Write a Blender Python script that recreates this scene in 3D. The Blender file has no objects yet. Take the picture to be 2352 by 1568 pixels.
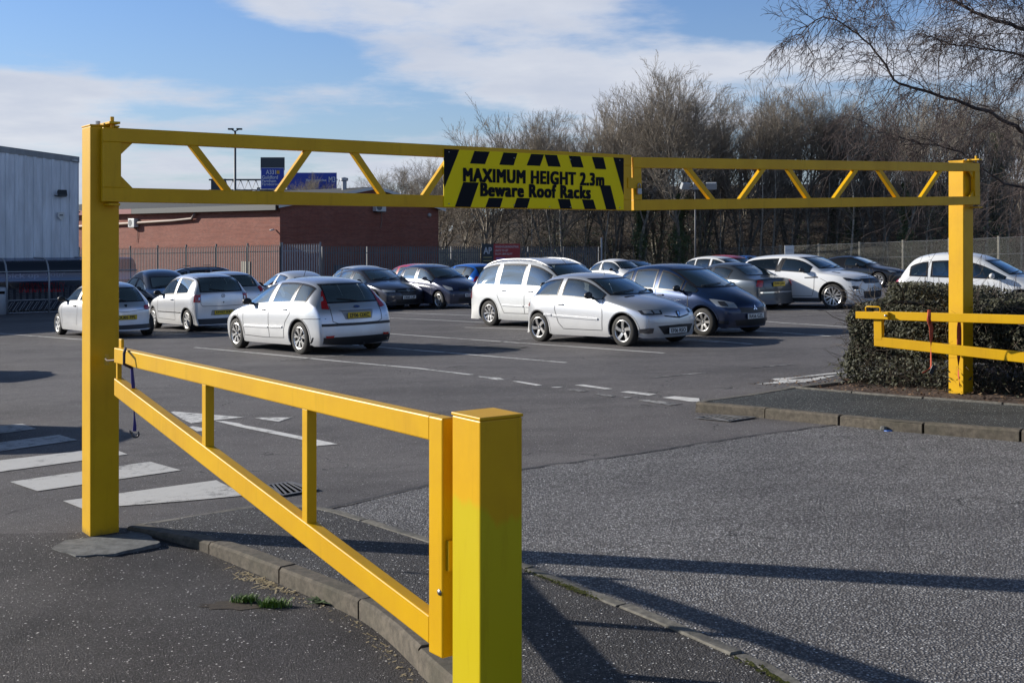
import bpy, bmesh, math, random
from mathutils import Vector, Matrix
from mathutils.bvhtree import BVHTree
R = math.radians
SC = bpy.context.scene
COL = SC.collection
# ---------------------------------------------------------------- camera, world, sun, exposure
FP = 2754.0                      # focal length in 2352-wide pixels
UC, VH = 1176.0, 545.0
EYE = 1.89
cam_d = bpy.data.cameras.new('camera'); cam = bpy.data.objects.new('camera', cam_d); COL.objects.link(cam)
cam.location = (0, 0, EYE); cam.rotation_euler = (R(90), 0, 0)
cam_d.sensor_width = 36; cam_d.lens = 36*FP/2352; cam_d.shift_y = -(784-VH)/2352
cam_d.clip_end = 3000; cam_d.clip_start = .05
SC.camera = cam
SUN_EL = 20.5
SDX, SDY = .948, -.318            # horizontal direction the shadows fall in
sun_d = bpy.data.lights.new('sun', 'SUN'); sun = bpy.data.objects.new('sun', sun_d); COL.objects.link(sun)
sun_d.energy = 5.0; sun_d.angle = R(.55); sun_d.color = (1, .945, .85)
_sd = Vector((SDX*math.cos(R(SUN_EL)), SDY*math.cos(R(SUN_EL)), -math.sin(R(SUN_EL))))
sun.rotation_euler = _sd.to_track_quat('-Z', 'Y').to_euler(); sun.location = (-20, 8, 20)
SC.view_settings.view_transform = 'Standard'; SC.view_settings.look = 'None'
SC.view_settings.gamma = 1; SC.view_settings.exposure = .45
SC.cycles.max_bounces = 7; SC.cycles.transparent_max_bounces = 24
SC.cycles.diffuse_bounces = 3; SC.cycles.glossy_bounces = 3
SC.cycles.caustics_reflective = False; SC.cycles.caustics_refractive = False
SC.cycles.sample_clamp_indirect = 4

class NT:
    """tiny node-tree helper"""
    def __init__(s, nt): s.nt = nt; nt.nodes.clear()
    def n(s, t, **k):
        nd = s.nt.nodes.new(t)
        for a, b in k.items():
            if a == 'i':
                for kk, v in b.items():
                    if isinstance(v, bpy.types.NodeSocket): s.nt.links.new(v, nd.inputs[kk])
                    else: nd.inputs[kk].default_value = v
            else: setattr(nd, a, b)
        return nd
    def m(s, op, a, b=0, c=None, clamp=False):
        i = {0: a, 1: b}
        if c is not None: i[2] = c
        return s.n('ShaderNodeMath', operation=op, use_clamp=clamp, i=i).outputs[0]
    def mix(s, f, a, b):
        nd = s.nt.nodes.new('ShaderNodeMix'); nd.data_type = 'RGBA'
        for k, v in ((0, f), (6, a), (7, b)):
            if isinstance(v, bpy.types.NodeSocket): s.nt.links.new(v, nd.inputs[k])
            else: nd.inputs[k].default_value = (*v, 1) if k and len(v) == 3 else v
        return nd.outputs[2]
    def noise(s, vec, scale, detail=4, rough=.55, w=None):
        nd = s.n('ShaderNodeTexNoise', i={'Vector': vec, 'Scale': scale, 'Detail': detail, 'Roughness': rough})
        return nd.outputs['Fac']
    def ramp(s, f, a, b):
        nd = s.n('ShaderNodeMapRange', i={0: f, 1: a, 2: b}); nd.clamp = True; nd.interpolation_type = 'SMOOTHSTEP'
        return nd.outputs[0]

world = bpy.data.worlds.new('World'); SC.world = world; world.use_nodes = True
w = NT(world.node_tree)
sky = w.n('ShaderNodeTexSky', sky_type='NISHITA', sun_disc=False)
sky.sun_elevation = R(SUN_EL); sky.sun_rotation = math.atan2(-SDX, -SDY)
sky.air_density = 1.25; sky.dust_density = .6; sky.ozone_density = 2.2; sky.altitude = 50
tc = w.n('ShaderNodeTexCoord'); D = tc.outputs['Generated']
sep = w.n('ShaderNodeSeparateXYZ', i={0: D})
zz = w.m('MAXIMUM', w.m('ADD', sep.outputs[2], .12), .05)
px = w.m('DIVIDE', sep.outputs[0], zz); py = w.m('DIVIDE', sep.outputs[1], zz)
pv = w.n('ShaderNodeCombineXYZ', i={0: px, 1: py, 2: 0.0}).outputs[0]
n1 = w.noise(pv, .62, 8, .62); n2 = w.noise(pv, 1.9, 5, .55)
cover = w.m('ADD', w.m('MULTIPLY', n1, .75), w.m('MULTIPLY', n2, .25))
def blob(dx, dz, rx, rz, amp):
    """a bank of cloud (or a gap) around the sky direction x/y = dx, z/y = dz"""
    qx = w.m('DIVIDE', sep.outputs[0], w.m('MAXIMUM', sep.outputs[1], .05)); qz = w.m('DIVIDE', sep.outputs[2], w.m('MAXIMUM', sep.outputs[1], .05))
    a = w.m('DIVIDE', w.m('SUBTRACT', qx, dx), rx); b = w.m('DIVIDE', w.m('SUBTRACT', qz, dz), rz)
    e = w.m('ADD', w.m('MULTIPLY', a, a), w.m('MULTIPLY', b, b))
    return w.m('MULTIPLY', w.m('EXPONENT', w.m('MULTIPLY', e, -1)), amp)
def uv2d(u, v): return (u-UC)/FP, (VH-v)/FP
acc = w.m('ADD', w.m('MULTIPLY', w.m('SUBTRACT', cover, .5), 2.1), .5)
for (u, v, ru, rv, amp) in SKY_BLOBS if 'SKY_BLOBS' in globals() else [
        (240, 70, 400, 120, -.16), (560, 150, 220, 70, -.10), (1760, 40, 190, 90, -.14), (800, 240, 200, 50, -.06),
        (1080, 40, 460, 90, .26), (1280, 200, 430, 90, .27), (620, 15, 110, 45, .20), (60, 290, 190, 50, .30), (150, 200, 330, 55, .26), (1750, 150, 330, 50, .24),
        (560, 380, 900, 60, .20), (1950, 140, 330, 70, .16), (2250, 40, 200, 90, .12), (720, 220, 110, 16, .08)]:
    dx, dz = uv2d(u, v)
    acc = w.m('ADD', acc, blob(dx, dz, ru/FP, rv/FP, amp))
cm = w.ramp(acc, .47, .76)
den = w.ramp(w.m('ADD', n2, w.m('MULTIPLY', n1, .5)), .45, 1.0)
ccol = w.mix(den, (8.4, 8.6, 9.2), (6.2, 6.7, 7.9))
# thin haze whitening the sky towards the horizon
hz = w.m('MULTIPLY', w.m('EXPONENT', w.m('MULTIPLY', sep.outputs[2], -10.0)), .60)
skyt = w.mix(1.0, sky.outputs[0], sky.outputs[0])
tint = w.n('ShaderNodeMix', data_type='RGBA', blend_type='MULTIPLY')
tint.inputs[0].default_value = 1.0
w.nt.links.new(sky.outputs[0], tint.inputs[6]); tint.inputs[7].default_value = (.68, .96, 1.55, 1)
base = w.mix(hz, tint.outputs[2], (7.0, 7.7, 8.9))
fin = w.mix(w.m('MULTIPLY', cm, .93), base, ccol)
# overhead sky, above the view, darkened to weaken the fill light
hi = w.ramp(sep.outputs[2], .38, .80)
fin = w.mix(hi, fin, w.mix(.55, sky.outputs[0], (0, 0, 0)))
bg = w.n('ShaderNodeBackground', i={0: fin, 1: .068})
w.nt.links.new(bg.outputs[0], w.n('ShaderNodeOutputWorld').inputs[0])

# ---------------------------------------------------------------- helpers
def G(x, y): return .025*x - .0125*y
def at(u, v, d): return Vector(((u-UC)/FP*d, d, EYE-(v-VH)/FP*d))
def gp(u, v, dz=0.0):
    d = (EYE-dz)/(((v-VH)+.025*(u-UC))/FP-.0125)
    x = (u-UC)/FP*d
    return Vector((x, d, G(x, d)+dz))
MATS = {}
def mat(name, col=(.5, .5, .5), rough=.5, metal=0, build=None, **kw):
    if name in MATS: return MATS[name]
    m = bpy.data.materials.new(name); m.use_nodes = True; t = NT(m.node_tree)
    out = t.n('ShaderNodeOutputMaterial')
    p = t.n('ShaderNodeBsdfPrincipled', i={'Base Color': (*col, 1), 'Roughness': rough, 'Metallic': metal})
    for k, v in kw.items(): p.inputs[k.replace('_', ' ')].default_value = v
    m.node_tree.links.new(p.outputs[0], out.inputs[0])
    if build: build(t, p, out)
    MATS[name] = m; return m
def ocoord(t): return t.n('ShaderNodeTexCoord').outputs['Object']
def gcoord(t): return t.n('ShaderNodeNewGeometry').outputs['Position']

def tag(o, label=None, cat=None, group=None, kind=None):
    if label: o['label'] = label
    if cat: o['category'] = cat
    if group: o['group'] = group
    if kind: o['kind'] = kind
    return o
def empty(name, loc=(0, 0, 0), rz=0):
    o = bpy.data.objects.new(name, None); COL.objects.link(o); o.location = loc; o.rotation_euler = (0, 0, rz)
    o.empty_display_size = .2; return o
class MB:
    def __init__(s): s.v = []; s.f = []; s.mi = []
    def add(s, vs, fs, mi=0):
        b = len(s.v); s.v += [tuple(v) for v in vs]; s.f += [tuple(b+i for i in f) for f in fs]; s.mi += [mi]*len(fs); return s
    def box(s, c, sx, sy, sz, M=None, mi=0):
        """box centred on c; M a 3x3/4x4 rotation"""
        vs = [Vector((x*sx/2, y*sy/2, z*sz/2)) for x in (-1, 1) for y in (-1, 1) for z in (-1, 1)]
        if M is not None: vs = [M @ v for v in vs]
        c = Vector(c); vs = [v+c for v in vs]
        return s.add(vs, [(0, 1, 3, 2), (4, 6, 7, 5), (0, 4, 5, 1), (2, 3, 7, 6), (0, 2, 6, 4), (1, 5, 7, 3)], mi)
    def bar(s, a, b, wid, hgt, up=Vector((0, 0, 1)), mi=0):
        """rectangular bar from a to b; hgt along 'up', wid across"""
        a = Vector(a); b = Vector(b); d = (b-a); L = d.length; d.normalize()
        sd = d.cross(up).normalized(); u2 = sd.cross(d)
        M = Matrix((d, sd, u2)).transposed()
        return s.box((a+b)/2, L, wid, hgt, M, mi)
    def tube(s, pts, rad, n=8, mi=0, cap=True):
        pts = [Vector(p) for p in pts]
        if not hasattr(rad, '__len__'): rad = [rad]*len(pts)
        b = len(s.v); prev = None
        for i, p in enumerate(pts):
            d = (pts[min(i+1, len(pts)-1)]-pts[max(i-1, 0)])
            if d.length < 1e-9: d = Vector((0, 0, 1))
            d.normalize()
            x = prev if prev is not None else (Vector((0, 0, 1)) if abs(d.z) < .9 else Vector((1, 0, 0)))
            x = (x-d*x.dot(d)).normalized(); prev = x; y = d.cross(x)
            for k in range(n):
                a = 2*math.pi*k/n; s.v.append(tuple(p+(x*math.cos(a)+y*math.sin(a))*rad[i]))
        for i in range(len(pts)-1):
            for k in range(n):
                k2 = (k+1) % n; s.f.append((b+i*n+k, b+i*n+k2, b+(i+1)*n+k2, b+(i+1)*n+k)); s.mi.append(mi)
        if cap and n > 2:
            s.f.append(tuple(b+k for k in range(n))[::-1]); s.f.append(tuple(b+(len(pts)-1)*n+k for k in range(n))); s.mi += [mi, mi]
        return s
    def lathe(s, prof, c=(0, 0, 0), axis='z', n=24, mi=0, M=None):
        """prof = [(r, h)...] revolved"""
        b = len(s.v); c = Vector(c)
        for (r, h) in prof:
            for k in range(n):
                a = 2*math.pi*k/n
                if axis == 'z': p = Vector((r*math.cos(a), r*math.sin(a), h))
                elif axis == 'y': p = Vector((r*math.cos(a), h, r*math.sin(a)))
                else: p = Vector((h, r*math.cos(a), r*math.sin(a)))
                if M is not None: p = M @ p
                s.v.append(tuple(c+p))
        for i in range(len(prof)-1):
            for k in range(n):
                k2 = (k+1) % n; s.f.append((b+i*n+k, b+i*n+k2, b+(i+1)*n+k2, b+(i+1)*n+k)); s.mi.append(mi)
        return s
    def prism(s, poly, h0, h1, mi=0):
        """poly of 3D points extruded from h0 to h1 in z (relative)"""
        n = len(poly); a = [Vector(p)+Vector((0, 0, h0)) for p in poly]; b = [Vector(p)+Vector((0, 0, h1)) for p in poly]
        return s.add(a+b, [tuple(range(n))[::-1], tuple(range(n, 2*n))]+[(i, (i+1) % n, n+(i+1) % n, n+i) for i in range(n)], mi)
    def build(s, name, mats, parent=None, smooth=False, bevel=0, loc=None, fix=True):
        me = bpy.data.meshes.new(name); me.from_pydata(s.v, [], s.f)
        if not isinstance(mats, (list, tuple)): mats = [mats]
        for m in mats: me.materials.append(m)
        if len(mats) > 1: me.polygons.foreach_set('material_index', s.mi)
        if fix:
            bm = bmesh.new(); bm.from_mesh(me); bmesh.ops.recalc_face_normals(bm, faces=bm.faces); bm.to_mesh(me); bm.free()
        if smooth:
            me.polygons.foreach_set('use_smooth', [True]*len(me.polygons))
            if smooth == 'auto':
                me.set_sharp_from_angle(angle=R(35))
        o = bpy.data.objects.new(name, me); COL.objects.link(o)
        if loc is not None:
            o.location = loc
        if parent: o.parent = parent
        if bevel:
            b = o.modifiers.new('bevel', 'BEVEL'); b.width = bevel; b.segments = 2; b.limit_method = 'ANGLE'; b.angle_limit = R(40)
        me.update(); return o
_tc = {}
def text_mesh(body, size=1.0, bold=.0, extrude=.002, align='CENTER', space=1.0):
    key = (body, size, bold, extrude, align, space)
    if key in _tc: return _tc[key]
    cu = bpy.data.curves.new('lettering', 'FONT'); cu.body = body; cu.size = size; cu.offset = bold; cu.extrude = extrude
    cu.align_x = align; cu.align_y = 'CENTER'; cu.space_character = space; cu.resolution_u = 3
    o = bpy.data.objects.new('lettering', cu); COL.objects.link(o)
    me = bpy.data.meshes.new_from_object(o.evaluated_get(bpy.context.evaluated_depsgraph_get()))
    bpy.data.objects.remove(o); bpy.data.curves.remove(cu); _tc[key] = me; return me
def text(body, M, width=None, height=None, mt=None, parent=None, name='lettering', bold=.0, extrude=.002, align='CENTER', space=1.0):
    """lettering in the local xy plane of the 4x4 matrix M, scaled to width x height (cap height)"""
    me = text_mesh(body, 1.0, 0.0, 0.0, align, space).copy()
    if bold:            # thicken by overlaying slightly shifted copies, each a hair prouder than the last
        bm = bmesh.new(); k = 0
        for dx in (-1, 0, 1):
            for dy in (-.6, 0, .6):
                q = me.copy(); q.transform(Matrix.Translation((dx*bold*1.25, dy*bold, 0))); n0 = len(bm.verts); bm.from_mesh(q); bm.verts.ensure_lookup_table()
                for v in bm.verts[n0:]: v.co.z = k*.00008
                k += 1; bpy.data.meshes.remove(q)
        bm.to_mesh(me); bm.free()
    xs = [v.co.x for v in me.vertices]; ys = [v.co.y for v in me.vertices]
    sx = width/(max(xs)-min(xs)) if width else None; sy = height/(max(ys)-min(ys)) if height else None
    sx = sx or sy; sy = sy or sx
    cx = (max(xs)+min(xs))/2 if align == 'CENTER' else min(xs); cy = (max(ys)+min(ys))/2
    for v in me.vertices: v.co = M @ Vector(((v.co.x-cx)*sx, (v.co.y-cy)*sy, v.co.z))
    if mt: me.materials.clear(); me.materials.append(mt)
    o = bpy.data.objects.new(name, me); COL.objects.link(o)
    if parent: o.parent = parent
    return o
def frame(o, xd, yd):
    xd = Vector(xd).normalized(); yd = Vector(yd).normalized(); zd = xd.cross(yd)
    M = Matrix((xd, yd, zd)).transposed().to_4x4(); M.translation = Vector(o); return M
# ---------------------------------------------------------------- materials of the setting
def asphalt(name, dark, light, scale=120, chip=.35, rough=.88, stain=.35, fleck=0.0, fleck_col=(.5, .5, .48), bump=.5, near_dark=False):
    def b(t, p, out):
        c = ocoord(t)
        v = t.n('ShaderNodeTexVoronoi', i={'Vector': c, 'Scale': scale}); v.feature = 'F1'
        rnd = t.n('ShaderNodeSeparateColor', i={0: v.outputs['Color']})
        stone = t.ramp(rnd.outputs[0], 1-chip-.25, 1-chip+.30)
        shape = t.ramp(v.outputs['Distance'], .62, .25)
        f = t.m('MULTIPLY', stone, shape)
        fine = t.noise(c, scale*1.4, 3, .7)
        f = t.m('ADD', f, t.m('MULTIPLY', t.m('SUBTRACT', fine, .5), .45), clamp=True)
        big = t.noise(c, .35, 5, .6); mid = t.noise(c, 2.6, 5, .65)
        st = t.n('ShaderNodeMapping', i={'Vector': c}); st.inputs['Rotation'].default_value = (0, 0, R(-52)); st.inputs['Scale'].default_value = (.35, 2.2, 1)
        lane = t.noise(st.outputs[0], .5, 4, .55)
        k = t.m('ADD', t.m('MULTIPLY', big, .5), t.m('ADD', t.m('MULTIPLY', mid, .3), t.m('MULTIPLY', lane, .35)))
        k = t.ramp(k, .42, .74)
        ck = t.n('ShaderNodeTexVoronoi', i={'Vector': t.n('ShaderNodeVectorMath', operation='ADD', i={0: c, 1: t.n('ShaderNodeTexNoise', i={'Vector': c, 'Scale': 1.2, 'Detail': 5}).outputs['Color']}).outputs[0], 'Scale': .42}); ck.feature = 'DISTANCE_TO_EDGE'
        crack = t.m('MULTIPLY', t.m('LESS_THAN', ck.outputs['Distance'], .0022), t.m('GREATER_THAN', big, .52))
        patch = t.ramp(t.noise(c, .9, 2, .4), .585, .60)
        col = t.mix(f, dark, light)
        col2 = t.mix(t.m('MULTIPLY', t.m('SUBTRACT', 1.0, k), stain*1.25), col, tuple(x*.38 for x in dark))
        pale = t.mix(t.m('MULTIPLY', k, .20), col2, (.17, .165, .16))
        pale = t.mix(t.m('MULTIPLY', patch, .28), pale, tuple(x*1.1 for x in dark))
        pale = t.mix(t.m('MULTIPLY', crack, .8), pale, (.012, .012, .012))
        if fleck:
            v2 = t.n('ShaderNodeTexVoronoi', i={'Vector': c, 'Scale': 34}); r2 = t.n('ShaderNodeSeparateColor', i={0: v2.outputs['Color']})
            v3 = t.n('ShaderNodeTexVoronoi', i={'Vector': c, 'Scale': 90}); r3 = t.n('ShaderNodeSeparateColor', i={0: v3.outputs['Color']})
            g = t.m('MULTIPLY', t.m('GREATER_THAN', r2.outputs[0], 1-fleck), t.m('LESS_THAN', v2.outputs['Distance'], .20))
            g3 = t.m('MULTIPLY', t.m('GREATER_THAN', r3.outputs[0], 1-fleck*.45), t.m('LESS_THAN', v3.outputs['Distance'], .26))
            pale = t.mix(t.m('MAXIMUM', g, g3), pale, fleck_col)
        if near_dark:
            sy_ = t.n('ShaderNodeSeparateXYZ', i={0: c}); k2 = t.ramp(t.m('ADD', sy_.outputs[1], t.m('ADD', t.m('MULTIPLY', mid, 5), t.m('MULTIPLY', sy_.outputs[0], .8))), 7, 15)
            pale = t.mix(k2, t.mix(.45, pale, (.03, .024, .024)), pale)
        t.nt.links.new(pale, p.inputs['Base Color'])
        ro = t.m('SUBTRACT', rough, t.m('MULTIPLY', stone, .2)); t.nt.links.new(ro, p.inputs['Roughness'])
        bp = t.n('ShaderNodeBump', i={'Strength': bump, 'Distance': .008, 'Height': t.m('ADD', shape, t.m('MULTIPLY', fine, .6))})
        t.nt.links.new(bp.outputs[0], p.inputs['Normal'])
    return mat(name, dark, rough, build=b, Specular_IOR_Level=.45)
M_PARK = asphalt('asphalt_car_park', (.104, .094, .094), (.27, .255, .25), 120, .45, stain=.48, fleck=.12, bump=.5, near_dark=True)
M_ROAD = asphalt('asphalt_chippings', (.094, .089, .092), (.54, .53, .53), 66, .55, stain=.42, fleck=.14, fleck_col=(.7, .7, .72), bump=1.0)
M_PATH = asphalt('asphalt_footpath', (.026, .020, .020), (.092, .074, .070), 100, .38, stain=.6, fleck=.17, fleck_col=(.58, .55, .53), bump=.9)
M_ISL = asphalt('asphalt_island', (.027, .024, .025), (.125, .115, .115), 85, .42, stain=.35, fleck=.28, fleck_col=(.58, .57, .56), bump=.9)
M_PAVE = asphalt('asphalt_dark_pavement', (.018, .021, .021), (.034, .038, .039), 100, .3, stain=.2, fleck=.34, fleck_col=(.50, .54, .52), bump=.5)
def worn(name, col, cover=.40, sc=11, under=(.06, .058, .057)):
    def b(t, p, out):
        c = ocoord(t); n = t.noise(c, sc, 7, .72); n2 = t.noise(c, 120, 2, .5); n3 = t.noise(c, 1.3, 3, .5)
        k = t.m('ADD', t.m('MULTIPLY', n, .6), t.m('ADD', t.m('MULTIPLY', n2, .25), t.m('MULTIPLY', n3, .3)))
        f = t.ramp(k, cover+.02, cover+.16)
        a = t.mix(t.noise(c, 30, 4), tuple(x*.8 for x in col), col)
        t.nt.links.new(t.mix(f, under, a), p.inputs['Base Color'])
        bp = t.n('ShaderNodeBump', i={'Strength': .4, 'Distance': .004, 'Height': n2}); t.nt.links.new(bp.outputs[0], p.inputs['Normal'])
    return mat(name, col, .75, build=b)
M_WHITE = worn('worn_white_line', (.66, .655, .64), .42)
M_ZEBRA = worn('worn_zebra_paint', (.52, .515, .50), .41, 9, (.10, .098, .095))
M_FAINT = worn('faint_white_line', (.40, .395, .385), .50)
def concrete(name, col, sc=14, moss=None):
    def b(t, p, out):
        c = ocoord(t); n = t.noise(c, sc, 8, .7); n2 = t.noise(c, 3, 4, .6)
        a = t.mix(t.ramp(n, .3, .7), tuple(x*.55 for x in col), tuple(min(1, x*1.25) for x in col))
        a = t.mix(t.m('MULTIPLY', t.ramp(n2, .45, .75), .6), a, moss or tuple(x*.5 for x in col))
        t.nt.links.new(a, p.inputs['Base Color'])
        bp = t.n('ShaderNodeBump', i={'Strength': .6, 'Distance': .01, 'Height': n}); t.nt.links.new(bp.outputs[0], p.inputs['Normal'])
    return mat(name, col, .9, build=b)
M_KERB = concrete('kerb_stone', (.115, .096, .072), 16, (.065, .06, .04))
M_EDGE = concrete('edging_stone', (.15, .14, .12), 18, (.06, .058, .05))
M_CONC = concrete('post_footing', (.13, .132, .128), 14, (.05, .047, .044))
M_SOIL = concrete('soil', (.075, .048, .035), 22, (.03, .02, .016))
M_BLACK = mat('opening_shade_black', (.004, .004, .005), 1.0, Specular_IOR_Level=0)  # near-black colour painted in for the unlit inside of openings
M_IRON = mat('cast_iron', (.13, .13, .135), .6, .2)

# ---------------------------------------------------------------- ground sheets
def P3(p, dz=0.0): return Vector((p[0], p[1], G(p[0], p[1])+dz))
kerbL = [gp(u, v) for u, v in [(306, 1211), (469, 1239), (560, 1268), (792, 1355), (866, 1388), (928, 1434), (1002, 1501), (1041, 1534)]]
kd = (kerbL[-1]-kerbL[-2]).normalized()
for k in (1.0, 2.5, 6.0): kerbL.append(P3(kerbL[7]+kd*k))
# footpath drops away from the kerb line; flush at the barrier post
drop = [0.0, -.05, -.07, -.085, -.09, -.095, -.10, -.10, -.10, -.10, -.10]
left = [gp(u, v) for u, v in [(180, 1222), (0, 1225), (-300, 1228), (-900, 1240)]]
far_l = P3((-30, 6)); 
def sheet(name, polys, m, dz=0.0, kind='structure', zf=None):
    mb = MB()
    for poly in polys: mb.add([Vector((p[0], p[1], (zf(p) if zf else G(p[0], p[1]))+dz)) for p in poly], [tuple(range(len(poly)))])
    o = mb.build(name, m); bm = bmesh.new(); bm.from_mesh(o.data)
    bmesh.ops.triangulate(bm, faces=bm.faces, ngon_method='EAR_CLIP'); bmesh.ops.recalc_face_normals(bm, faces=bm.faces)
    for f in bm.faces:
        if f.normal.z < 0: f.normal_flip()
    bm.to_mesh(o.data); bm.free(); return tag(o, kind=kind)
bound = [P3(kerbL[-1])]+[P3(p) for p in kerbL[::-1][1:]]+[P3(p) for p in left]+[far_l]
# main ground: everything beyond the kerb line
main = [(p.x, p.y) for p in bound]+[(-90, 6), (-700, 6), (-900, 1500), (900, 1500), (900, -60), (60, -60), (kerbL[-1].x, -60)]
def zmain(p):                     # the car park flattens out far away
    x, y = p[0], p[1]
    return G(x, y) if abs(x) < 80 and y < 130 else G(max(-60, min(60, x)), min(y, 110))
near_l = kerbL
car = [(p.x, p.y) for p in bound]+[(-60, 6), (-60, 110), (60, 110), (60, -20), (kerbL[-1].x, -20)]
sheet('ground', [car], M_PARK, 0)
M_GRASS = mat('far_ground', (.05, .055, .03), .95)
far = MB()
far.add([(-60, -40, -.6), (-60, 6, G(-60, 6)), (-60, 110, G(-60, 110)), (60, 110, G(60, 110)), (60, -20, G(60, -20)),
         (-1200, -40, -.7), (-1200, 6, -3), (-1500, 1600, -3), (1500, 1600, -3), (1200, -20, 1.2)],
        [(1, 6, 7, 2), (2, 7, 8, 3), (3, 8, 9, 4), (0, 5, 6, 1)])
tag(far.build('distant_ground', M_GRASS), kind='structure')
fp = MB(); n = len(kerbL)
for i, p in enumerate(kerbL): fp.v.append((p.x, p.y, G(p.x, p.y)+drop[i]))
rest = [(p.x, p.y, G(p.x, p.y)) for p in left]+[(-30, 6, G(-30, 6)), (-60, 6, G(-60, 6)), (-60, -25, -.9), (-10, -12, -.35), (-4, 1, -.22), (-3, 4, -.2), (-2.6, 6, -.19)]
b = len(fp.v); fp.v += rest
c1, c2, c3, c4 = b+7, b+8, b+9, b+10     # (-10,-12) (-4,1) (-3,4) (-2.6,6)
fp.f = [(0, 1, 2, 3, c4), (3, 4, 5, c3, c4), (5, 6, 7, 8, c2, c3), (8, 9, 10, c1, c2), (b, 0, c4), (b, c4, c3, b+1), (b+1, c3, c2, b+2), (b+2, c2, c1, b+3), (b+3, c1, b+6, b+5, b+4)]
fp.mi = [0]*len(fp.f)
o = fp.build('footpath', M_PATH)
bm = bmesh.new(); bm.from_mesh(o.data); bmesh.ops.triangulate(bm, faces=bm.faces)
for f in bm.faces:
    if f.normal.z < 0: f.normal_flip()
bm.to_mesh(o.data); bm.free(); tag(o, kind='structure')
# chippings road at the right and the dark island triangle behind the kerb
edgeR = [gp(u, v) for u, v in [(661, 1160), (759, 1173), (1002, 1250), (1202, 1303), (1302, 1342), (1507, 1424), (1762, 1536), (1813, 1567)]]
ed = (edgeR[-1]-edgeR[-2]).normalized(); edgeR += [P3(edgeR[-1]+ed*1.5), P3(edgeR[-1]+ed*5)]
edgeL = [gp(u, v) for u, v in [(314, 1208), (595, 1163), (661, 1160)]]
road = edgeR[1:]+[P3((14, -6)), P3((40, -3)), P3((40, 9))]+[gp(u, v) for u, v in [(2700, 1046), (2352, 1016), (2100, 992), (1925, 975), (1720, 1003), (1400, 1052), (1200, 1078), (1000, 1113)]]
sheet('road', [[(p.x, p.y) for p in road]], M_ROAD, .004)
isl = edgeL+edgeR[1:]+[P3(kerbL[-1])]+[P3(p) for p in kerbL[::-1][1:]]
sheet('pavement_island', [[(p.x, p.y) for p in isl]], M_ISL, .008)
def ribbon(pts, wid, dz):
    mb = MB(); n = len(pts)
    for i, p in enumerate(pts):
        d = (pts[min(i+1, n-1)]-pts[max(i-1, 0)]); d.z = 0; d.normalize(); s = Vector((-d.y, d.x, 0))*wid/2
        for q in (p+s, p-s): mb.v.append((q.x, q.y, G(q.x, q.y)+dz))
    for i in range(n-1): mb.f.append((2*i, 2*i+1, 2*i+3, 2*i+2)); mb.mi.append(0)
    return mb
def seglen(pts):
    L = [0]
    for i in range(1, len(pts)): L.append(L[-1]+(pts[i]-pts[i-1]).length)
    return L
def along(pts, s):
    L = seglen(pts)
    for i in range(1, len(pts)):
        if s <= L[i] or i == len(pts)-1:
            t = (s-L[i-1])/max(1e-6, L[i]-L[i-1]); return pts[i-1].lerp(pts[i], t)
rnd = random.Random(5)
def stones(name, pts, L, wid, top, bot, m, gap=.012, cham=.015, dropf=None):
    """row of kerb stones along a polyline, each a chamfered block; one run of kerb is one object"""
    mb = MB(); T = seglen(pts)[-1]; s = 0
    while s < T-.05:
        e = min(s+L, T); a, b_ = along(pts, s+gap), along(pts, e-gap); d = (b_-a); d.z = 0
        if d.length < .05: break
        d.normalize(); sd = Vector((-d.y, d.x, 0)); j = rnd.uniform(-.008, .008); jz = rnd.uniform(-.006, .006)
        nseg = 5
        for k in range(nseg+1):
            p = along(pts, s+gap+(e-s-2*gap)*k/nseg); z = G(p.x, p.y)+jz
            prof = [(-wid/2, bot), (-wid/2, top-cham), (-wid/2+cham, top), (wid/2-cham, top), (wid/2, top-cham), (wid/2, bot)]
            for (o_, h) in prof:
                q = p+sd*(o_+j); mb.v.append((q.x, q.y, z+h+rnd.uniform(-.002, .002)))
            if k:
                b0 = len(mb.v)-12
                for r_ in range(5): mb.f.append((b0+r_, b0+r_+1, b0+r_+7, b0+r_+6)); mb.mi.append(0)
        b0 = len(mb.v)-6*(nseg+1); mb.f.append(tuple(b0+r_ for r_ in range(6))); mb.f.append(tuple(len(mb.v)-6+r_ for r_ in range(6))); mb.mi += [0, 0]
        s = e
    o = mb.build(name, m, smooth='auto'); return tag(o, kind='structure')
stones('footpath_kerb', [P3(p) for p in kerbL[:9]], .92, .13, .016, -.22, M_KERB)
stones('island_edging', [P3(p) for p in edgeR], .92, .075, .014, -.05, M_EDGE, cham=.006)
stones('crossing_edging', [P3(p) for p in edgeL], .92, .07, .013, -.05, M_EDGE, cham=.006)
# right-hand pavement, its kerb, the planting bed
KH = .105
kR = [gp(u, v, KH) for u, v in [(1596, 925), (1735, 936), (1884, 950), (2046, 966), (2236, 981), (2352, 990)]]
kdir = (kR[-1]-kR[-2]).normalized(); kR += [kR[-1]+kdir*3, kR[-1]+kdir*9]
backL = [gp(u, v, KH) for u, v in [(1596, 922), (1610, 919), (1727, 904), (1814, 889), (1900, 878), (1985, 868)]]
bdir = (backL[-1]-backL[-2]).normalized(); backL += [backL[-1]+bdir*4, backL[-1]+bdir*9]
inner = [gp(u, v, KH) for u, v in [(1814, 889), (2000, 905), (2200, 920), (2352, 931)]]
idir = (inner[-1]-inner[-2]).normalized(); inner += [inner[-1]+idir*5, inner[-1]+idir*9]
def zk(p): return G(p[0], p[1])
sheet('pavement', [[(p.x, p.y) for p in [backL[1], backL[2]]+inner+kR[::-1][:-1]]], M_PAVE, KH-.004)
bed = [inner[0]]+[p for p in backL[4:]]+[backL[-1]+Vector((8, 2, 0))]+inner[::-1][:-1]
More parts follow.
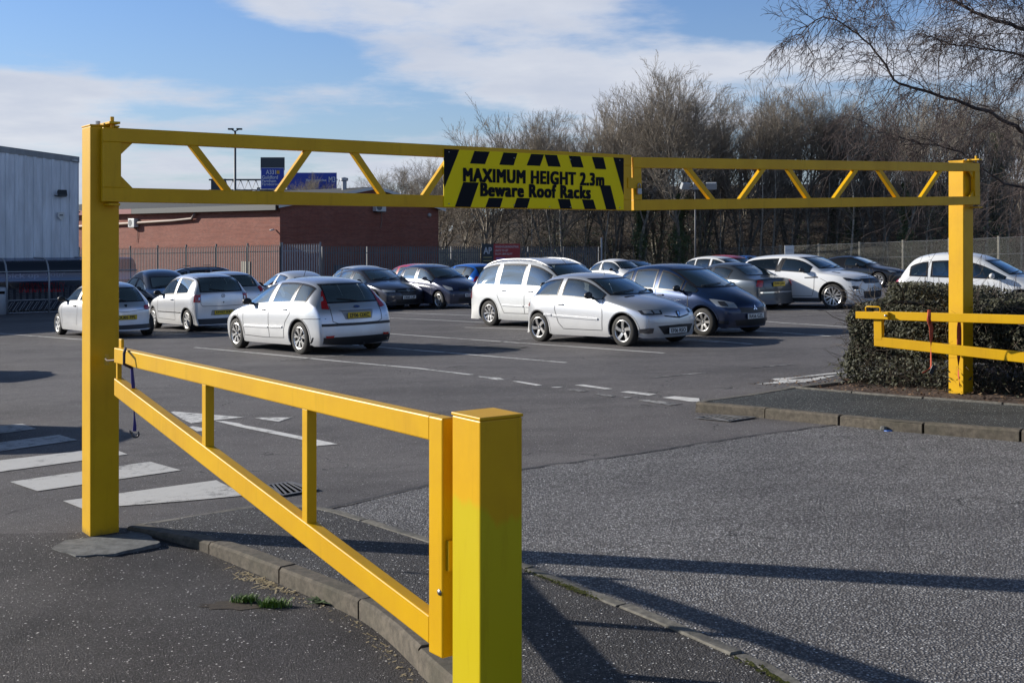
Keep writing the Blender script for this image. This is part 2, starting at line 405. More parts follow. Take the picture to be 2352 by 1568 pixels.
sheet('planting_bed', [[(p.x, p.y) for p in bed]], M_SOIL, KH-.03)
def shift(pts, d):
    out = []
    for i, p in enumerate(pts):
        t = (pts[min(i+1, len(pts)-1)]-pts[max(i-1, 0)]); t.z = 0; t.normalize(); q = p+Vector((-t.y, t.x, 0))*d; out.append(P3(q))
    return out
stones('pavement_kerb', shift(kR, .06), .93, .13, KH+.004, -.1, M_KERB, cham=.02)
stones('bed_kerb', shift(backL, -.05), .92, .10, KH+.004, -.1, M_EDGE)
stones('bed_edging', inner, .92, .05, KH+.012, -.0, M_EDGE, cham=.006)
# rubber-dark tarmac seam between the two surfacings
sm = [gp(u, v) for u, v in [(750, 1170), (1000, 1112), (1200, 1078), (1400, 1052), (1720, 1003), (1925, 975), (2000, 972)]]
sw = ribbon([along(sm, seglen(sm)[-1]*k/60)+Vector((0, rnd.uniform(-.03, .03), 0)) for k in range(61)], .028, .010)
tag(sw.build('tarmac_seam', mat('bitumen', (.02, .02, .021), .7)), kind='structure')

# ---------------------------------------------------------------- painted markings
def line(pts, wid=.09, dz=.005):
    q = [gp(u, v) for u, v in pts]; T = seglen(q)[-1]; n = max(2, int(T/1.5)); return ribbon([along(q, T*k/n) for k in range(n+1)], wid, dz)
def join(mbs):
    o = MB()
    for m in mbs: o.add(m.v, m.f)
    return o
bays = [[(447, 798), (600, 812), (800, 832), (960, 846), (1040, 855), (1083, 861)], [(520, 768), (804, 791.6), (1301, 833)], [(600, 745.5), (886, 766), (1525, 811)],
        [(1067, 752), (1235, 757), (1650, 786)], [(820, 727), (945, 732.5), (1120, 741), (1400, 757)], [(900, 717.5), (1091, 725)],
        [(1640, 752), (1755, 761), (1907, 772.4)], [(1690, 733), (1775, 740), (1946, 751)], [(1640, 703), (1779, 711), (1990, 716)], [(1480, 770), (1584, 778.5), (1728, 790.5)],
        [(-200, 752), (0, 766), (188, 780), (230, 783)], [(150, 750), (275, 760.5), (424, 768)], [(300, 742), (560, 758)]]
tag(join([line(b_) for b_ in bays]).build('parking_bay_lines', M_WHITE), kind='structure')
cross = [[(640, 829), (719, 822.6), (944, 804.3), (1091, 791.6), (1324, 767.8), (1500, 752)], [(1700, 735), (1799, 728), (1942, 718)]]
tag(join([line(b_, .07, .009) for b_ in cross]).build('bay_row_lines', M_FAINT), kind='structure')
tag(join([line(b_, .09, .005) for b_ in [[(1499, 866.8), (1620, 856)], [(1727, 844.6), (1820, 836.5)]]]).build('faded_lane_lines', M_FAINT), kind='structure')
tag(join([line([(1777, 872.5), (1880, 861), (2027, 845.7), (2090, 839)], .11)]).build('lane_arrow_line', M_WHITE), kind='structure')
def polys(lst, name, m, T, dz=.006):
    q = [[gp(*T(x, y)) for x, y in p] for p in lst]; return sheet(name, [[(a.x, a.y) for a in p] for p in q], m, dz)
Z3 = lambda x, y: (803.9+.3418*x, 689.06+.3418*y)
polys([[(862, 513), (1000, 522), (1042, 537), (990, 538), (868, 519)], [(1088, 546), (1130, 546), (1292, 572), (1250, 577)], [(1346, 589), (1372, 585), (1432, 584), (1400, 590)],
       [(1508, 573), (1570, 569), (1768, 598), (1720, 602)], [(1812, 619), (1870, 614), (2058, 634), (2010, 643)]], 'give_way_dashes', M_WHITE, Z3)
polys([[(1458, 603), (1520, 600), (1604, 612), (1560, 618)], [(1640, 634), (1690, 631), (1792, 646), (1750, 654)], [(1818, 659), (1850, 652), (1902, 651), (1870, 660)],
       [(1938, 675), (1990, 670), (2235, 698), (2150, 710)]], 'faded_dashes', M_FAINT, Z3)
polys([[(2098, 657), (2180, 648), (2345, 662), (2352, 684), (2300, 686)]], 'give_way_dash', M_WHITE, Z3)
Z4 = lambda x, y: (1550.4+.3408*x, 516.8+.3408*y)
polys([[(548, 1075), (660, 1058), (700, 1052), (650, 1043), (665, 1036), (760, 1030), (752, 1040), (800, 1042), (900, 1038), (985, 1022), (1092, 1014), (1010, 1035), (880, 1060), (750, 1066)]], 'lane_arrow', M_WHITE, Z4)
Z2 = lambda x, y: (.36624*x, 746.5+.36624*y)
zeb = [[(395, 1105), (1355, 975), (1545, 1070), (1130, 1108), (520, 1155)], [(62, 985), (940, 858), (1135, 912), (235, 1043)], [(-700, 925), (-100, 865), (0, 850), (690, 770), (800, 812), (0, 922), (-560, 985)],
       [(-700, 800), (0, 737), (370, 690), (487, 722), (0, 793), (-560, 852)], [(-700, 690), (0, 633), (140, 620), (228, 652), (0, 682), (-560, 740)]]
polys(zeb, 'zebra_crossing', M_ZEBRA, Z2)
polys([[(1072, 548), (1090, 543), (1530, 580), (1340, 599), (1200, 618), (1150, 596)], [(1345, 602), (1400, 603), (1500, 618), (1530, 630), (1700, 660), (1905, 703), (2122, 748), (1985, 760), (1985, 745), (1880, 718), (1500, 640)],
       [(1598, 584), (1640, 582), (1830, 580), (1748, 607), (1650, 594)], [(1186, 640), (1210, 636), (1355, 662), (1235, 668)]], 'turning_arrow', M_WHITE, Z2)

q_ = [gp(u, v) for u, v in [(1088, 799), (1130, 794), (1215, 797), (1180, 803)]]; sheet('manhole_cover', [[(p.x, p.y) for p in q_]], concrete('worn_iron_plate', (.06, .058, .055), 40, (.02, .02, .02)), .007)
# drain covers set in the road: sheet painted shade-black, frame and slanted bars
def drain(name, quad, label, nb, diag):
    q = [gp(*p) for p in quad]; root = empty(name, q[0]); r0 = root.location
    def L(a, b_): return (q[0].lerp(q[1], a)).lerp(q[3].lerp(q[2], a), b_)-r0
    MB().add([L(0, 0)+Vector((0, 0, .010)), L(1, 0)+Vector((0, 0, .010)), L(1, 1)+Vector((0, 0, .010)), L(0, 1)+Vector((0, 0, .010))], [(0, 1, 2, 3)]).build('well_shade', M_BLACK, root)
    fr = MB(); W = .07
    for a, b_ in (((0, 0), (1, 0)), ((1, 0), (1, 1)), ((1, 1), (0, 1)), ((0, 1), (0, 0))):
        fr.bar(L(*a)+Vector((0, 0, .014)), L(*b_)+Vector((0, 0, .014)), .03, .006)
    fr.build('frame', M_IRON, root)
    br = MB()
    for i in range(nb):
        t = (i+.6)/nb
        a = L(max(0, min(1, t+diag)), .04); b_ = L(max(0, min(1, t-diag)), .96)
        br.bar(a+Vector((0, 0, .016)), b_+Vector((0, 0, .016)), .016, .004)
    br.build('grating', M_IRON, root); return tag(root, label, 'drain cover')
drain('drain_cover', [Z2(1672, 1012), Z2(1818, 992), Z2(1992, 1038), Z2(1770, 1076)], 'slatted iron drain cover beside the zebra crossing, behind the swing gate', 6, .13)
f4 = lambda x, y: (1493+.36525*x, 803.9+.36525*y)
drain('drain_cover', [f4(288, 431), f4(440, 414), f4(662, 428), f4(500, 452)], 'slatted iron drain cover in the road against the corner of the raised kerb', 6, .22)

# footing slab of the left barrier post
sl = [gp(u, v) for u, v in [(112, 1258), (150, 1236), (205, 1222), (300, 1207), (330, 1216), (372, 1245), (340, 1252), (262, 1270), (180, 1275)]]
cx_ = sum((p.x for p in sl))/len(sl); cy_ = sum((p.y for p in sl))/len(sl); rr_ = []
for i in range(36):
    p = along(sl+[sl[0]], seglen(sl+[sl[0]])[-1]*i/36); j = 1+.02*math.sin(i*1.9)+rnd.uniform(-.02, .02); rr_.append((cx_+(p.x-cx_)*j, cy_+(p.y-cy_)*j))
ft_ = MB(); ft_.v = [(x, y, G(x, y)-.05) for x, y in rr_]+[(cx_+(x-cx_)*.97, cy_+(y-cy_)*.97, G(x, y)-.004) for x, y in rr_]+[(cx_, cy_, G(cx_, cy_)-.002)]
for i in range(36): k_ = (i+1) % 36; ft_.f += [(i, k_, 36+k_, 36+i), (36+i, 36+k_, 72)]; ft_.mi += [0, 0]
tag(ft_.build('concrete_footing', M_CONC), kind='structure')
# ---------------------------------------------------------------- buildings and fences
def brick(name, a, b2, mortar):
    def bb(t, p, out):
        c = ocoord(t); br = t.n('ShaderNodeTexBrick', i={'Vector': None or t.n('ShaderNodeMapping', i={'Vector': c, 'Rotation': (R(90), 0, 0)}).outputs[0], 'Scale': 1.0, 'Color1': (*a, 1), 'Color2': (*b2, 1), 'Mortar': (*mortar, 1),
                'Mortar Size': .012, 'Brick Width': .225, 'Row Height': .075, 'Mortar Smooth': .1})
        n = t.noise(c, .5, 5, .6); n2 = t.noise(c, 9, 4, .6)
        sm_ = t.n('ShaderNodeMapping', i={'Vector': c}); sm_.inputs['Scale'].default_value = (.35, 1, 5.5)
        bnd = t.noise(sm_.outputs[0], 1.3, 5, .7)
        br_ = t.mix(t.m('MULTIPLY', t.ramp(bnd, .45, .62), .40), br.outputs['Color'], tuple(x*.45 for x in a))
        m = t.mix(t.m('MULTIPLY', t.ramp(n, .4, .7), .35), br_, tuple(x*.55 for x in a))
        m = t.mix(t.m('MULTIPLY', n2, .3), m, tuple(min(1, x*1.3) for x in b2))
        t.nt.links.new(m, p.inputs['Base Color'])
        bp = t.n('ShaderNodeBump', i={'Strength': .5, 'Distance': .01, 'Height': t.m('SUBTRACT', 1.0, br.outputs['Fac'])}); t.nt.links.new(bp.outputs[0], p.inputs['Normal'])
    return mat(name, a, .9, build=bb)
M_BRICK = brick('red_brick', (.33, .095, .058), (.19, .052, .036), (.26, .165, .13))
def metalsheet(name, col, rough=.5, sc=1.2, metal=0):
    def bb(t, p, out):
        c = ocoord(t); mp = t.n('ShaderNodeMapping', i={'Vector': c}); mp.inputs['Scale'].default_value = (3, 3, .35)
        n = t.noise(mp.outputs[0], sc, 6, .65)
        t.nt.links.new(t.mix(t.ramp(n, .35, .75), tuple(x*.72 for x in col), col), p.inputs['Base Color'])
    return mat(name, col, rough, metal, build=bb)
M_CLAD = metalsheet('white_profiled_cladding', (.80, .84, .90), .5)
M_FLASH = metalsheet('grey_flashing', (.30, .31, .32), .5)
M_ROOF = metalsheet('grey_sheet_roof', (.06, .063, .066), .95)
M_REDM = mat('red_fascia', (.45, .02, .015), .5)
M_DK = mat('dark_fascia', (.025, .028, .03), .5); M_MAR = mat('maroon_fascia', (.20, .025, .03), .5)
M_PIPE = mat('brown_pipe', (.26, .19, .15), .6)
M_WHITEP = mat('white_plastic', (.62, .62, .60), .45); M_GALV = metalsheet('galvanised_fence', (.15, .155, .165), .55, metal=.35)
M_GALVL = mat('galvanised_bright', (.36, .37, .39), .5, .4)
def wallbox(name, a, b_, z0, z1, th, m, parent, inward):
    """wall from a to b (xy), thickness th towards 'inward'"""
    a = Vector(a); b_ = Vector(b_); n = Vector(inward).normalized()*th
    P = [a, b_, b_+n, a+n]; vs = [(p.x, p.y, z) for z in (z0, z1) for p in P]
    return MB().add(vs, [(0, 1, 2, 3), (7, 6, 5, 4), (0, 4, 5, 1), (1, 5, 6, 2), (2, 6, 7, 3), (3, 7, 4, 0)]).build(name, m, parent)
# --- corrugated store on the left
TH0 = R(35.5); EE = Vector((math.cos(TH0), math.sin(TH0), 0)); NN = Vector((math.sin(TH0), -math.cos(TH0), 0))
S0 = gp(5, 722); S0.z = 0
st = empty('store_building', (S0.x-NN.x*2.6, S0.y-NN.y*2.6, G(S0.x, S0.y)-.1), TH0)
Wo = Vector((S0.x-NN.x*2.6, S0.y-NN.y*2.6, 0)); k = (180-UC)/FP; sR = (k*Wo.y-Wo.x)/(EE.x-k*EE.y); zb = st.location.z
corn = Wo+EE*sR; zR = EYE+(VH-362)/FP*corn.y; k0 = (0-UC)/FP; s0_ = (k0*Wo.y-Wo.x)/(EE.x-k0*EE.y); p0 = Wo+EE*s0_; z0_ = EYE+(VH-337)/FP*p0.y
slope = (z0_-zR)/(sR-s0_)
def topz(s): return zR+slope*(sR-s)-zb
mb = MB(); s = -24.0; pitch = .36; prev = None
while s < sR-.001:
    for (ds, yy) in ((0, 0), (.20, 0), (.23, .045), (.33, .045), (.36, 0)):
        q = min(s+ds, sR); mb.v += [(q, -yy, 0), (q, -yy, topz(q)-.0)]
    s += pitch
nv = len(mb.v)//2
for i in range(nv-1): mb.f.append((2*i, 2*i+2, 2*i+3, 2*i+1)); mb.mi.append(0)
mb.build('wall', M_CLAD, st, fix=False)
MB().box((sR+.0, 9, topz(sR)/2), .04, 18, topz(sR)-.02).build('side_wall', M_CLAD, st)
ft = MB(); 
for i in range(2): 
    a, b_ = ((-24.0, -13.0), (-13.0, sR+.03))[i]; ft.add([(a, -.05, topz(a)-.22), (b_, -.05, topz(b_)-.22), (b_, -.05, topz(b_)+.03), (a, -.05, topz(a)+.03), (a, .12, topz(a)+.03), (b_, .12, topz(b_)+.03)], [(0, 1, 2, 3), (3, 2, 5, 4)])
ft.build('roof_flashing', M_FLASH, st)
MB().add([(-24, .12, topz(-24)+.0), (sR, .12, topz(sR)+.0), (sR, 18, topz(sR)), (-24, 18, topz(-24))], [(0, 1, 2, 3)]).build('roof', M_ROOF, st)
def onwall(u, v, off=0):
    k = (u-UC)/FP; q = Wo+NN*off; s_ = (k*q.y-q.x)/(EE.x-k*EE.y); p = q+EE*s_; return Vector((s_, -off, EYE+(VH-v)/FP*p.y-zb)), p.y
q, dd_ = onwall(143, 444, .25)
fl = empty('wall_floodlight', st.matrix_basis @ q); fl.location = Vector((Wo.x, Wo.y, zb))+EE*q.x-NN*q.y+Vector((0, 0, q.z)); fl.rotation_euler = (0, 0, TH0)
MB().box((0, 0, 0), .36, .16, .26, Matrix.Rotation(R(-25), 3, 'X')).build('housing', M_DK, fl, bevel=.02)
MB().box((0, -.075, -.02), .30, .02, .17, Matrix.Rotation(R(-25), 3, 'X')).build('glass', mat('lamp_glass', (.25, .27, .28), .1, .3), fl)
MB().tube([(0, .06, -.12), (-.12, .18, -.12), (-.28, .22, -.08)], .02, 6).build('bracket', M_DK, fl)
tag(fl, 'black floodlight high on the white corrugated wall', 'floodlight')
q, _ = onwall(139.5, 496, .05)
ab = empty('alarm_box', Vector((Wo.x, Wo.y, zb))+EE*q.x-NN*q.y+Vector((0, 0, q.z)), TH0)
pr_ = [(-.13, .14), (0, .17), (.13, .14), (.13, -.04), (0, -.19), (-.13, -.04)]
MB().add([(x, y, z) for y in (0, -.08) for x, z in pr_], [tuple(range(6)), tuple(range(6, 12))]+[(i, (i+1) % 6, 6+(i+1) % 6, 6+i) for i in range(6)]).build('housing', M_WHITEP, ab)
MB().box((0, -.083, .03), .14, .004, .05).build('label', M_DK, ab)
tag(ab, 'white shield-shaped alarm box on the corrugated wall below the floodlight', 'alarm box')
q, _ = onwall(166, 368, .06)
cam_b = empty('security_camera', Vector((Wo.x, Wo.y, zb))+EE*q.x-NN*q.y+Vector((0, 0, q.z)), TH0)
MB().tube([(0, 0, 0), (.16, -.16, -.03)], .035, 8).build('housing', M_WHITEP, cam_b, smooth=True); MB().tube([(0, 0, 0), (0, .05, .03)], .02, 6).build('bracket', M_WHITEP, cam_b)
tag(cam_b, 'small white security camera under the eaves at the corner of the corrugated wall', 'security camera')
tag(st, 'white corrugated store building rising behind the trolley shelter', 'building')
rf = empty('red_fascia_sign', corn+EE*.45-NN*4.0+Vector((0, 0, 2.0)), TH0)
MB().box((0, 0, 2.25), 1.0, .3, 2.5).build('panel', M_REDM, rf); MB().box((0, .02, .4), 1.3, .2, 1.3).build('brick_pier', M_BRICK, rf); MB().box((0, .0, 1.02), 1.4, .4, .06).build('ledge', M_CONC, rf)
tag(rf, 'tall red fascia panel between the corrugated store and the left barrier post', 'sign')
# --- trolley shelter
sh = empty('trolley_shelter', (S0.x, S0.y, G(S0.x, S0.y)), TH0)
M_PLASTIC = mat('smoked_polycarbonate', (.05, .06, .075), .15, build=None)
def poly_b(t, p, out):
    tr = t.n('ShaderNodeBsdfTransparent', i={'Color': (.42, .45, .52, 1)}); gl = t.n('ShaderNodeBsdfGlossy', i={'Color': (.8, .85, .95, 1), 'Roughness': .12}); m = t.n('ShaderNodeMixShader', i={0: .12})
    t.nt.links.new(tr.outputs[0], m.inputs[1]); t.nt.links.new(gl.outputs[0], m.inputs[2]); t.nt.links.new(m.outputs[0], out.inputs[0])
M_POLY = mat('smoked_canopy', (.1, .1, .12), .1, build=poly_b)
Hs = 2.12; xs0 = -6.5; xs1 = 5.2
hoop = [(0.0, 0), (-.0, 1.25), (.06, 1.6), (.22, 1.88), (.45, 2.05), (.75, Hs), (2.3, Hs+.0)]     # y (into), z
hx = [onwall(10, 700, 2.6)[0].x*0, 0.2]
def hs(u):
    k = (u-UC)/FP; return (k*S0.y-S0.x)/(EE.x-k*EE.y)
for u in (-70, 16, 113, 210):
    MB().tube([(hs(u), y, z) for y, z in hoop], .035, 8).build('hoop', M_GALVL, sh, smooth=True)
can = MB()
for i, (y, z) in enumerate(hoop[1:]):
    can.v += [(xs0, y+.02, z-.0), (xs1, y+.02, z-.0)]
    if i: b0 = len(can.v)-4; can.f.append((b0, b0+1, b0+3, b0+2)); can.mi.append(0)
can.add([(xs0, .02, .95), (xs1, .02, .95), (xs1, .02, 1.25), (xs0, .02, 1.25)], [(0, 1, 2, 3)])
can.build('canopy', M_POLY, sh, smooth=True)
rl = MB()
for z in (1.62, .52, .04): rl.tube([(xs0, .03, z), (xs1, .03, z)], .022, 6)
rl.build('rail', M_GALVL, sh)
MB().box(((xs0+xs1)/2, 2.45, 1.0), xs1-xs0, .05, 2.0).build('back_panel', mat('shelter_back', (.055, .06, .075), .6), sh)
kp = MB(); 
for i in range(60):
    x = xs0+i*.2; kp.tube([(x, 1.1, .38), (x+.05, .9, .42), (x+.16, .55, .40)], .007, 4)
sgn = MB().box(((hs(16)+hs(170))/2, 1.9, 1.33), hs(165)-hs(22), .03, .42).build('sign_board', mat('shelter_sign', (.10, .07, .16), .5), sh)
t1 = text('pick up', frame((hs(60)+.05, .75, 1.42), (1, 0, 0), (0, 0, 1)), hs(99)-hs(22), .24, mat('sign_white_dim', (.85, .78, .84), .5), sh, bold=.025)
t1 = text('your', frame((hs(133)+.1, .75, 1.42), (1, 0, 0), (0, 0, 1)), .75, .22, mat('sign_grey_dim', (.42, .40, .48), .5), sh)
t1 = text('FASHION TROLLEY', frame((hs(103)+.1, .76, .97), (1, 0, 0), (0, 0, 1)), hs(152)-hs(46), .38, mat('sign_red_dim', (.65, .02, .03), .5), sh, bold=.02)
tag(sh, 'arched trolley shelter with steel hoops and smoked canopy against the store wall', 'trolley shelter')
# trolleys nested in a row
def trolley(i):
    x = hs(22)+i*.235
    t = empty('shopping_trolley', sh.location+EE*x-NN*.55, TH0)
    b_ = MB(); 
    for j in range(6):
        y = .0+j*.1; b_.tube([(0, y, .95), (.02, y, .48)], .004, 4)
    for j in range(5): b_.tube([(0.0, 0, .95-j*.1), (.0, .5, .95-j*.1)], .004, 4)
    b_.tube([(-.02, -.02, .98), (-.02, .55, .98)], .012, 6); b_.build('basket', M_GALVL, t)
    f = MB(); f.tube([(.24, -.04, .40), (.20, -.04, .42), (.0, -.04, .10), (-.02, -.04, .09)], .011, 6); f.tube([(-.02, .5, .09), (.0, .5, .10), (.2, .5, .42)], .011, 5); f.build('frame', mat('trolley_chrome', (.55, .56, .6), .35, .6), t)
    h = MB().box((-.02, .26, 1.0), .035, .42, .03); h.build('handle', mat('trolley_handle', (.20, .02, .02), .5), t)
    w_ = MB(); w_.lathe([(0, -.015), (.05, -.015), (.05, .015), (0, .015)], (-.02, -.04, .05), 'y', 10); w_.build('wheel', TRIM_, t); return t
TRIM_ = mat('trolley_wheel', (.02, .02, .02), .6)
T0 = trolley(0); tag(T0, 'nested shopping trolley under the smoked canopy, one of an even row', 'shopping trolley', 'shopping trolleys nested in the shelter')
for i in range(1, 16):
    c = T0.copy(); COL.objects.link(c); c.location = T0.location+EE*(.235*i)
    for ch in T0.children: d = ch.copy(); COL.objects.link(d); d.parent = c
bn = empty('litter_bin', sh.location+EE*(hs(9)-.15)+NN*.1, TH0)
MB().lathe([(0, 0), (.2, 0), (.22, .05), (.22, .98), (.19, 1.04), (0, 1.06)], axis='z', n=18).build('drum', M_GALVL, bn, smooth='auto'); MB().box((0, -.2, .85), .22, .06, .1).build('slot', M_BLACK, bn)
tag(bn, 'round grey litter bin at the left end of the trolley shelter', 'litter bin')

# --- brick building: sunny flank runs back and left, gable end in shade runs back and right
d0 = 72.0; B0 = Vector(((643-UC)/FP*d0, d0, 0)); Lv = Vector((-.72, .694, 0)); Rv = Vector((.694, .72, 0)); zE = EYE+(VH-470)/FP*d0; zG = -2.6
bb = empty('brick_building', (B0.x, B0.y, zG)); Hb = zE-zG
thB = math.atan2(-Lv.y, -Lv.x)      # local frames so that the brick courses follow each wall
w1 = MB().add([(-34, 0, 0), (0, 0, 0), (0, 0, Hb), (-34, 0, Hb)], [(0, 1, 2, 3)]).build('wall', M_BRICK, bb); w1.rotation_euler = (0, 0, thB)
k = (1007-UC)/FP; LR = (k*B0.y-B0.x)/(Rv.x-k*Rv.y); apx = .56*LR; Hp = EYE+(VH-431)/FP*(B0.y+Rv.y*apx)-zG
w2 = MB().add([(0, 0, 0), (LR, 0, 0), (LR, 0, Hb), (apx, 0, Hp), (0, 0, Hb)], [(0, 1, 2, 3, 4)]).build('gable_wall', M_BRICK, bb); w2.rotation_euler = (0, 0, math.atan2(Rv.y, Rv.x))
w3 = MB().add([(0, 0, 0), (34, 0, 0), (34, 0, Hb), (0, 0, Hb)], [(0, 1, 2, 3)]).build('back_wall', M_BRICK, bb); w3.location = Rv*LR; w3.rotation_euler = (0, 0, math.atan2(Lv.y, Lv.x))
def rp(r_, l_, z): return Rv*r_+Lv*l_+Vector((0, 0, z))
ro = MB(); e = .35
for (ra, za, rb_, zb_) in ((-e, Hb-.06, apx, Hp+.05), (apx, Hp+.05, LR+e, Hb-.06)):
    ro.add([rp(ra, -e, za), rp(rb_, -e, zb_), rp(rb_, 34, zb_), rp(ra, 34, za), rp(ra, -e, za-.04), rp(rb_, -e, zb_-.04), rp(rb_, 34, zb_-.04), rp(ra, 34, za-.04)],
           [(0, 1, 2, 3), (4, 5, 6, 7), (0, 1, 5, 4), (0, 3, 7, 4), (1, 2, 6, 5)])
ro.build('roof', M_ROOF, bb)
bg_ = MB(); bg_.add([rp(-e, -e-.03, Hb-.02), rp(apx, -e-.03, Hp+.09), rp(apx, -e-.03, Hp-.10), rp(-e, -e-.03, Hb-.21), ], [(0, 1, 2, 3)]); bg_.add([rp(LR+e, -e-.03, Hb-.02), rp(apx, -e-.03, Hp+.09), rp(apx, -e-.03, Hp-.10), rp(LR+e, -e-.03, Hb-.21)], [(0, 1, 2, 3)])
bg_.build('bargeboard', M_WHITEP, bb)
gt = MB(); gt.bar(rp(-e-.06, -.2, Hb-.16), rp(-e-.06, 17, Hb-.16), .12, .34); gt.build('gutter', M_DK, bb)
gt = MB(); gt.bar(rp(-e-.06, 17.02, Hb-.16), rp(-e-.06, 34, Hb-.16), .12, .34); gt.build('fascia_strip', M_MAR, bb)
pp = MB(); pp.tube([rp(-.18, 9.2, Hb-.40), rp(-.18, 9.6, Hb-.75), rp(-.18, 12, Hb-.85), rp(-.18, 26, Hb-1.15)], .09, 8); pp.build('downpipe', M_PIPE, bb, smooth=True)
fu = MB(); b_ = rp(apx-.8, 2.0, Hp-.3); fu.lathe([(.16, 0), (.16, .75), (.26, .78), (.26, .95), (0, 1.02)], b_, 'z', 12); fu.build('flue', M_GALVL, bb, smooth='auto')
for l_, x_ in ((12.0, 2.2),):
    fu = MB(); b_ = rp(x_, 6, Hb+.1); fu.lathe([(.09, 0), (.09, .7), (.3, .72), (.24, .92), (0, .98)], b_, 'z', 12); fu.build('vent_cowl', M_WHITEP, bb, smooth='auto')
# boarded doorway in the sunny wall
MB().box(rp(-.03, 3.6, 1.9), .9, .06, 2.2, Matrix.Rotation(thB, 3, 'Z')).build('door', mat('pale_door', (.42, .38, .30), .7), bb)
MB().box(rp(4.6, -.05, 2.1), 1.0, .08, 1.3, Matrix.Rotation(math.atan2(Rv.y, Rv.x), 3, 'Z')).build('window', mat('dull_pane', (.10, .12, .16), .2), bb)
tag(bb, 'single-storey red brick building with a shallow grey roof behind the palisade fence', 'building')
def acunit(pos, ang, label, brok=True):
    r = empty('air_conditioner', pos, ang)
    MB().box((0, -.18, 0), .85, .34, .60).build('casing', M_WHITEP, r, bevel=.02)
    MB().lathe([(.0, -.365), (.22, -.365), (.24, -.352)], (-.14, 0, 0), 'y', 18).build('fan_grille', mat('fan_dark', (.12, .12, .13), .5), r)
    MB().box((0, -.15, -.33), .7, .36, .05).build('bracket', M_DK, r); MB().tube([(.3, -.03, -.3), (.33, -.03, -.9), (.22, -.03, -1.35)], .02, 5).build('hose', M_PIPE, r)
    return tag(r, label, 'air conditioner')
k = (312-UC)/FP; s_ = (k*B0.y-B0.x)/(Lv.x-k*Lv.y); pA = B0+Lv*s_-Rv*.02
acunit((pA.x, pA.y, EYE+(VH-512)/FP*pA.y), thB, 'white air conditioning unit on the sunny brick wall beside the left post')
k = (867-UC)/FP; s_ = (k*B0.y-B0.x)/(Rv.x-k*Rv.y); pB = B0+Rv*s_-Vector((Rv.y, -Rv.x, 0))*(-.02)
acunit((pB.x, pB.y, EYE+(VH-475)/FP*pB.y), math.atan2(Rv.y, Rv.x), 'white air conditioning unit on the shaded brick gable, just under the barrier arm')
k = (985-UC)/FP; s_ = (k*B0.y-B0.x)/(Rv.x-k*Rv.y); pB = B0+Rv*s_
wl = empty('wall_lamp', (pB.x, pB.y, EYE+(VH-494)/FP*pB.y), math.atan2(Rv.y, Rv.x)); MB().lathe([(0, -.16), (.11, -.14), (.14, -.06), (.12, 0)], axis='y', n=14).build('globe', mat('lamp_globe', (.4, .4, .38), .4), wl, smooth=True)
tag(wl, 'small round lamp on the shaded brick gable near its right corner', 'wall lamp')
k = (632-UC)/FP; s_ = (k*B0.y-B0.x)/(Lv.x-k*Lv.y); pB = B0+Lv*s_
wc = empty('security_camera', (pB.x, pB.y, EYE+(VH-527)/FP*pB.y), thB); MB().tube([(0, -.05, 0), (-.1, -.3, -.05)], .05, 8).build('housing', M_WHITEP, wc, smooth=True)
tag(wc, 'white security camera near the corner of the sunny brick wall', 'security camera')

# --- palisade fences
def palisade(name, a, b_, ztop_a, ztop_b, hgt, label, pitch, post_every, tall=0.0, m=M_GALV, posts_m=None, base=None):
    d = (b_-a); d.z = 0; L = d.length; d.normalize(); r = empty(name, (a.x, a.y, ztop_a-hgt), math.atan2(d.y, d.x)); dz = (ztop_b-ztop_a)/L
    pl_ = MB(); x = pitch/2; i = 0
    while x < L:
        z = dz*x; w_ = .040; zt = hgt+z
        # W-section pale with a split pointed head, rivetted to the rails
        pl_.add([(x-w_, -.02, z), (x-.012, -.032, z), (x+.012, -.032, z), (x+w_, -.02, z), (x-w_, -.02, zt-.13), (x-.012, -.032, zt-.13), (x+.012, -.032, zt-.13), (x+w_, -.02, zt-.13), (x-.03, -.055, zt), (x+.03, -.055, zt), (x, -.04, zt-.05)],
               [(0, 1, 5, 4), (1, 2, 6, 5), (2, 3, 7, 6), (4, 5, 8), (5, 6, 10), (6, 7, 9), (5, 10, 8), (6, 9, 10)])
        x += pitch; i += 1
    pl_.build('pales', m, r, fix=False)
    for zr_ in (.30, hgt-.42): MB().add([(0, 0, zr_), (L, 0, zr_+dz*L), (L, 0, zr_+.05+dz*L), (0, 0, zr_+.05), (0, .04, zr_+.05), (L, .04, zr_+.05+dz*L)], [(0, 1, 2, 3), (3, 2, 5, 4)]).build('rail', m, r)
    n = max(1, round(L/post_every))
    for i in range(n+1):
        x = L*i/n; MB().box((x, .05, (hgt+tall)/2+dz*x), .055, .10, hgt+tall).build('post', posts_m or m, r)
    return tag(r, label, 'fence')
dF = 66.0; F0 = Vector(((643-UC)/FP*dF, dF, 0))
Fd = Vector((-.80, .60, 0)); k = (180-UC)/FP; sF = (k*F0.y-F0.x)/(Fd.x-k*Fd.y); F1 = F0+Fd*sF
palisade('palisade_fence', F1, F0, EYE-(571-VH)/FP*F1.y, EYE-(561-VH)/FP*dF, 2.9, 'grey palisade fence in front of the sunny brick wall', .15, sF/7.0, .1)
F2 = at(735, 560, 65.4); F2.z = 0
palisade('palisade_gate', F0+Vector((.1, 0, 0)), F2, EYE-(560-VH)/FP*dF, EYE-(559-VH)/FP*65.4, 2.7, 'taller grey palisade gate between the two fence runs', .145, 2.4, .08, M_GALVL)
F3 = at(741, 560, 65.2); F3.z = 0; F4 = at(1376, 560, 76.0); F4.z = 0
palisade('palisade_fence', F3, F4, EYE-(564-VH)/FP*65.2, EYE-(565-VH)/FP*76, 2.6, 'long dark palisade fence in front of the shaded brick gable and the wood', .148, 2.75, -.05)
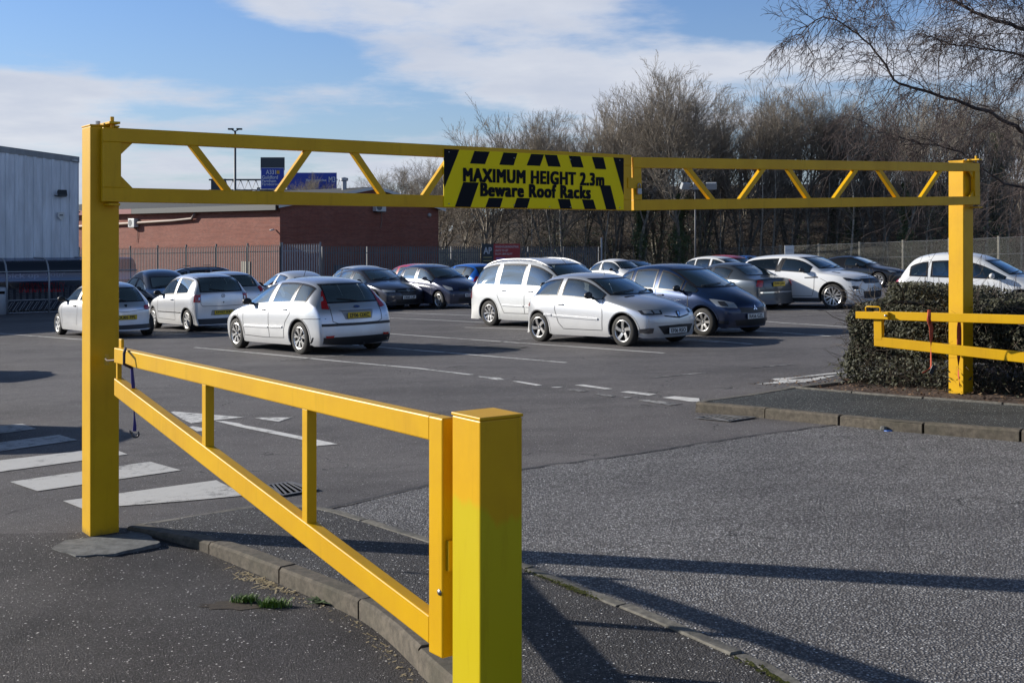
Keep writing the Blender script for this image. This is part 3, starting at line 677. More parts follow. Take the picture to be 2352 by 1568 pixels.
MB_ = MB(); ep = empty('fence_end_post', (F4.x+.15, F4.y, EYE-(560-VH)/FP*76-2.4)); MB().box((0, 0, 1.4), .10, .10, 2.8).build('post', M_GALVL, ep); tag(ep, 'pale tall end post where the palisade fence stops', 'post')
# estate agent board on the fence
bd_ = (F4-F3).normalized(); kb = (1148-UC)/FP; sb = (kb*F3.y-F3.x)/(bd_.x-kb*bd_.y); pb = F3+bd_*sb; ns = Vector((bd_.y, -bd_.x, 0))
zs_ = EYE-(579-VH)/FP*pb.y; kx = FP/pb.y
eb = empty('letting_board', (pb.x+ns.x*.12, pb.y+ns.y*.12, zs_), math.atan2(bd_.y, bd_.x)); cs_ = .8
Wb = 2.75; Hbd = 1.0; xw0 = -Wb/2
MB().box((xw0+.42, 0, -.12), .84, .03, Hbd+.24).build('black_panel', mat('board_black', (.012, .02, .03), .5), eb)
MB().box((.42, .0, 0), Wb-.84, .03, Hbd).build('red_panel', mat('board_red', (.34, .015, .02), .5), eb)
wt = mat('board_lettering', (.55, .50, .50), .5)
FRb = lambda x, z: frame((x, -.02, z), (1, 0, 0), (0, 0, 1))
text('AP', FRb(xw0+.42, .10), .60, .40, mat('board_silver', (.42, .45, .50), .5), eb, bold=.02)
for i, tx in enumerate(('WAREHOUSE/INDUSTRIAL', 'UNITS TO LET', 'FROM 2,800 SQ FT')): text(tx, FRb(-.43, .32-.22*i), (1.72, .95, 1.25)[i], .13, wt, eb, align='LEFT', bold=.012)
MB().box((-.05, -.018, -.38), .65, .004, .14).build('strip', mat('board_strip', (.30, .12, .30), .5), eb); MB().box((xw0+.42, -.018, -.30), .6, .004, .05).build('strip', mat('board_gold', (.35, .28, .10), .5), eb); MB().box((xw0+.42, -.018, -.50), .6, .004, .05).build('strip', MATS['board_gold'], eb)
tag(eb, 'black and red letting board reading AP and WAREHOUSE/INDUSTRIAL UNITS TO LET on the fence', 'sign')
pc = empty('pale_container', at(1040, 560, 88)+Vector((0, 0, -1.6)), R(20))
for i in range(2): MB().box((-1.05+2.15*i, 0, .45), 2.05, .05, 1.5).build('panel', mat('cream_cladding', (.50, .50, .40), .6), pc)
MB().box((0, .5, .45), 4.3, .9, 1.46).build('body', MATS['cream_cladding'], pc); tag(pc, 'low cream panelled enclosure behind the palisade fence', 'enclosure')
# --- chain-link fence on concrete posts
def mesh_b(t, p, out):
    c = ocoord(t); s_ = t.n('ShaderNodeSeparateXYZ', i={0: c}); sc = 1/.075
    a = t.m('ABSOLUTE', t.m('SUBTRACT', t.m('FRACT', t.m('MULTIPLY', t.m('ADD', s_.outputs[0], s_.outputs[2]), sc)), .5)); b_ = t.m('ABSOLUTE', t.m('SUBTRACT', t.m('FRACT', t.m('MULTIPLY', t.m('SUBTRACT', s_.outputs[0], s_.outputs[2]), sc)), .5))
    f = t.m('GREATER_THAN', t.m('MAXIMUM', a, b_), .452); tr = t.n('ShaderNodeBsdfTransparent'); m = t.n('ShaderNodeMixShader', i={0: f})
    t.nt.links.new(tr.outputs[0], m.inputs[1]); t.nt.links.new(p.outputs[0], m.inputs[2]); t.nt.links.new(m.outputs[0], out.inputs[0])
M_MESH = mat('chain_link', (.20, .20, .18), .6, .3, build=mesh_b); M_CP = concrete('fence_post_concrete', (.30, .28, .23), 6)
ck = [(1709, 567.1, 82.8), (1789, 564.4, 80.5), (1877.6, 560.3, 78.1), (1971.3, 556.9, 75.8), (2070, 552.5, 73.5), (2180, 548, 71.1), (2293.4, 543.4, 68.8)]
cp = [at(*c) for c in ck]; st_ = (cp[-1]-cp[0])/6; cp = [cp[0]-st_*k_ for k_ in (4, 3, 2, 1)]+cp+[cp[-1]+st_*k_ for k_ in (1, 2, 3)]
for i, p in enumerate(cp): p.z = cp[4].z+(cp[10].z-cp[4].z)*(i-4)/6
cf = empty('chain_link_fence', (cp[0].x, cp[0].y, cp[0].z-2.0)); an = math.atan2(st_.y, st_.x); cf.rotation_euler = (0, 0, an); Lc = math.hypot(st_.x, st_.y)
for i, p in enumerate(cp): MB().box((Lc*i, 0, p.z-cf.location.z-1.02), .11, .11, 2.1).build('post', M_CP, cf)
zA, zB = 0, cp[-1].z-cp[0].z; LL = Lc*(len(cp)-1)
MB().add([(0, -.07, -.4), (LL, -.07, -.4+zB), (LL, -.07, 1.95+zB), (0, -.07, 1.95)], [(0, 1, 2, 3)]).build('mesh', M_MESH, cf)
ww = MB(); 
for z in (1.93, 1.0): ww.tube([(0, -.08, z), (LL, -.08, z+zB)], .008, 4)
ww.build('wire', M_GALVL, cf); tag(cf, 'chain-link fence on concrete posts along the foot of the wood', 'fence')
pks = empty('parking_sign', at(1813, 574, 70)+Vector((0, 0, -1.6)), R(8)); MB().box((0, 0, 1.6), .56, .03, .52).build('panel', mat('sign_white', (.75, .75, .74), .5), pks); MB().box((0, .04, .5), .06, .06, 2.2).build('post', M_GALVL, pks)
text('Customer', frame((0, -.017, 1.62), (1, 0, 0), (0, 0, 1)), .40, .07, mat('sign_grey_text', (.25, .27, .30), .5), pks); text('Parking Only', frame((0, -.017, 1.52), (1, 0, 0), (0, 0, 1)), .44, .07, MATS['sign_grey_text'], pks)
tag(pks, 'small square white parking sign against the chain-link fence, above the white sport utility car', 'sign')
# --- floodlight column at the right
fc = at(1597, 640, 72); fcol = empty('floodlight_column', (fc.x, fc.y, -1.2)); zt_ = EYE+(VH-432)/FP*72+1.2
MB().tube([(0, 0, 0), (0, 0, zt_)], [.055, .04], 10).build('column', M_GALV, fcol, smooth=True)
for (dx, rz_) in ((-.62, 35), (.15, 0), (.95, -10)):
    h = MB(); h.box((dx, -.1, zt_+.12), .62, .22, .42, Matrix.Rotation(R(rz_), 3, 'Z')@Matrix.Rotation(R(25), 3, 'X')); o_ = h.build('lamp_head', mat('lamp_head_grey', (.34, .36, .38), .45), fcol, bevel=.03)
MB().tube([(-.7, 0, zt_-.05), (1.0, 0, zt_-.05)], .03, 6).build('cross_arm', M_GALVL, fcol)
tag(fcol, 'tall grey floodlight column with three lamp heads in front of the wood', 'floodlight column')
# --- lamp column and motorway gantry beyond the brick building
lcp = at(540, 545, 118); lc = empty('street_lamp', (lcp.x, lcp.y, -3)); zt_ = EYE+(VH-300)/FP*118+3
MB().tube([(0, 0, 0), (0, 0, zt_)], [.16, .11], 10).build('column', M_GALV, lc, smooth=True)
for sg in (-1, 1):
    MB().tube([(0, 0, zt_-.1), (sg*.35, 0, zt_+.1)], .05, 6).build('arm', M_GALV, lc); MB().box((sg*.42, 0, zt_+.14), .55, .3, .16).build('lantern', M_DK, lc, bevel=.03)
tag(lc, 'tall lamp column with twin lanterns just showing above the barrier arm', 'street lamp')
M_SB = mat('motorway_blue', (.025, .06, .42), .5); M_SW = mat('sign_lettering_white', (.70, .72, .76), .5); M_SG = mat('sign_back_grey', (.055, .065, .08), .6)
dg = 170.0; ga_ = at(480, 430, dg); gy = empty('sign_gantry', (at(628, 400, dg).x, dg, -4)); zz0 = -4
def gz(v): return EYE+(VH-v)/FP*dg-zz0
def gx(u): return (u-UC)/FP*dg-gy.location.x
bx = MB()
def bxr(u0, v0, u1, v1, y, m, nm, par=gy):
    return MB().box(((gx(u0)+gx(u1))/2, y, (gz(v0)+gz(v1))/2), abs(gx(u1)-gx(u0)), .12, abs(gz(v0)-gz(v1))).build(nm, m, par)
tr_ = MB(); tr_.tube([(gx(480), 0, gz(413)), (gx(775), 0, gz(413))], .12, 6); tr_.tube([(gx(480), 0, gz(437)), (gx(775), 0, gz(437))], .12, 6)
for i in range(16):
    a = 500+i*17.5; tr_.tube([(gx(a), 0, gz(413)), (gx(a+9), 0, gz(437)), (gx(a+17.5), 0, gz(413))], .06, 4)
tr_.build('truss', M_GALV, gy)
for u in (478, 790): MB().box((gx(u), 0, gz(560)/2+2), .5, .5, gz(410)-.0).build('leg', M_GALV, gy)
bxr(486, 411, 520, 450, -.3, M_SG, 'signal_box')
p1 = bxr(600, 362, 655, 392, -.4, M_SG, 'head_panel'); bxr(600, 436, 655, 452, -.4, M_SG, 'lower_panel')
bxr(601, 386, 654, 435, -.42, M_SW, 'sign_border'); s1 = bxr(602, 387, 653, 434, -.50, M_SB, 'sign_panel')
FG = lambda u, v: frame((gx(u), -.58, gz(v)), (1, 0, 0), (0, 0, 1))
text('A331', FG(624, 396), gx(634)-gx(611), .62, M_SW, gy, bold=.01); text('Guildford', FG(604, 407.5), gx(640)-gx(604), .50, M_SW, gy, align='LEFT', bold=.01); text('Farnham', FG(604, 416), gx(636)-gx(604), .44, M_SW, gy, align='LEFT', bold=.01); text('Farnborough', FG(604, 424.5), gx(650)-gx(604), .50, M_SW, gy, align='LEFT', bold=.01)
bxr(637, 392, 644, 400, -.52, mat('sign_gold', (.65, .35, .03), .5), 'symbol'); bxr(592, 431, 599, 444, -.45, M_DK, 'lane_number')
text('4', FG(595.5, 437), .4, .55, M_SW, gy)
bxr(660, 397, 774.5, 437, -.40, M_SW, 'sign_border'); bxr(661, 398, 773.5, 436, -.48, M_SB, 'sign_panel'); text('M3', FG(764, 413), gx(772)-gx(757), .80, M_SW, gy, bold=.01); text('Basingstoke', FG(728, 415), gx(752)-gx(706), .45, M_SW, gy, bold=.01)
bxr(662, 437, 774, 450, -.40, M_SG, 'lower_panel')
tag(gy, 'motorway sign gantry with blue signs for the A331 and M3, seen through the barrier arm', 'sign gantry')
# ---------------------------------------------------------------- yellow height barrier
def yellow(name, a, b2, rough=.34, lemon=False, rust=True, grime=.0):
    def b(t, p, out):
        c = ocoord(t); n = t.noise(c, 2.3, 5, .6); n2 = t.noise(c, 60, 3, .6)
        col = t.mix(t.ramp(n, .3, .7), a, b2)
        if lemon:
            s_ = t.n('ShaderNodeSeparateXYZ', i={0: c})
            br = t.n('ShaderNodeMapping', i={'Vector': c}); br.inputs['Scale'].default_value = (22, 22, 2.5)
            e = t.m('MULTIPLY', t.m('SUBTRACT', t.noise(br.outputs[0], 1.0, 5, .7), .5), .09)
            # brushed edge of the newer coat: higher at the far-left edge, lower at the right
            lim = t.m('ADD', t.m('ADD', 1.075, t.m('MULTIPLY', s_.outputs[0], -.42)), t.m('ADD', e, t.m('MULTIPLY', t.m('ABSOLUTE', t.m('ADD', s_.outputs[0], .02)), .55)))
            f = t.ramp(t.m('SUBTRACT', lim, s_.outputs[2]), -.02, .025)
            col = t.mix(f, col, (.56, .435, .005))
        if rust:
            g = t.ramp(t.noise(c, 13, 9, .85), .675, .72)
            dp = t.n('ShaderNodeMapping', i={'Vector': c}); dp.inputs['Scale'].default_value = (9, 9, .8)
            col = t.mix(t.m('MULTIPLY', t.ramp(t.noise(dp.outputs[0], 2, 5, .7), .52, .8), .38), col, tuple(x*.55 for x in a))
            col = t.mix(t.m('MULTIPLY', g, .75), col, (.16, .07, .02))
        zz_ = t.n('ShaderNodeSeparateXYZ', i={0: c}).outputs[2]
        gr = t.m('MULTIPLY', t.ramp(t.m('ADD', zz_, t.m('MULTIPLY', t.noise(c, 18, 6, .75), .16)), .17, .06), grime)
        col = t.mix(gr, col, (.10, .075, .03))
        t.nt.links.new(col, p.inputs['Base Color'])
        t.nt.links.new(t.m('ADD', rough-.06, t.m('MULTIPLY', n, .16)), p.inputs['Roughness'])
        n3 = t.noise(c, 5, 3, .5)
        bp = t.n('ShaderNodeBump', i={'Strength': .10, 'Distance': .01, 'Height': t.m('ADD', t.m('MULTIPLY', n2, .25), n3)}); t.nt.links.new(bp.outputs[0], p.inputs['Normal'])
    return mat(name, a, rough, build=b, Specular_IOR_Level=.28)
YL = yellow('yellow_gloss_paint', (.68, .385, .002), (.60, .325, .002), .40)
YP = yellow('yellow_post_paint', (.68, .385, .002), (.60, .325, .002), .40, grime=.85)
YN = yellow('yellow_two_coat_paint', (.68, .38, .002), (.60, .325, .002), .40, lemon=True)
M_BOLT = mat('zinc_bolt', (.35, .34, .33), .35, .9)
M_STEEL = mat('galvanised_steel', (.34, .35, .37), .45, .7)
TH = R(35.5); E2 = Vector((math.cos(TH), math.sin(TH), 0)); NF = Vector((math.sin(TH), -math.cos(TH), 0)); UP = Vector((0, 0, 1))
RE = Matrix((E2, -NF, UP)).transposed()     # local x = along the barrier, y = away from the camera, z up
A0 = Vector((-.3518*8.3, 8.3, 0))           # front corner of the left post
C0 = Vector((.3764*14.2, 14.2, 0))          # front corner of the right post
WP = .2
def post(name, corner, z0, z1, label, m, extra=0.0):
    c = corner+E2*WP/2-NF*WP/2
    r = empty(name, (c.x, c.y, z0), TH)
    MB().box((0, 0, (z1-z0)/2-.05), WP, WP, z1-z0+.1).build('column', m, r, bevel=.006)
    MB().box((0, 0, z1-z0+.007), WP+.006, WP+.006, .012).build('cap', m, r, bevel=.003)
    return tag(r, label, 'barrier post', 'posts of the yellow height barrier')
pl = post('barrier_post', A0, -.21, 2.66, 'tall square yellow post holding the sign-bearing arm, left end of the barrier', YP)
pr = post('barrier_post', C0, -.02, 2.79, 'tall square yellow post in front of the hedge, right end of the barrier', YP)
NP0 = Vector((-.0265*4.6, 4.6, 0))
pn = post('gate_post', NP0, -.3, 1.185, 'short square yellow post with fresh lemon paint below its brushed edge, nearest of all', YN)
pn['group'] = 'posts of the swing gates'
# wear: a small fixing plate and scars on the left post, hinge stubs
def lug(parent, M, name='hinge_plate', m=None): M.build(name, m or YL, parent, bevel=.003)
def s_of(u, base, v=None):
    """distance along E2 from base where the picture column u is met"""
    k = (u-UC)/FP; return (k*base.y-base.x)/(E2.x-k*E2.y)
# ---- arms
RH = .10; RD = .06
def arm(name, org, x0, x1, zb, zt, diags, label, slope=0.0, end_l=.1, end_r=.1, guss=None, flip=False):
    """org: point on the arm plane; local x along E2; zb,zt bottom/top at x0"""
    r = empty(name, (org.x+E2.x*x0, org.y+E2.y*x0, zb), TH); r.rotation_euler = (0, -slope, TH)
    L = x1-x0; H = zt-zb
    MB().box((L/2, 0, H-RH/2), L, RD, RH).build('top_rail', YL, r, bevel=.005)
    MB().box((L/2, 0, RH/2), L, RD, RH).build('bottom_rail', YL, r, bevel=.005)
    MB().box((end_l/2, 0, H/2), end_l, RD-.002, H-2*RH).build('end_member', YL, r, bevel=.004)
    MB().box((L-end_r/2, 0, H/2), end_r, RD-.002, H-2*RH).build('end_member', YL, r, bevel=.004)
    for (xb, xt) in diags:        # bottom x, top x of each lattice bar
        xb -= x0; xt -= x0
        a = Vector((xb, 0, RH)); b_ = Vector((xt, 0, H-RH)); d = (b_-a).normalized(); wd = .05
        nn = Vector((0, 1, 0)); px_ = wd/abs(d.z)/2
        vs = []
        for y in (-.024, .024): vs += [(xb-px_, y, RH-.002), (xb+px_, y, RH-.002), (xt+px_, y, H-RH+.002), (xt-px_, y, H-RH+.002)]
        MB().add(vs, [(0, 1, 2, 3), (7, 6, 5, 4), (0, 4, 5, 1), (1, 5, 6, 2), (2, 6, 7, 3), (3, 7, 4, 0)]).build('lattice_bar', YL, r, bevel=.003)
    if guss:
        gx, sgn = guss
        for zc, zs_ in ((RH, 1), (H-RH, -1)):
            a = (gx, zc); b_ = (gx+sgn*.085, zc); c = (gx, zc+zs_*.085)
            vs = []
            for y in (-.012, .012): vs += [(a[0], y, a[1]), (b_[0], y, b_[1]), (c[0], y, c[1])]
            MB().add(vs, [(0, 1, 2), (5, 4, 3), (0, 3, 4, 1), (1, 4, 5, 2), (2, 5, 3, 0)]).build('gusset', YL, r)
    return tag(r, label, 'height bar', 'arms of the yellow height barrier')
OA = A0+NF*.05                   # arm plane, in front of the post faces
xl0 = s_of(234, OA); xj = s_of(1446, OA)
def S(u): return s_of(u, OA)
dL = [(S(521), S(442)), (S(640), S(706)), (S(877), S(813)), (S(975), S(1034)), (S(1190), S(1130)), (S(1300), S(1370))]
al = arm('height_bar', OA, xl0, xj, 2.135, 2.65, dL, 'longer yellow lattice arm carrying the striped warning sign', .0, .125, .10, (.125, 1))
OC = C0+NF*.05; xr0 = s_of(1452, OC); xr1 = s_of(2247, OC)
def S2(u): return s_of(u, OC)
dR = [(S2(1634), S2(1580)), (S2(1702), S2(1752)), (S2(1855), S2(1812)), (S2(1918), S2(1965)), (S2(2060), S2(2020)), (S2(2117), S2(2158))]
ar = arm('height_bar', OC, xr0, xr1, 2.137, 2.632, dR, 'shorter plain yellow lattice arm on the post by the hedge', math.atan2(.14, xr1-xr0), .10, .10, (xr1-xr0-.10, -1))
# hinge plates and pins at both posts
def hinge(P, xa, zt, zb, side=1):
    for z in (zt, zb):
        h = MB(); h.box((xa, -.105, z), .075, .22, .016); h.build('hinge_plate', YL, P, bevel=.002)
    p = MB(); p.tube([(xa, -.15, zt-.03), (xa, -.15, zt+.045)], .014, 10); p.build('hinge_pin', YL, P)
    b_ = MB(); b_.tube([(xa-.07, -.06, zt-.005), (xa-.07, -.06, zt+.018)], .016, 6); b_.build('bolt', M_BOLT, P)
hinge(pl, .035, 2.66-(-.21)+.022, 2.135+.21-.018)
hinge(pr, .08, 2.79+.02+.022, 2.245+.02-.0)
# joint: locking tongue with a padlock
jt = MB(); jt.box((xj-xl0+.03, -.034, .255), .16, .010, .10); jt.build('lock_tongue', YL, al, bevel=.002)
pd = empty('padlock', (OA.x+E2.x*(xj+.075)+NF.x*.05, OA.y+E2.y*(xj+.075)+NF.y*.05, 2.315), TH)
MB().box((0, 0, .0), .05, .022, .055).build('body', M_STEEL, pd, bevel=.004)
MB().tube([(-.015, 0, .025), (-.015, 0, .06), (-.006, 0, .072), (.006, 0, .072), (.015, 0, .06), (.015, 0, .025)], .005, 6).build('shackle', M_BOLT, pd, smooth=True)
tag(pd, 'small steel padlock locking the two barrier arms together beside the sign', 'padlock')
# ---- warning sign (bolted to the arm: a thing of its own that rests on it)
sy = mat('sign_yellow', (.78, .68, .01), .6, Specular_IOR_Level=.15, build=lambda t, p, o: t.nt.links.new(t.mix(t.noise(ocoord(t), 5, 6, .7), (.84, .64, .006), (.90, .70, .008)), p.inputs['Base Color']))
sk = mat('sign_black', (.006, .007, .011), .6, Specular_IOR_Level=.12)
x0, x1 = S(1019), S(1433)
SO = OA+NF*(RD/2+.004)
x0 = s_of(1019, SO); x1 = s_of(1432, SO); SW = x1-x0
zc = 2.135+.245; SHh = .475
sg = empty('warning_sign', (SO.x+E2.x*(x0+x1)/2, SO.y+E2.y*(x0+x1)/2, zc), TH)
MB().box((0, 0, 0), SW, .006, SHh).build('panel', sy, sg)
tag(sg, 'yellow and black striped warning sign reading MAXIMUM HEIGHT 2.3m Beware Roof Racks', 'warning sign')
# stripe artwork measured on the sign: (x,y) fractions, y down
def sp(px_, py_, W_=1.0):
    return Vector(((px_-.5)*SW, -.0045, (.5-py_)*SHh))
strips = [[(0, 0), (.078, 0), (.0, .70)], [(.155, .01), (.235, .01), (.210, .235), (.132, .235)], [(.308, .01), (.383, .01), (.362, .235), (.285, .235)],
          [(.458, .01), (.530, .01), (.508, .225), (.433, .225)], [(.532, .01), (.603, .01), (.625, .225), (.553, .225)], [(.670, .01), (.738, .01), (.758, .22), (.690, .22)],
          [(.806, .01), (.876, .01), (.893, .235), (.828, .235)], [(.935, 0), (1, 0), (1, .72)],
          [(.098, .565), (.178, .565), (.135, 1), (.055, 1)], [(.230, .83), (.305, .83), (.290, 1), (.212, 1)], [(.380, .82), (.452, .82), (.437, 1), (.362, 1)],
          [(.607, .82), (.677, .82), (.690, 1), (.622, 1)], [(.747, .82), (.815, .82), (.832, 1), (.764, 1)], [(.853, .54), (.918, .54), (.955, 1), (.893, 1)]]
for poly in strips: MB().add([sp(*q) for q in poly], [tuple(range(len(poly)))]).build('stripe', sk, sg)
MT = frame((0, -.0065, 0), (1, 0, 0), (0, 0, 1))
text('MAXIMUM HEIGHT 2.3m', MT @ Matrix.Translation((-.012*SW, SHh*.065, 0)), SW*.785, SHh*.25, sk, sg, 'lettering', bold=.052, space=1.14)
text('Beware Roof Racks', MT @ Matrix.Translation((-.008*SW, -SHh*.185, 0)), SW*.615, SHh*.25, sk, sg, 'lettering', bold=.052, space=1.14)
for fx, fy in [(.025, .05), (.975, .05), (.365, .1), (.68, .08), (.025, .95), (.975, .96), (.365, .95), (.68, .965), (.56, .97)]:
    MB().lathe([(0.0, -.004), (.005, -.004), (.006, 0)], sp(fx, fy), 'y', 8).build('rivet', M_BOLT, sg, smooth=True)
# ---- swing gates
def skewbar(a, b_, wid, h, nrm):
    """bar whose cut ends are vertical: a,b_ centre points, h vertical height, wid across along nrm"""
    vs = []
    for p in (a, b_):
        for s in (-1, 1):
            for k in (-1, 1): vs.append(Vector(p)+nrm*s*wid/2+UP*k*h/2)
    return MB().add(vs, [(0, 1, 3, 2), (4, 6, 7, 5), (0, 4, 5, 1), (2, 3, 7, 6), (0, 2, 6, 4), (1, 5, 7, 3)])
def gate(name, a, b_, top, low_a, low_b, struts, label, wid=.06):
    """a hinge end, b_ free end (world xy), top z; low_*: z centre of the brace at both ends"""
    d = (b_-a); d.z = 0; L = d.length; d.normalize(); r = empty(name, (a.x, a.y, top-1.0), math.atan2(d.y, d.x))
    X = Vector((1, 0, 0)); Yv = Vector((0, 1, 0)); o = -(top-1.0)
    skewbar((.10, 0, .95), (L, 0, .95), wid, .10, Yv).build('top_rail', YL, r, bevel=.006)
    skewbar((.10, 0, low_a+o), (L, 0, low_b+o), wid, .115, Yv).build('brace', YL, r, bevel=.006)
    MB().box((.05, 0, (1.0+low_a+o-.09)/2), .10, wid+.004, 1.0-(low_a+o-.09)).build('hinge_member', YL, r, bevel=.006)
    for s in struts:
        zz_ = low_a+o+(low_b-low_a)*(s-.1)/(L-.1)+.052
        MB().box((s, 0, (.9+zz_)/2), .055, wid-.008, .9-zz_+.006).build('strut', YL, r, bevel=.004)
    return tag(r, label, 'swing gate', 'swing gates'), L
ga = at(1031, 900, 4.83); gb = at(272, 900, 7.93)
dG = (gb-ga).normalized()
def strut_s(u):
    k = (u-UC)/FP; return (k*ga.y-ga.x)/(dG.x-k*dG.y)
g1, gL = gate('swing_gate', ga, gb, 1.163, .29, .905, [strut_s(480), strut_s(712)], 'yellow tapering swing gate folded open between the near post and the tall left post')
lp = MB(); lp.box((gL+.0, -.02, .99), .05, .02, .13); lp.box((gL-.01, 0, .80), .03, .03, .24); lp.build('latch', YL, g1, bevel=.004)
MB().box((-.012, 0, .45), .02, .03, .12).build('hinge_plate', YL, g1); MB().lathe([(0, .038), (.012, .036), (.014, .03)], (.02, 0, .30), 'y', 10).build('bolt', M_BOLT, g1, smooth=True)
ha = at(3000, 900, 11.0); ha = C0+Vector((2.55, -3.30, 0)); hb = at(2012, 900, 14.45)
hb = Vector((hb.x, hb.y, 0))
g2, hL = gate('swing_gate', ha, hb, 1.10, .45, .74, [1.6], 'yellow swing gate lying across the post in front of the hedge, with a loop handle')
g2.rotation_euler[1] = math.atan2(.10, hL)
lt = MB(); lt.bar((hL-.21, 0.045, .952), (hL+.215, .045, .952), .05, .085); lt.build('latch', YL, g2, bevel=.004)
MB().tube([(hL-.10, .045, .99), (hL-.10, .045, 1.045), (hL-.085, .045, 1.055), (hL+.075, .045, 1.055), (hL+.09, .045, 1.045), (hL+.09, .045, .99)], .009, 8).build('handle', YL, g2, smooth=True)
MB().box((hL-.055, 0, .78), .105, .064, .24).build('end_member', YL, g2, bevel=.005)
MB().lathe([(0, .03), (.014, .03), (.016, .02), (.016, 0)], (hL-.19, .07, .955), 'y', 12).build('bolt', M_BOLT, g2, smooth=True)
hp = MB().box((0, 0, .6), .2, .2, 1.35).build('column', YL, None, bevel=.006)
hr = empty('gate_post', (ha.x+.19, ha.y-.13, -.15), TH); hp.parent = hr; MB().box((0, 0, 1.282), .206, .206, .012).build('cap', YL, hr)
tag(hr, 'short square yellow gate post on the right edge of the pavement', 'barrier post', 'posts of the swing gates')
# ---- straps and cords
def strap(name, pts, wid, m, label, parts=None, twist=.25, facing=None):
    pts = [Vector(p) for p in pts]; r = empty(name, pts[0]); mb = MB(); q = []
    for i in range(len(pts)-1):
        for k in range(4): q.append(pts[i].lerp(pts[i+1], k/4))
    q.append(pts[-1])
    f = facing or E2
    for i, p in enumerate(q):
        a = math.sin(i*twist)*.9; s = (f*math.cos(a)+NF*math.sin(a))*wid/2; o_ = NF*.0015
        for c in (p+s-o_, p-s-o_, p-s+o_, p+s+o_): mb.v.append(tuple(c-pts[0]))
        if i:
            b0 = len(mb.v)-8
            for e in range(4): mb.f.append((b0+e, b0+(e+1) % 4, b0+4+(e+1) % 4, b0+4+e)); mb.mi.append(0)
    mb.build('webbing', m, r, smooth=True); return tag(r, label, 'strap')
M_RED = mat('faded_red_webbing', (.42, .07, .03), .8); M_PUR = mat('purple_webbing', (.045, .035, .20), .7)
dd = 13.55
rs = strap('ratchet_strap', [at(2135, 716, dd), at(2133, 735, dd), at(2139, 752, dd), at(2139, 775, dd), at(2138, 800, dd), at(2138, 843, dd), at(2131, 849, dd), at(2122, 856, dd)], .045, M_RED,
           'faded red strap with a black ratchet hanging from the right-hand gate rail')
rl = at(2138, 848, dd)-rs.location
MB().box(rl+NF*.02, .05, .03, .11, Matrix.Rotation(R(25), 3, 'Y')).build('ratchet', mat('ratchet_black', (.03, .03, .032), .4, .5), rs, bevel=.006)
wr = MB()
for k in range(2): wr.tube([at(2133+k*3, 712, dd-.02)-rs.location, at(2132+k*3, 728, dd-.05)-rs.location, at(2134+k*3, 741, dd-.01)-rs.location], .012, 6)
wr.build('knot', M_RED, rs, smooth=True)
d2 = 13.95
strap('loose_strap', [at(2203, 737, d2), at(2203, 760, d2), at(2203, 790, d2), at(2202, 820, d2), at(2201, 846, d2), at(2201.5, 865, d2), at(2205, 885, d2)], .05, M_RED,
      'faded red strap trailing down the front of the tall right post')
cd = 7.72
gz = 1.163
cs = strap('purple_strap', [at(289, 842, cd), at(302, 836, cd), at(303.5, 858, cd), at(306, 886, cd), at(308, 930, cd), at(308.5, 955, cd), at(309.5, 975, cd), at(309, 990, cd)], .022, M_PUR,
           'thin purple strap with a steel hook dangling from the end of the swing gate')
hk = MB(); c0 = at(311, 996, cd)-cs.location
hk.tube([at(297, 988, cd)-cs.location, at(303, 996, cd)-cs.location]+[c0+Vector((math.cos(a)*.022, 0, math.sin(a)*.022)) for a in [2.6+.55*k for k in range(9)]], .006, 8)
hk.build('hook', mat('hook_steel', (.12, .11, .11), .3, .9), cs, smooth=True)
lpn = MB(); lpn.tube([at(288, 800, cd)-cs.location, at(285, 812, cd-.1)-cs.location, at(285, 836, cd-.12)-cs.location, at(300, 843, cd-.05)-cs.location, at(305, 838, cd)-cs.location], .010, 6)
lpn.build('loop', mat('dark_webbing', (.03, .025, .05), .8), cs, smooth=True)
# rod and fixing plate tying the gate to the left post
rd = empty('tie_rod', at(245, 825, 8.18))
MB().bar(at(240, 826, 8.21)-rd.location, at(250, 826, 8.28)-rd.location, .004, .075).build('fixing_plate', YL, rd)
MB().tube([at(243, 824, 8.2)-rd.location, at(247, 828, 8.12)-rd.location, at(285, 826, 7.8)-rd.location, at(318, 820, 7.62)-rd.location], .007, 8).build('rod', mat('rusty_rod', (.07, .045, .03), .6, .5), rd, smooth=True)
tag(rd, 'thin dark tie rod holding the swing gate to the tall left post', 'tie rod')
# ---------------------------------------------------------------- cars
def paint(name, col, metal=.55, rough=.32, lining=(.06, .06, .065)):
    def b(t, p, out):
        p.inputs['Coat Weight'].default_value = .8; p.inputs['Coat Roughness'].default_value = .06
        c = ocoord(t); s_ = t.n('ShaderNodeSeparateXYZ', i={0: c})
        dirt = t.m('MULTIPLY', t.ramp(s_.outputs[2], .75, .15), t.m('ADD', .25, t.m('MULTIPLY', t.noise(c, 3.5, 5, .65), .75)))
        cc = t.mix(t.m('MULTIPLY', dirt, .42), col, (.17, .15, .12))
        t.nt.links.new(cc, p.inputs['Base Color'])
        t.nt.links.new(t.m('ADD', rough, t.m('MULTIPLY', dirt, .4)), p.inputs['Roughness'])
        t.nt.links.new(t.m('SUBTRACT', .8, t.m('MULTIPLY', dirt, .7)), p.inputs['Coat Weight'])
        g = t.n('ShaderNodeNewGeometry'); q = t.n('ShaderNodeBsdfDiffuse', i={'Color': (*lining, 1)})
        m = t.n('ShaderNodeMixShader'); t.nt.links.new(g.outputs['Backfacing'], m.inputs[0]); t.nt.links.new(p.outputs[0], m.inputs[1]); t.nt.links.new(q.outputs[0], m.inputs[2])
        t.nt.links.new(m.outputs[0], out.inputs[0])
    return mat(name, col, rough, metal, build=b)
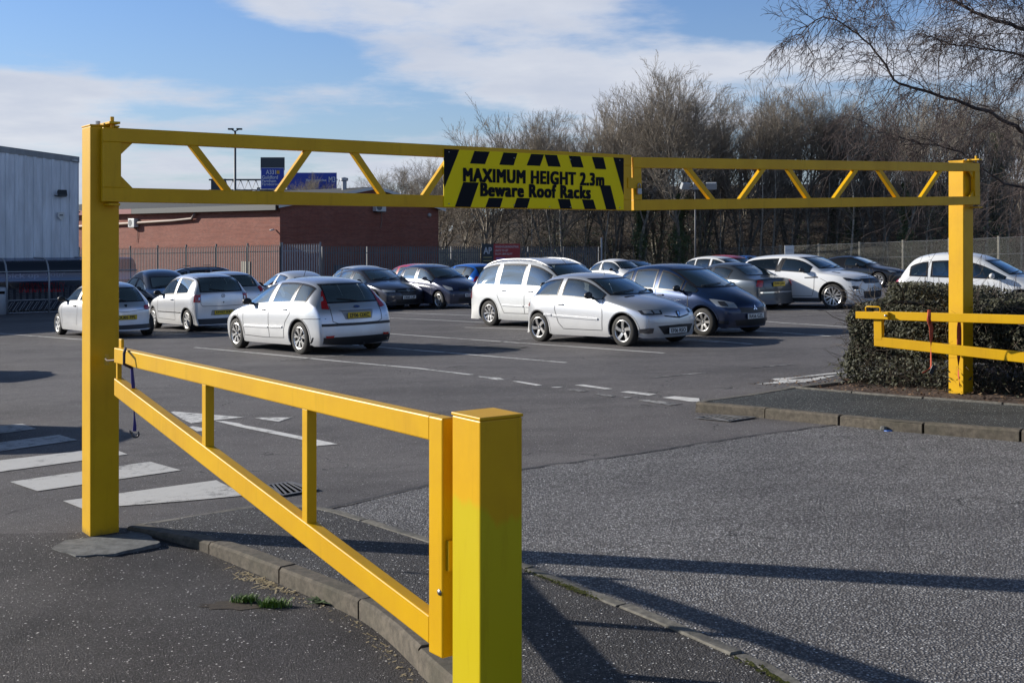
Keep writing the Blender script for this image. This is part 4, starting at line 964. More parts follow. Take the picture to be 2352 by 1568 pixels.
def glassm(name, tint, refl=.07, dark=.0):
    def b(t, p, out):
        tr = t.n('ShaderNodeBsdfTransparent', i={'Color': (*tint, 1)}); gl = t.n('ShaderNodeBsdfGlossy', i={'Color': (.90, 1, 1, 1), 'Roughness': .012})
        lw = t.n('ShaderNodeFresnel', i={'IOR': 1.55}); f = t.m('ADD', t.m('MULTIPLY', lw.outputs[0], 1.25), refl, clamp=True)
        m = t.n('ShaderNodeMixShader'); t.nt.links.new(f, m.inputs[0]); t.nt.links.new(tr.outputs[0], m.inputs[1]); t.nt.links.new(gl.outputs[0], m.inputs[2])
        t.nt.links.new(m.outputs[0], out.inputs[0])
    return mat(name, tint, .02, build=b)
GL = glassm('car_glass', (.84, .95, .94), .28); GD = glassm('car_glass_dark', (.22, .24, .26), .10)
TRIM = mat('black_trim', (.018, .018, .02), .45); SEAL = mat('window_seal', (.012, .012, .014), .35)
GAP = mat('panel_gap', (.06, .06, .062), .7)
TYRE = mat('tyre_rubber', (.022, .021, .021), .8, build=lambda t, p, o: t.nt.links.new(t.mix(t.noise(ocoord(t), 14, 5, .6), (.017, .017, .017), (.045, .041, .036)), p.inputs['Base Color']))
ALLOY = mat('alloy', (.62, .61, .60), .3, .85); ALLOYD = mat('wheel_disc_dark', (.035, .033, .031), .6, .3); CHROME = mat('chrome', (.75, .75, .76), .12, 1)
REDL = mat('red_lens', (.42, .006, .008), .12, Coat_Weight=1.0); WHL = mat('clear_lens', (.52, .54, .56), .10, .5, Coat_Weight=1.0); LAMPD = mat('lamp_housing', (.10, .10, .11), .2, .7, Coat_Weight=1.0)
ORL = mat('amber_lens', (.60, .16, .02), .15, Coat_Weight=1.0)
SEATM = mat('seat_cloth', (.05, .052, .058), .9); PLY = mat('plate_yellow', (.72, .50, .02), .4); PLW = mat('plate_white', (.72, .72, .70), .4); PLK = mat('plate_black', (.01, .01, .012), .5)
BADGE = mat('badge_blue', (.02, .05, .22), .25, Coat_Weight=1.0)
def bspl(pts, n=24):
    """uniform cubic B-spline through a control polyline (ends clamped)"""
    P = [Vector(p) for p in pts]; P = [P[0]*2-P[1]]+P+[P[-1]*2-P[-2]]; out = []
    for i in range(len(P)-3):
        for k in range(n//4 if i < len(P)-4 else n//4+1):
            t = k/(n//4); a, b, c, d = P[i:i+4]
            out.append((a*(1-t)**3+b*(3*t**3-6*t**2+4)+c*(-3*t**3+3*t*t+3*t+1)+d*t**3)/6)
    return out
def interp(xs, ys, x):
    if x <= xs[0]: return ys[0]
    for i in range(1, len(xs)):
        if x <= xs[i]:
            t = (x-xs[i-1])/max(1e-9, xs[i]-xs[i-1]); return ys[i-1]+(ys[i]-ys[i-1])*t
    return ys[-1]
class Car:
    def __init__(s, spec, color, name, label, loc, yaw, group='cars parked in the car park', lod=3, roll=None, **o):
        sp = dict(spec); sp.update(o); s.sp = sp; s.paint = color; s.lod = lod
        s.L, s.W, s.H = sp['L'], sp['W'], sp['H']
        s.root = empty(name, loc, 0)
        # stand on the gently tilted car park
        nrm = Vector((-.025, .0125, 1)).normalized(); f = Vector((math.cos(yaw), math.sin(yaw), 0)); f = (f-nrm*f.dot(nrm)).normalized(); l = nrm.cross(f)
        s.root.rotation_euler = Matrix((f, l, nrm)).transposed().to_euler()
        tag(s.root, label, 'car', group)
        s.make_body()
        s.windows(); s.wheels(); s.mirrors(); s.interior()
        if 'extras' in sp: sp['extras'](s)
    def X(s, d): return s.L/2-d
    def p(s, d, y, z): return Vector((s.L/2-d, y, z))
    def make_body(s):
        sp = s.sp; W2 = s.W/2; cols = sp['cols']; n = len(cols)
        # each column: d, zc, zs, kind, [wr factor]
        C_ = []
        for i, c in enumerate(cols):
            d, zc, zs, k = c[:4]
            t = d/s.L
            pl = 1-max(0, (.16-t)/.16)**2*sp.get('taper_f', .16)-max(0, (t-.84)/.16)**2*sp.get('taper_r', .10)
            ws = W2*pl*sp.get('shoulder', .955)
            if k == 'h': wr = ws*.74; zr = zc-.025-.02*sp.get('crown', 1)
            elif k == 't': wr = ws*.80; zr = zc-.03
            elif k == 'w': wr = W2*(c[4] if len(c) > 4 else .76); zr = zc-.055
            else: wr = W2*(c[4] if len(c) > 4 else .66); zr = zc-.065
            kf = sp.get('kf', .30)*max(0, 1-d/1.6)+(.10 if k == 'w' and d < s.L*.5 else 0)
            tr = (s.L-d); kr = sp.get('kr', .20)*max(0, 1-tr/1.0)
            C_.append((d, zc, zs, ws, wr, zr, kf-kr, k, pl))
        s.C = C_
        rows = [(sp.get('m1', .80), 1.0), (.50, 1.008), (.30, .992), (.17, .955)]
        fz = sp.get('front', [.02, -.01, .0, .05]); rz = sp.get('rear', [.04, .05, .03, -.02])
        verts = {}; V = []; F = []
        def vid(key, co):
            if key in verts: return verts[key]
            verts[key] = len(V); V.append(co); return verts[key]
        def sec(i, side):
            d, zc, zs, ws, wr, zr, kk, k, pl = C_[i]; out = []
            def q(y, z): return s.p(d+kk*(y/W2)**2, side*y, z)
            out.append(('c', i, q(0, zc))); out.append(('a', i, q(wr*.55, zc-(zc-zr)*.18)))
            out.append(('r', i, q(wr, zr)))
            if k in 'ht': out.append(('m', i, q(wr+(ws-wr)*.62, zr-(zr-zs)*.35)))
            else: out.append(('m', i, q(wr+(ws-wr)*.60, zr-(zr-zs)*.50)))
            out.append(('s', i, q(ws, zs)))
            return out
        def lower(i, side, j):
            d, zc, zs, ws, wr, zr, kk, k, pl = C_[i]; fac, wf = rows[j]
            z = zs-(zs-.5)*(1-fac)*1.6 if j == 0 else fac
            y = W2*pl*wf
            return s.p(d+kk*(y/W2)**2, side*y, z)
        top = {}
        for side in (1, -1):
            T = [[None]*5 for _ in range(n)]
            for i in range(n):
                for j, (nm, ii, co) in enumerate(sec(i, side)):
                    T[i][j] = vid(('t', i, j, 0 if j == 0 else side), co)
            S = [[T[i][4]]+[vid(('l', i, j, side), lower(i, side, j)) for j in range(4)] for i in range(n)]
            for i in range(n-1):
                for j in range(4): F.append((T[i][j], T[i][j+1], T[i+1][j+1], T[i+1][j])[::side])
                for j in range(4): F.append((S[i][j], S[i][j+1], S[i+1][j+1], S[i+1][j])[::side])
            # front and rear faces
            for end, i, prof in ((1, 0, fz), (-1, n-1, rz)):
                d, zc, zs, ws, wr, zr, kk, k, pl = C_[i]
                ys = [0, wr*.55, wr, wr+(ws-wr)*.62]
                grid = [[T[i][j] for j in range(5)]]
                for r in range(4):
                    fac, wf = rows[r]; z = zs-(zs-.5)*(1-fac)*1.6 if r == 0 else fac
                    row = []
                    for j in range(4):
                        yy = ys[j]/ws*W2*pl*wf
                        dd = (prof[r]-0 if end == 1 else s.L-prof[r])+kk*(yy/W2)**2
                        zz_ = z+(zc-zs)*.35*(1-(ys[j]/ws)**2)*(1-r/3) if r < 3 else z
                        row.append(vid((end, r, j, 0 if j == 0 else side), s.p(dd, side*yy, zz_)))
                    # the shared corner vertex is moved to the fascia depth too
                    yy = W2*pl*wf; dd = (prof[r] if end == 1 else s.L-prof[r])+(kk+(.05 if end == 1 else -.05))*(yy/W2)**2
                    V[S[i][r+1]] = s.p(dd, side*yy*.97, z)
                    row.append(S[i][r+1]); grid.append(row)
                for r in range(4):
                    for j in range(4):
                        f = (grid[r][j], grid[r][j+1], grid[r+1][j+1], grid[r+1][j])
                        F.append(f[::-side*end])
        me = bpy.data.meshes.new('cage'); me.from_pydata([tuple(v) for v in V], [], F)
        o = bpy.data.objects.new('cage', me); COL.objects.link(o)
        m = o.modifiers.new('s', 'SUBSURF'); m.levels = s.lod; m.subdivision_type = 'CATMULL_CLARK'
        # creases: shoulder and lower fascia edge
        cr = sp.get('crease', .35)
        ev = me.attributes.new('crease_edge', 'FLOAT', 'EDGE')
        keyof = {v: k for k, v in verts.items()}
        for e in me.edges:
            a, b = keyof.get(e.vertices[0]), keyof.get(e.vertices[1])
            if a and b and a[0] == 't' and b[0] == 't' and a[2] == b[2] == 4: ev.data[e.index].value = cr
            if a and b and a[0] == 't' and b[0] == 't' and a[2] == b[2] == 2 and C_[a[1]][7] in 'rw': ev.data[e.index].value = .25
            if a and b and a[0] == 't' and b[0] == 't' and a[1] == b[1] and C_[a[1]][7] == 'h' and a[1] == sp.get('cowl', 2): ev.data[e.index].value = .55
            if a and b and a[0] == 't' and b[0] == 't' and a[1] == b[1] and a[1] == sp.get('tailcol', n-1) and C_[a[1]][7] == 't': ev.data[e.index].value = .5
        dm = bpy.data.meshes.new_from_object(o.evaluated_get(bpy.context.evaluated_depsgraph_get()))
        bpy.data.objects.remove(o)
        # true size
        zmx = max(v.co.z for v in dm.vertices); xm = max(v.co.x for v in dm.vertices); xn = min(v.co.x for v in dm.vertices); ym = max(v.co.y for v in dm.vertices)
        for v in dm.vertices:
            v.co.y *= s.W/2/ym; v.co.x = (v.co.x-(xm+xn)/2)*s.L/(xm-xn)
            v.co.z = v.co.z+(s.H-zmx)*max(0, min(1, (v.co.z-.7)/(zmx-.7)))
        bm = bmesh.new(); bm.from_mesh(dm); bmesh.ops.recalc_face_normals(bm, faces=bm.faces)
        s.bvh = BVHTree.FromBMesh(bm)
        # roof-edge and shoulder curves for the side windows
        re_ = bspl([(c[0]+c[6]*(c[4]/W2)**2, c[4], c[5]) for c in C_]); se = bspl([(c[0], c[3], c[2]) for c in C_])
        re_.sort(key=lambda q: q.x)
        s.rex = [q.x for q in re_]; s.rez = [q.z for q in re_]; s.rey = [q.y for q in re_]; s.sex = [q.x for q in se]; s.sez = [q.z for q in se]
        s.cowl = C_[sp.get('cowl', 2)]; s.bm = bm
        # wheel arches
        dele = []; s.wd = [sp['fo'], sp['fo']+sp['wb']]
        Ra = sp['wr']+sp.get('arch', .055)
        s.Ra = Ra
        s.side_polys = s.window_defs()
        for f in bm.faces:
            c = f.calc_center_median(); d = s.L/2-c.x
            if abs(c.y) > s.W*.30:
                hit = False
                for wd in s.wd:
                    if (d-wd)**2+(c.z-sp['wr'])**2 < Ra**2: dele.append(f); hit = True; break
                if hit: continue
                if abs(f.normal.y) > .35:
                    for (d0, d1, sl, zb, zt) in s.side_polys:
                        a = sl*(c.z-s.beltz(d))
                        if d0+.02 < d-a < d1-.02 and zb(d)+.02 < c.z < zt(d)-.02: dele.append(f); break
                    else: s.screen_del(f, c, d, dele)
                else: s.screen_del(f, c, d, dele)
            else: s.screen_del(f, c, d, dele)
        bmesh.ops.delete(bm, geom=dele, context='FACES')
        for v in bm.verts:
            if v.is_boundary and abs(v.co.y) > s.W*.25:
                for wd in s.wd:
                    dx = v.co.x-s.X(wd); dz = v.co.z-sp['wr']; r = math.hypot(dx, dz)
                    if Ra*.75 < r < Ra*1.22 and v.co.z > .14: v.co.x = s.X(wd)+dx*Ra/r; v.co.z = sp['wr']+dz*Ra/r
        me = bpy.data.meshes.new('body'); bm.to_mesh(me); bm.free(); me.materials.append(s.paint)
        me.polygons.foreach_set('use_smooth', [True]*len(me.polygons))
        s.body = bpy.data.objects.new('body', me); COL.objects.link(s.body); s.body.parent = s.root
        # arch lips, liners, floor
        liner = MB()
        for wd in s.wd:
            for side in (1, -1):
                lips = MB()
                for k in range(19):
                    a = R(-12)+R(204)*k/18
                    pt = Vector((s.X(wd)+math.cos(a)*Ra, 0, sp['wr']+math.sin(a)*Ra)); pt2 = Vector((s.X(wd)+math.cos(a)*(Ra+.028), 0, sp['wr']+math.sin(a)*(Ra+.028)))
                    h = s.side_y(pt2, side); 
                    if h is None: h = side*s.W*.48
                    liner.v += [(pt.x, h-side*.012, pt.z), (pt.x, side*s.W*.20, pt.z)]
                    lips.v += [(pt.x, h-side*.015, pt.z), (pt.x, h+side*.006, pt.z), (pt2.x, h+side*.005, pt2.z)]
                    if k:
                        b0 = len(liner.v)-4; liner.f.append((b0, b0+1, b0+3, b0+2)); liner.mi.append(0)
                        b0 = len(lips.v)-6
                        for e in (0, 1): lips.f.append((b0+e, b0+e+1, b0+e+4, b0+e+3)); lips.mi.append(0)
                lips.build('wheel_arch_lip', s.sp.get('lipmat', s.paint), s.root, smooth=True)
        fl = liner
        fl.box((0, 0, .23), s.L*.84, s.W*.66, .03); fl.box((0, 0, .42), s.wd[1]*1-s.wd[0]-2*Ra-.02, s.W*.9, .42)
        fl.build('underbody', TRIM, s.root, smooth='auto')
    def beltz(s, d): return interp(s.sex, s.sez, d)+.035+s.sp.get('belt', 0)
    def roofz(s, d): return interp(s.rex, s.rez, d)-.052-s.sp.get('rooftrim', 0)
    def window_defs(s):
        out = []
        for (d0, d1, sl, *fl) in s.sp['side']:
            out.append((d0, d1, sl, s.beltz, s.roofz))
        return out
    def screen_rng(s):
        c = s.C; iw = [i for i, q in enumerate(c) if q[7] in 'wr']; return iw[0], iw[-1]
    def screens(s):
        """front and rear glass as (bottom-row, top-row) in d and half-widths"""
        sp = s.sp; return sp['ws'], sp['rs']
    def screen_del(s, f, c, d, dele):
        for (b, t, sg) in ((s.sp['ws'][0], s.sp['ws'][1], 1), (s.sp['rs'][0], s.sp['rs'][1], -1)):
            if f.normal.x*sg > .12 and b[1]+.02 < c.z < t[1]-.02:
                k = (c.z-b[1])/(t[1]-b[1]); hw = b[2]+(t[2]-b[2])*k
                lim = min(b[0], t[0])-.25 if sg == 1 else max(b[0], t[0])+.45
                if abs(c.y) < hw-.03 and ((sg == 1 and d < s.L*.55) or (sg == -1 and d > s.L*.5)): dele.append(f); return
    def side_y(s, p, side):
        h = s.bvh.ray_cast(Vector((p.x, side*3, p.z)), Vector((0, -side, 0)))
        return h[0].y if h[0] is not None else None
    def near(s, p):
        h = s.bvh.find_nearest(p); return (h[0], h[1]) if h[0] is not None else (p, Vector((0, 0, 1)))
    def patch(s, name, fn, m, off=.004, na=10, nb=5, parent=None, proj='near', ring=None, th=0.0):
        """fn(a,b)->local point; snapped to the body and lifted by off"""
        mb = MB(); cells = []
        def P(a, b):
            q = fn(a, b)
            if proj == 'side':
                sd = 1 if q.y > 0 else -1; h = s.bvh.ray_cast(Vector((q.x, sd*3, q.z)), Vector((0, -sd, 0)))
                if h[0] is not None: return h[0]+h[1]*off
            if proj == 'front':
                sd = 1 if q.x > 0 else -1; h = s.bvh.ray_cast(Vector((sd*5, q.y, q.z)), Vector((-sd, 0, 0)))
                if h[0] is not None: return h[0]+h[1]*off
            c, nn = s.near(q); return c+nn*off
        if ring is None: rngs = [(0, 1, 0, 1, na, nb)]
        else:
            ra, rb = ring; rngs = [(0, 1, 0, rb, na, 1), (0, 1, 1-rb, 1, na, 1), (0, ra, rb, 1-rb, 1, nb), (1-ra, 1, rb, 1-rb, 1, nb)]
        for (a0, a1, b0, b1, ka, kb) in rngs:
            base = len(mb.v)
            for i in range(ka+1):
                for j in range(kb+1): mb.v.append(tuple(P(a0+(a1-a0)*i/ka, b0+(b1-b0)*j/kb)))
            for i in range(ka):
                for j in range(kb):
                    q = base+i*(kb+1)+j; mb.f.append((q, q+1, q+kb+2, q+kb+1)); mb.mi.append(0)
        o = mb.build(name, m, parent or s.root, smooth=True); return o
    def quad(s, name, c, m, off=.006, na=6, nb=4, proj='near', parent=None, mirror=False, bow=0):
        """c = 4 corners (d,y,z): a0b0, a1b0, a1b1, a0b1; mirror gives the other side too"""
        res = []
        for sg in ((1, -1) if mirror else (1,)):
            q = [s.p(x[0], x[1]*sg, x[2]) for x in c]
            fn = lambda a, b: (q[0].lerp(q[1], a)).lerp(q[3].lerp(q[2], a), b)
            res.append(s.patch(name, fn, m, off, na, nb, parent, proj))
        return res[0]
    def blob(s, name, top, bot, m, off=.006, n=14, proj='near', parent=None, mirror=True, nb=5):
        """shape between two polylines of (d,y,z)"""
        for sg in ((1, -1) if mirror else (1,)):
            T = [s.p(x[0], x[1]*sg, x[2]) for x in top]; B = [s.p(x[0], x[1]*sg, x[2]) for x in bot]
            def ev(L, a):
                k = a*(len(L)-1); i = min(int(k), len(L)-2); return L[i].lerp(L[i+1], k-i)
            s.patch(name, lambda a, b: ev(B, a).lerp(ev(T, a), b), m, off, n, nb, parent, proj)
    def windows(s):
        sp = s.sp
        for i, (d0, d1, sl, zb, zt) in enumerate(s.side_polys):
            gm = GD if (sp.get('dark_rear') and i >= sp['dark_rear']) else GL
            for side in (1, -1):
                def fn(a, b):
                    d = d0+(d1-d0)*a
                    for _ in range(2):
                        lo, hi = zb(d), max(zt(d), zb(d)+.004); z = lo+(hi-lo)*b; d = d0+(d1-d0)*a+sl*(z-lo)
                    lo, hi = zb(d), max(zt(d), zb(d)+.004); z = lo+(hi-lo)*b
                    return Vector((s.X(d), side, z))
                g = s.patch('side_window', fn, gm, .003, 12, 6, None, 'side')
                ra = .038/(d1-d0); s.patch('window_frame', fn, SEAL, .006, 14, 6, g, 'side', ring=(ra, .085))
        for nm, (b, t), sg in (('windscreen', sp['ws'], 1), ('rear_window', sp['rs'], -1)):
            def fn(a, k, b=b, t=t):
                k2 = k; y = (2*a-1)*(b[2]+(t[2]-b[2])*k2)
                d = b[0]+(t[0]-b[0])*k; return s.p(d, y, b[1]+(t[1]-b[1])*k)
            g = s.patch(nm, fn, GD if (nm == 'rear_window' and sp.get('dark_rear')) else GL, .003, 14, 8, None, 'front')
            s.patch(nm+'_frame', fn, SEAL, .006, 14, 8, g, 'front', ring=(.028, .07))
            if nm == 'windscreen' or sp.get('rwiper', True):
                for (y0, y1) in (((.05, .62), (-.55, .0)) if nm == 'windscreen' else ((-.05, .35),)):
                    q = [b[0], b[1]]
                    pts = []
                    for k in range(5):
                        y = y0+(y1-y0)*k/4; z = b[1]+.03+.05*k/4
                        h = s.bvh.ray_cast(Vector((sg*5, y, z)), Vector((-sg, 0, 0)))
                        if h[0] is not None: pts.append(h[0]+h[1]*.018)
                    if len(pts) > 2: MB().tube(pts, .009, 5).build('wiper', TRIM, s.root, smooth=True)
    def wheels(s):
        sp = s.sp; r = sp['wr']; w_ = sp.get('tw', .20); rr = r*sp.get('rim', .66); st = sp.get('spokes', (5, .07, 0))
        key = ('wheel', r, w_, rr, st)
        if key not in _whl:
            ty = MB(); h = w_/2
            ty.lathe([(rr, -h*.9), (rr+.01, -h), (r*.88, -h*1.02), (r*.975, -h*.86), (r, -h*.6), (r, h*.6), (r*.975, h*.86), (r*.88, h*1.02), (rr+.01, h), (rr, h*.9)], axis='y', n=40)
            rm = MB(); rm.lathe([(rr+.006, h*.93), (rr-.004, h*.98), (rr-.018, h*.90), (rr-.026, h*.5)], axis='y', n=40)
            rm.lathe([(.0, h*.86), (.026, h*.86), (.036, h*.76), (.045, h*.5)], axis='y', n=20)
            ns, sw, kind = st
            for k in range(ns):
                a = 2*math.pi*k/ns+.3
                for off in ((-.5, .5) if kind == 1 else (0,)):
                    aa = a+(off*(.30 if kind == 1 else 0)); c, s_ = math.cos(a), math.sin(a)
                    tw_ = .35 if kind == 2 else 0
                    def pt(rad, side, y, ang): return (math.cos(ang)*rad-math.sin(ang)*side, y, math.sin(ang)*rad+math.cos(ang)*side)
                    vs = []
                    for (rad, half, y) in ((.045, sw*.5, h*.74), ((rr*.55), sw*.5, h*.86), (rr-.012, sw*(.62 if kind != 1 else .45), h*.90)):
                        ang = (a if kind == 1 else aa)+tw_*(rad/rr)
                        so = off*(.05+.05*rad/rr)*2*.6 if kind == 1 else 0
                        vs += [pt(rad, so-half, y, ang), pt(rad, so+half, y, ang), pt(rad, so+half, y-.03, ang), pt(rad, so-half, y-.03, ang)]
                    rm.add(vs, [(0, 1, 5, 4), (4, 5, 9, 8), (1, 2, 6, 5), (5, 6, 10, 9), (3, 0, 4, 7), (7, 4, 8, 11)])
            bk = MB(); bk.lathe([(0, h*.35), (rr*.7, h*.35), (rr, h*.25), (rr, -h*.8), (0, -h*.8)], axis='y', n=28)
            _whl[key] = (bk.build('wheel', ALLOYD, None), ty.build('tyre', TYRE, None, smooth='auto'), rm.build('rim', sp.get('rimmat', ALLOY), None, smooth='auto'))
            ms = [x.data for x in _whl[key]]
            for x in _whl[key]: bpy.data.objects.remove(x)
            _whl[key] = ms
        ms = _whl[key]
        for i, wd in enumerate(s.wd):
            for side in (1, -1):
                o = bpy.data.objects.new('wheel', ms[0]); COL.objects.link(o); o.parent = s.root
                o.location = (s.X(wd), side*(s.W/2-w_/2-.025), r); rz = 0 if side == 1 else math.pi
                if i == 0: rz += sp.get('steer', 0)
                o.rotation_euler = (0, .4*i+side, rz)
                for nm, me in (('tyre', ms[1]), ('rim', ms[2])):
                    c = bpy.data.objects.new(nm, me); COL.objects.link(c); c.parent = o
    def mirrors(s):
        sp = s.sp; d = sp.get('mir', sp['side'][0][0]+.28)
        for side in (1, -1):
            z = s.beltz(d)+.03; y = s.side_y(s.p(d, 0, z-.03), side) or side*s.W*.45
            mb = MB(); prof = [(.0, -.05), (.045, -.045), (.075, -.01), (.078, .03), (.06, .055), (0, .058)]
            m = sp.get('mirmat') or TRIM
            vs = MB(); vs.lathe([(r_*.95, h*1.0) for r_, h in prof], axis='x', n=14)
            vs.v = [(v[0], v[1]*1.35, v[2]*.95) for v in vs.v]
            o = vs.build('wing_mirror', m, s.root, smooth=True); o.location = (s.X(d), y+side*.13, z+.045)
            st = MB(); st.tube([(0, -side*.14, -.06), (0, -side*.05, -.03)], [.03, .022], 8); st.build('mirror_arm', TRIM, o, smooth=True)
    def interior(s):
        sp = s.sp
        if sp.get('noint'): return
        mb = MB(); d0 = sp['side'][0][0]+.95; zb = s.H*.36; W = s.W
        hk = min(1.0, (s.H-.30-zb)/.80)
        def seat(d, y, wd):
            mb.box(s.p(d, y, zb+.02), .5, wd, .16); 
            Mx = Matrix.Rotation(R(-14), 3, 'Y'); mb.box(s.p(d+.30, y, zb+.34*hk), .14, wd, .60*hk, Mx)
            for yy in ((y,) if wd < .6 else (y-.36, y+.36)): mb.box(s.p(d+.38, yy, zb+.70*hk), .09, .26, .15, Mx)
        for y in (-.36, .36): seat(d0, y, .48)
        seat(min(d0+.85, s.sp['rs'][1][0]-.62), 0, W*.62)
        dz = s.beltz(sp['side'][0][0]+.3)
        mb.box(s.p(sp['side'][0][0]+.18, 0, dz-.13), .45, W*.74, .16)
        mb.lathe([(.165, -.012), (.185, 0), (.165, .012), (.15, 0), (.165, -.012)], s.p(d0-.42, -.36, zb+.36), 'x', 16)
        mb.build('seats', SEATM, s.root)
    # --- detail helpers
    def seam(s, pts, side=None, wd=.006, m=None, proj='side', name='panel_gap'):
        """thin dark line on the flank: pts (d,z)"""
        for sg in ((1, -1) if side is None else (side,)):
            mb = MB(); q = []
            for i in range(len(pts)-1):
                for k in range(6): q.append((pts[i][0]+(pts[i+1][0]-pts[i][0])*k/6, pts[i][1]+(pts[i+1][1]-pts[i][1])*k/6))
            q.append(pts[-1])
            for i, (d, z) in enumerate(q):
                a = q[max(0, i-1)]; b = q[min(len(q)-1, i+1)]; t = Vector((b[0]-a[0], b[1]-a[1])).normalized(); nn = Vector((-t.y, t.x))*wd
                for e in (-1, 1):
                    X_, Z_ = s.X(d+nn.x*e), z+nn.y*e
                    h = s.bvh.ray_cast(Vector((X_, sg*3, Z_)), Vector((0, -sg, 0)))
                    p = h[0]+h[1]*.0035 if h[0] is not None else Vector((X_, sg*s.W/2, Z_))
                    mb.v.append(tuple(p))
                if i: b0 = len(mb.v)-4; mb.f.append((b0, b0+1, b0+3, b0+2)); mb.mi.append(0)
            mb.build(name, m or GAP, s.root, smooth=True)
    def seamf(s, pts, end=-1, wd=.006, m=None, mirror=False, name='panel_gap'):
        """line on the front (end=1) or rear (end=-1): pts (y,z)"""
        for sg in ((1, -1) if mirror else (1,)):
            mb = MB(); q = []
            for i in range(len(pts)-1):
                for k in range(6): q.append((pts[i][0]+(pts[i+1][0]-pts[i][0])*k/6, pts[i][1]+(pts[i+1][1]-pts[i][1])*k/6))
            q.append(pts[-1])
            for i, (y, z) in enumerate(q):
                a = q[max(0, i-1)]; b = q[min(len(q)-1, i+1)]; t = Vector((b[0]-a[0], b[1]-a[1])).normalized(); nn = Vector((-t.y, t.x))*wd
                for e in (-1, 1):
                    h = s.bvh.ray_cast(Vector((end*5, sg*(y+nn.x*e), z+nn.y*e)), Vector((-end, 0, 0)))
                    p = h[0]+h[1]*.0035 if h[0] is not None else Vector((end*s.L/2, y, z))
                    mb.v.append(tuple(p))
                if i: b0 = len(mb.v)-4; mb.f.append((b0, b0+1, b0+3, b0+2)); mb.mi.append(0)
            mb.build(name, m or GAP, s.root, smooth=True)
    def handle(s, d, z, m=None, side=None, mirror=True):
        for sg in (1, -1):
            y = s.side_y(s.p(d, 0, z), sg)
            if y is None: continue
            o = MB().box((0, 0, 0), .17, .028, .032).build('door_handle', m or s.paint, s.root, bevel=.01); o.location = (s.X(d), y+sg*.014, z)
    def moulding(s, d0, d1, z0, z1, m, h=.05, th=.018, name='side_moulding'):
        for sg in (1, -1):
            mb = MB(); n = 12
            for i in range(n+1):
                d = d0+(d1-d0)*i/n; z = z0+(z1-z0)*i/n; y = s.side_y(s.p(d, 0, z), sg) or sg*s.W/2
                for (dy, dz) in ((-.01, h/2), (th, h*.3), (th, -h*.3), (-.01, -h/2)): mb.v.append((s.X(d), y+sg*dy, z+dz))
                if i:
                    b0 = len(mb.v)-8
                    for e in range(3): mb.f.append((b0+e, b0+e+1, b0+e+5, b0+e+4)); mb.mi.append(0)
            b0 = len(mb.v)-4; mb.f += [(0, 1, 2, 3), (b0, b0+1, b0+2, b0+3)]; mb.mi += [0, 0]
            mb.build(name, m, s.root, smooth='auto')
    def plate(s, txt, z, end=-1, y=0, sx=.52, sy_=.115, m=None, out=.012):
        h = s.bvh.ray_cast(Vector((end*5, y, z)), Vector((-end, 0, 0))); x = h[0].x if h[0] is not None else end*s.L/2
        xs = []
        for dy in (-sx/2, 0, sx/2):
            for dz in (-sy_/2, sy_/2):
                hh = s.bvh.ray_cast(Vector((end*5, y+dy, z+dz)), Vector((-end, 0, 0)))
                if hh[0] is not None: xs.append(hh[0].x)
        x = max(xs) if end == 1 else min(xs)
        o = MB().box((0, 0, 0), .012, sx, sy_).build('number_plate', m or (PLY if end == -1 else PLW), s.root, bevel=.002)
        o.location = (x+end*out, y, z)
        if txt:
            M = frame((end*.0075, 0, 0), (0, end, 0), (0, 0, 1)); text(txt, M, sx*.86, sy_*.66, PLK, o, 'lettering', bold=.028)
            br = MB(); 
            for (yy, zz_, a, b) in ((0, sy_/2-.006, sx-.01, .004), (0, -sy_/2+.006, sx-.01, .004)): br.box((end*.0065, yy, zz_), .001, a, b)
            br.build('border', PLK, o)
        return o
    def roundel(s, z, end, r, kind, y=0):
        h = s.bvh.ray_cast(Vector((end*5, y, z)), Vector((-end, 0, 0)))
        if h[0] is None: return
        n = h[1]; x = h[0]+n*.008
        yd = Vector((0, end, 0)); up = n.cross(yd).normalized(); M = frame(x, yd, up)
        if M.col[2].to_3d().dot(n) < 0: M = frame(x, -yd, up)
        MP = lambda pts: [M @ Vector((p[0], p[1], p[2] if len(p) > 2 else 0)) for p in pts]
        if kind == 'oval':
            mb = MB(); k = 24; mb.add(MP([(math.cos(2*math.pi*i/k)*r*1.0, math.sin(2*math.pi*i/k)*r*.42, .004) for i in range(k)]), [tuple(range(k))]); o = mb.build('badge', CHROME, s.root)
            mb = MB(); mb.add(MP([(math.cos(2*math.pi*i/k)*r*.88, math.sin(2*math.pi*i/k)*r*.33, .006) for i in range(k)]), [tuple(range(k))]); mb.build('badge_field', BADGE, o)
            text(s.sp.get('script', 'Ford'), M @ Matrix.Translation((0, 0, .008)), r*1.2, r*.34, CHROME, o, 'lettering')
        elif kind == 'ring':
            mb = MB(); mb.tube(MP([(math.cos(2*math.pi*i/20)*r, math.sin(2*math.pi*i/20)*r, .004) for i in range(21)]), r*.10, 6)
            for a, b in (((-.55, .75), (-.1, .02)), ((-.1, .02), (0, .02)), ((.55, .75), (.1, .02)), ((-.85, .35), (-.42, -.85)), ((-.42, -.85), (0, .0)), ((0, .0), (.42, -.85)), ((.42, -.85), (.85, .35))):
                mb.tube(MP([(a[0]*r, a[1]*r, .005), (b[0]*r, b[1]*r, .005)]), r*.085, 5)
            mb.build('badge', CHROME, s.root, smooth=True)
        elif kind == 'diamonds':
            mb = MB()
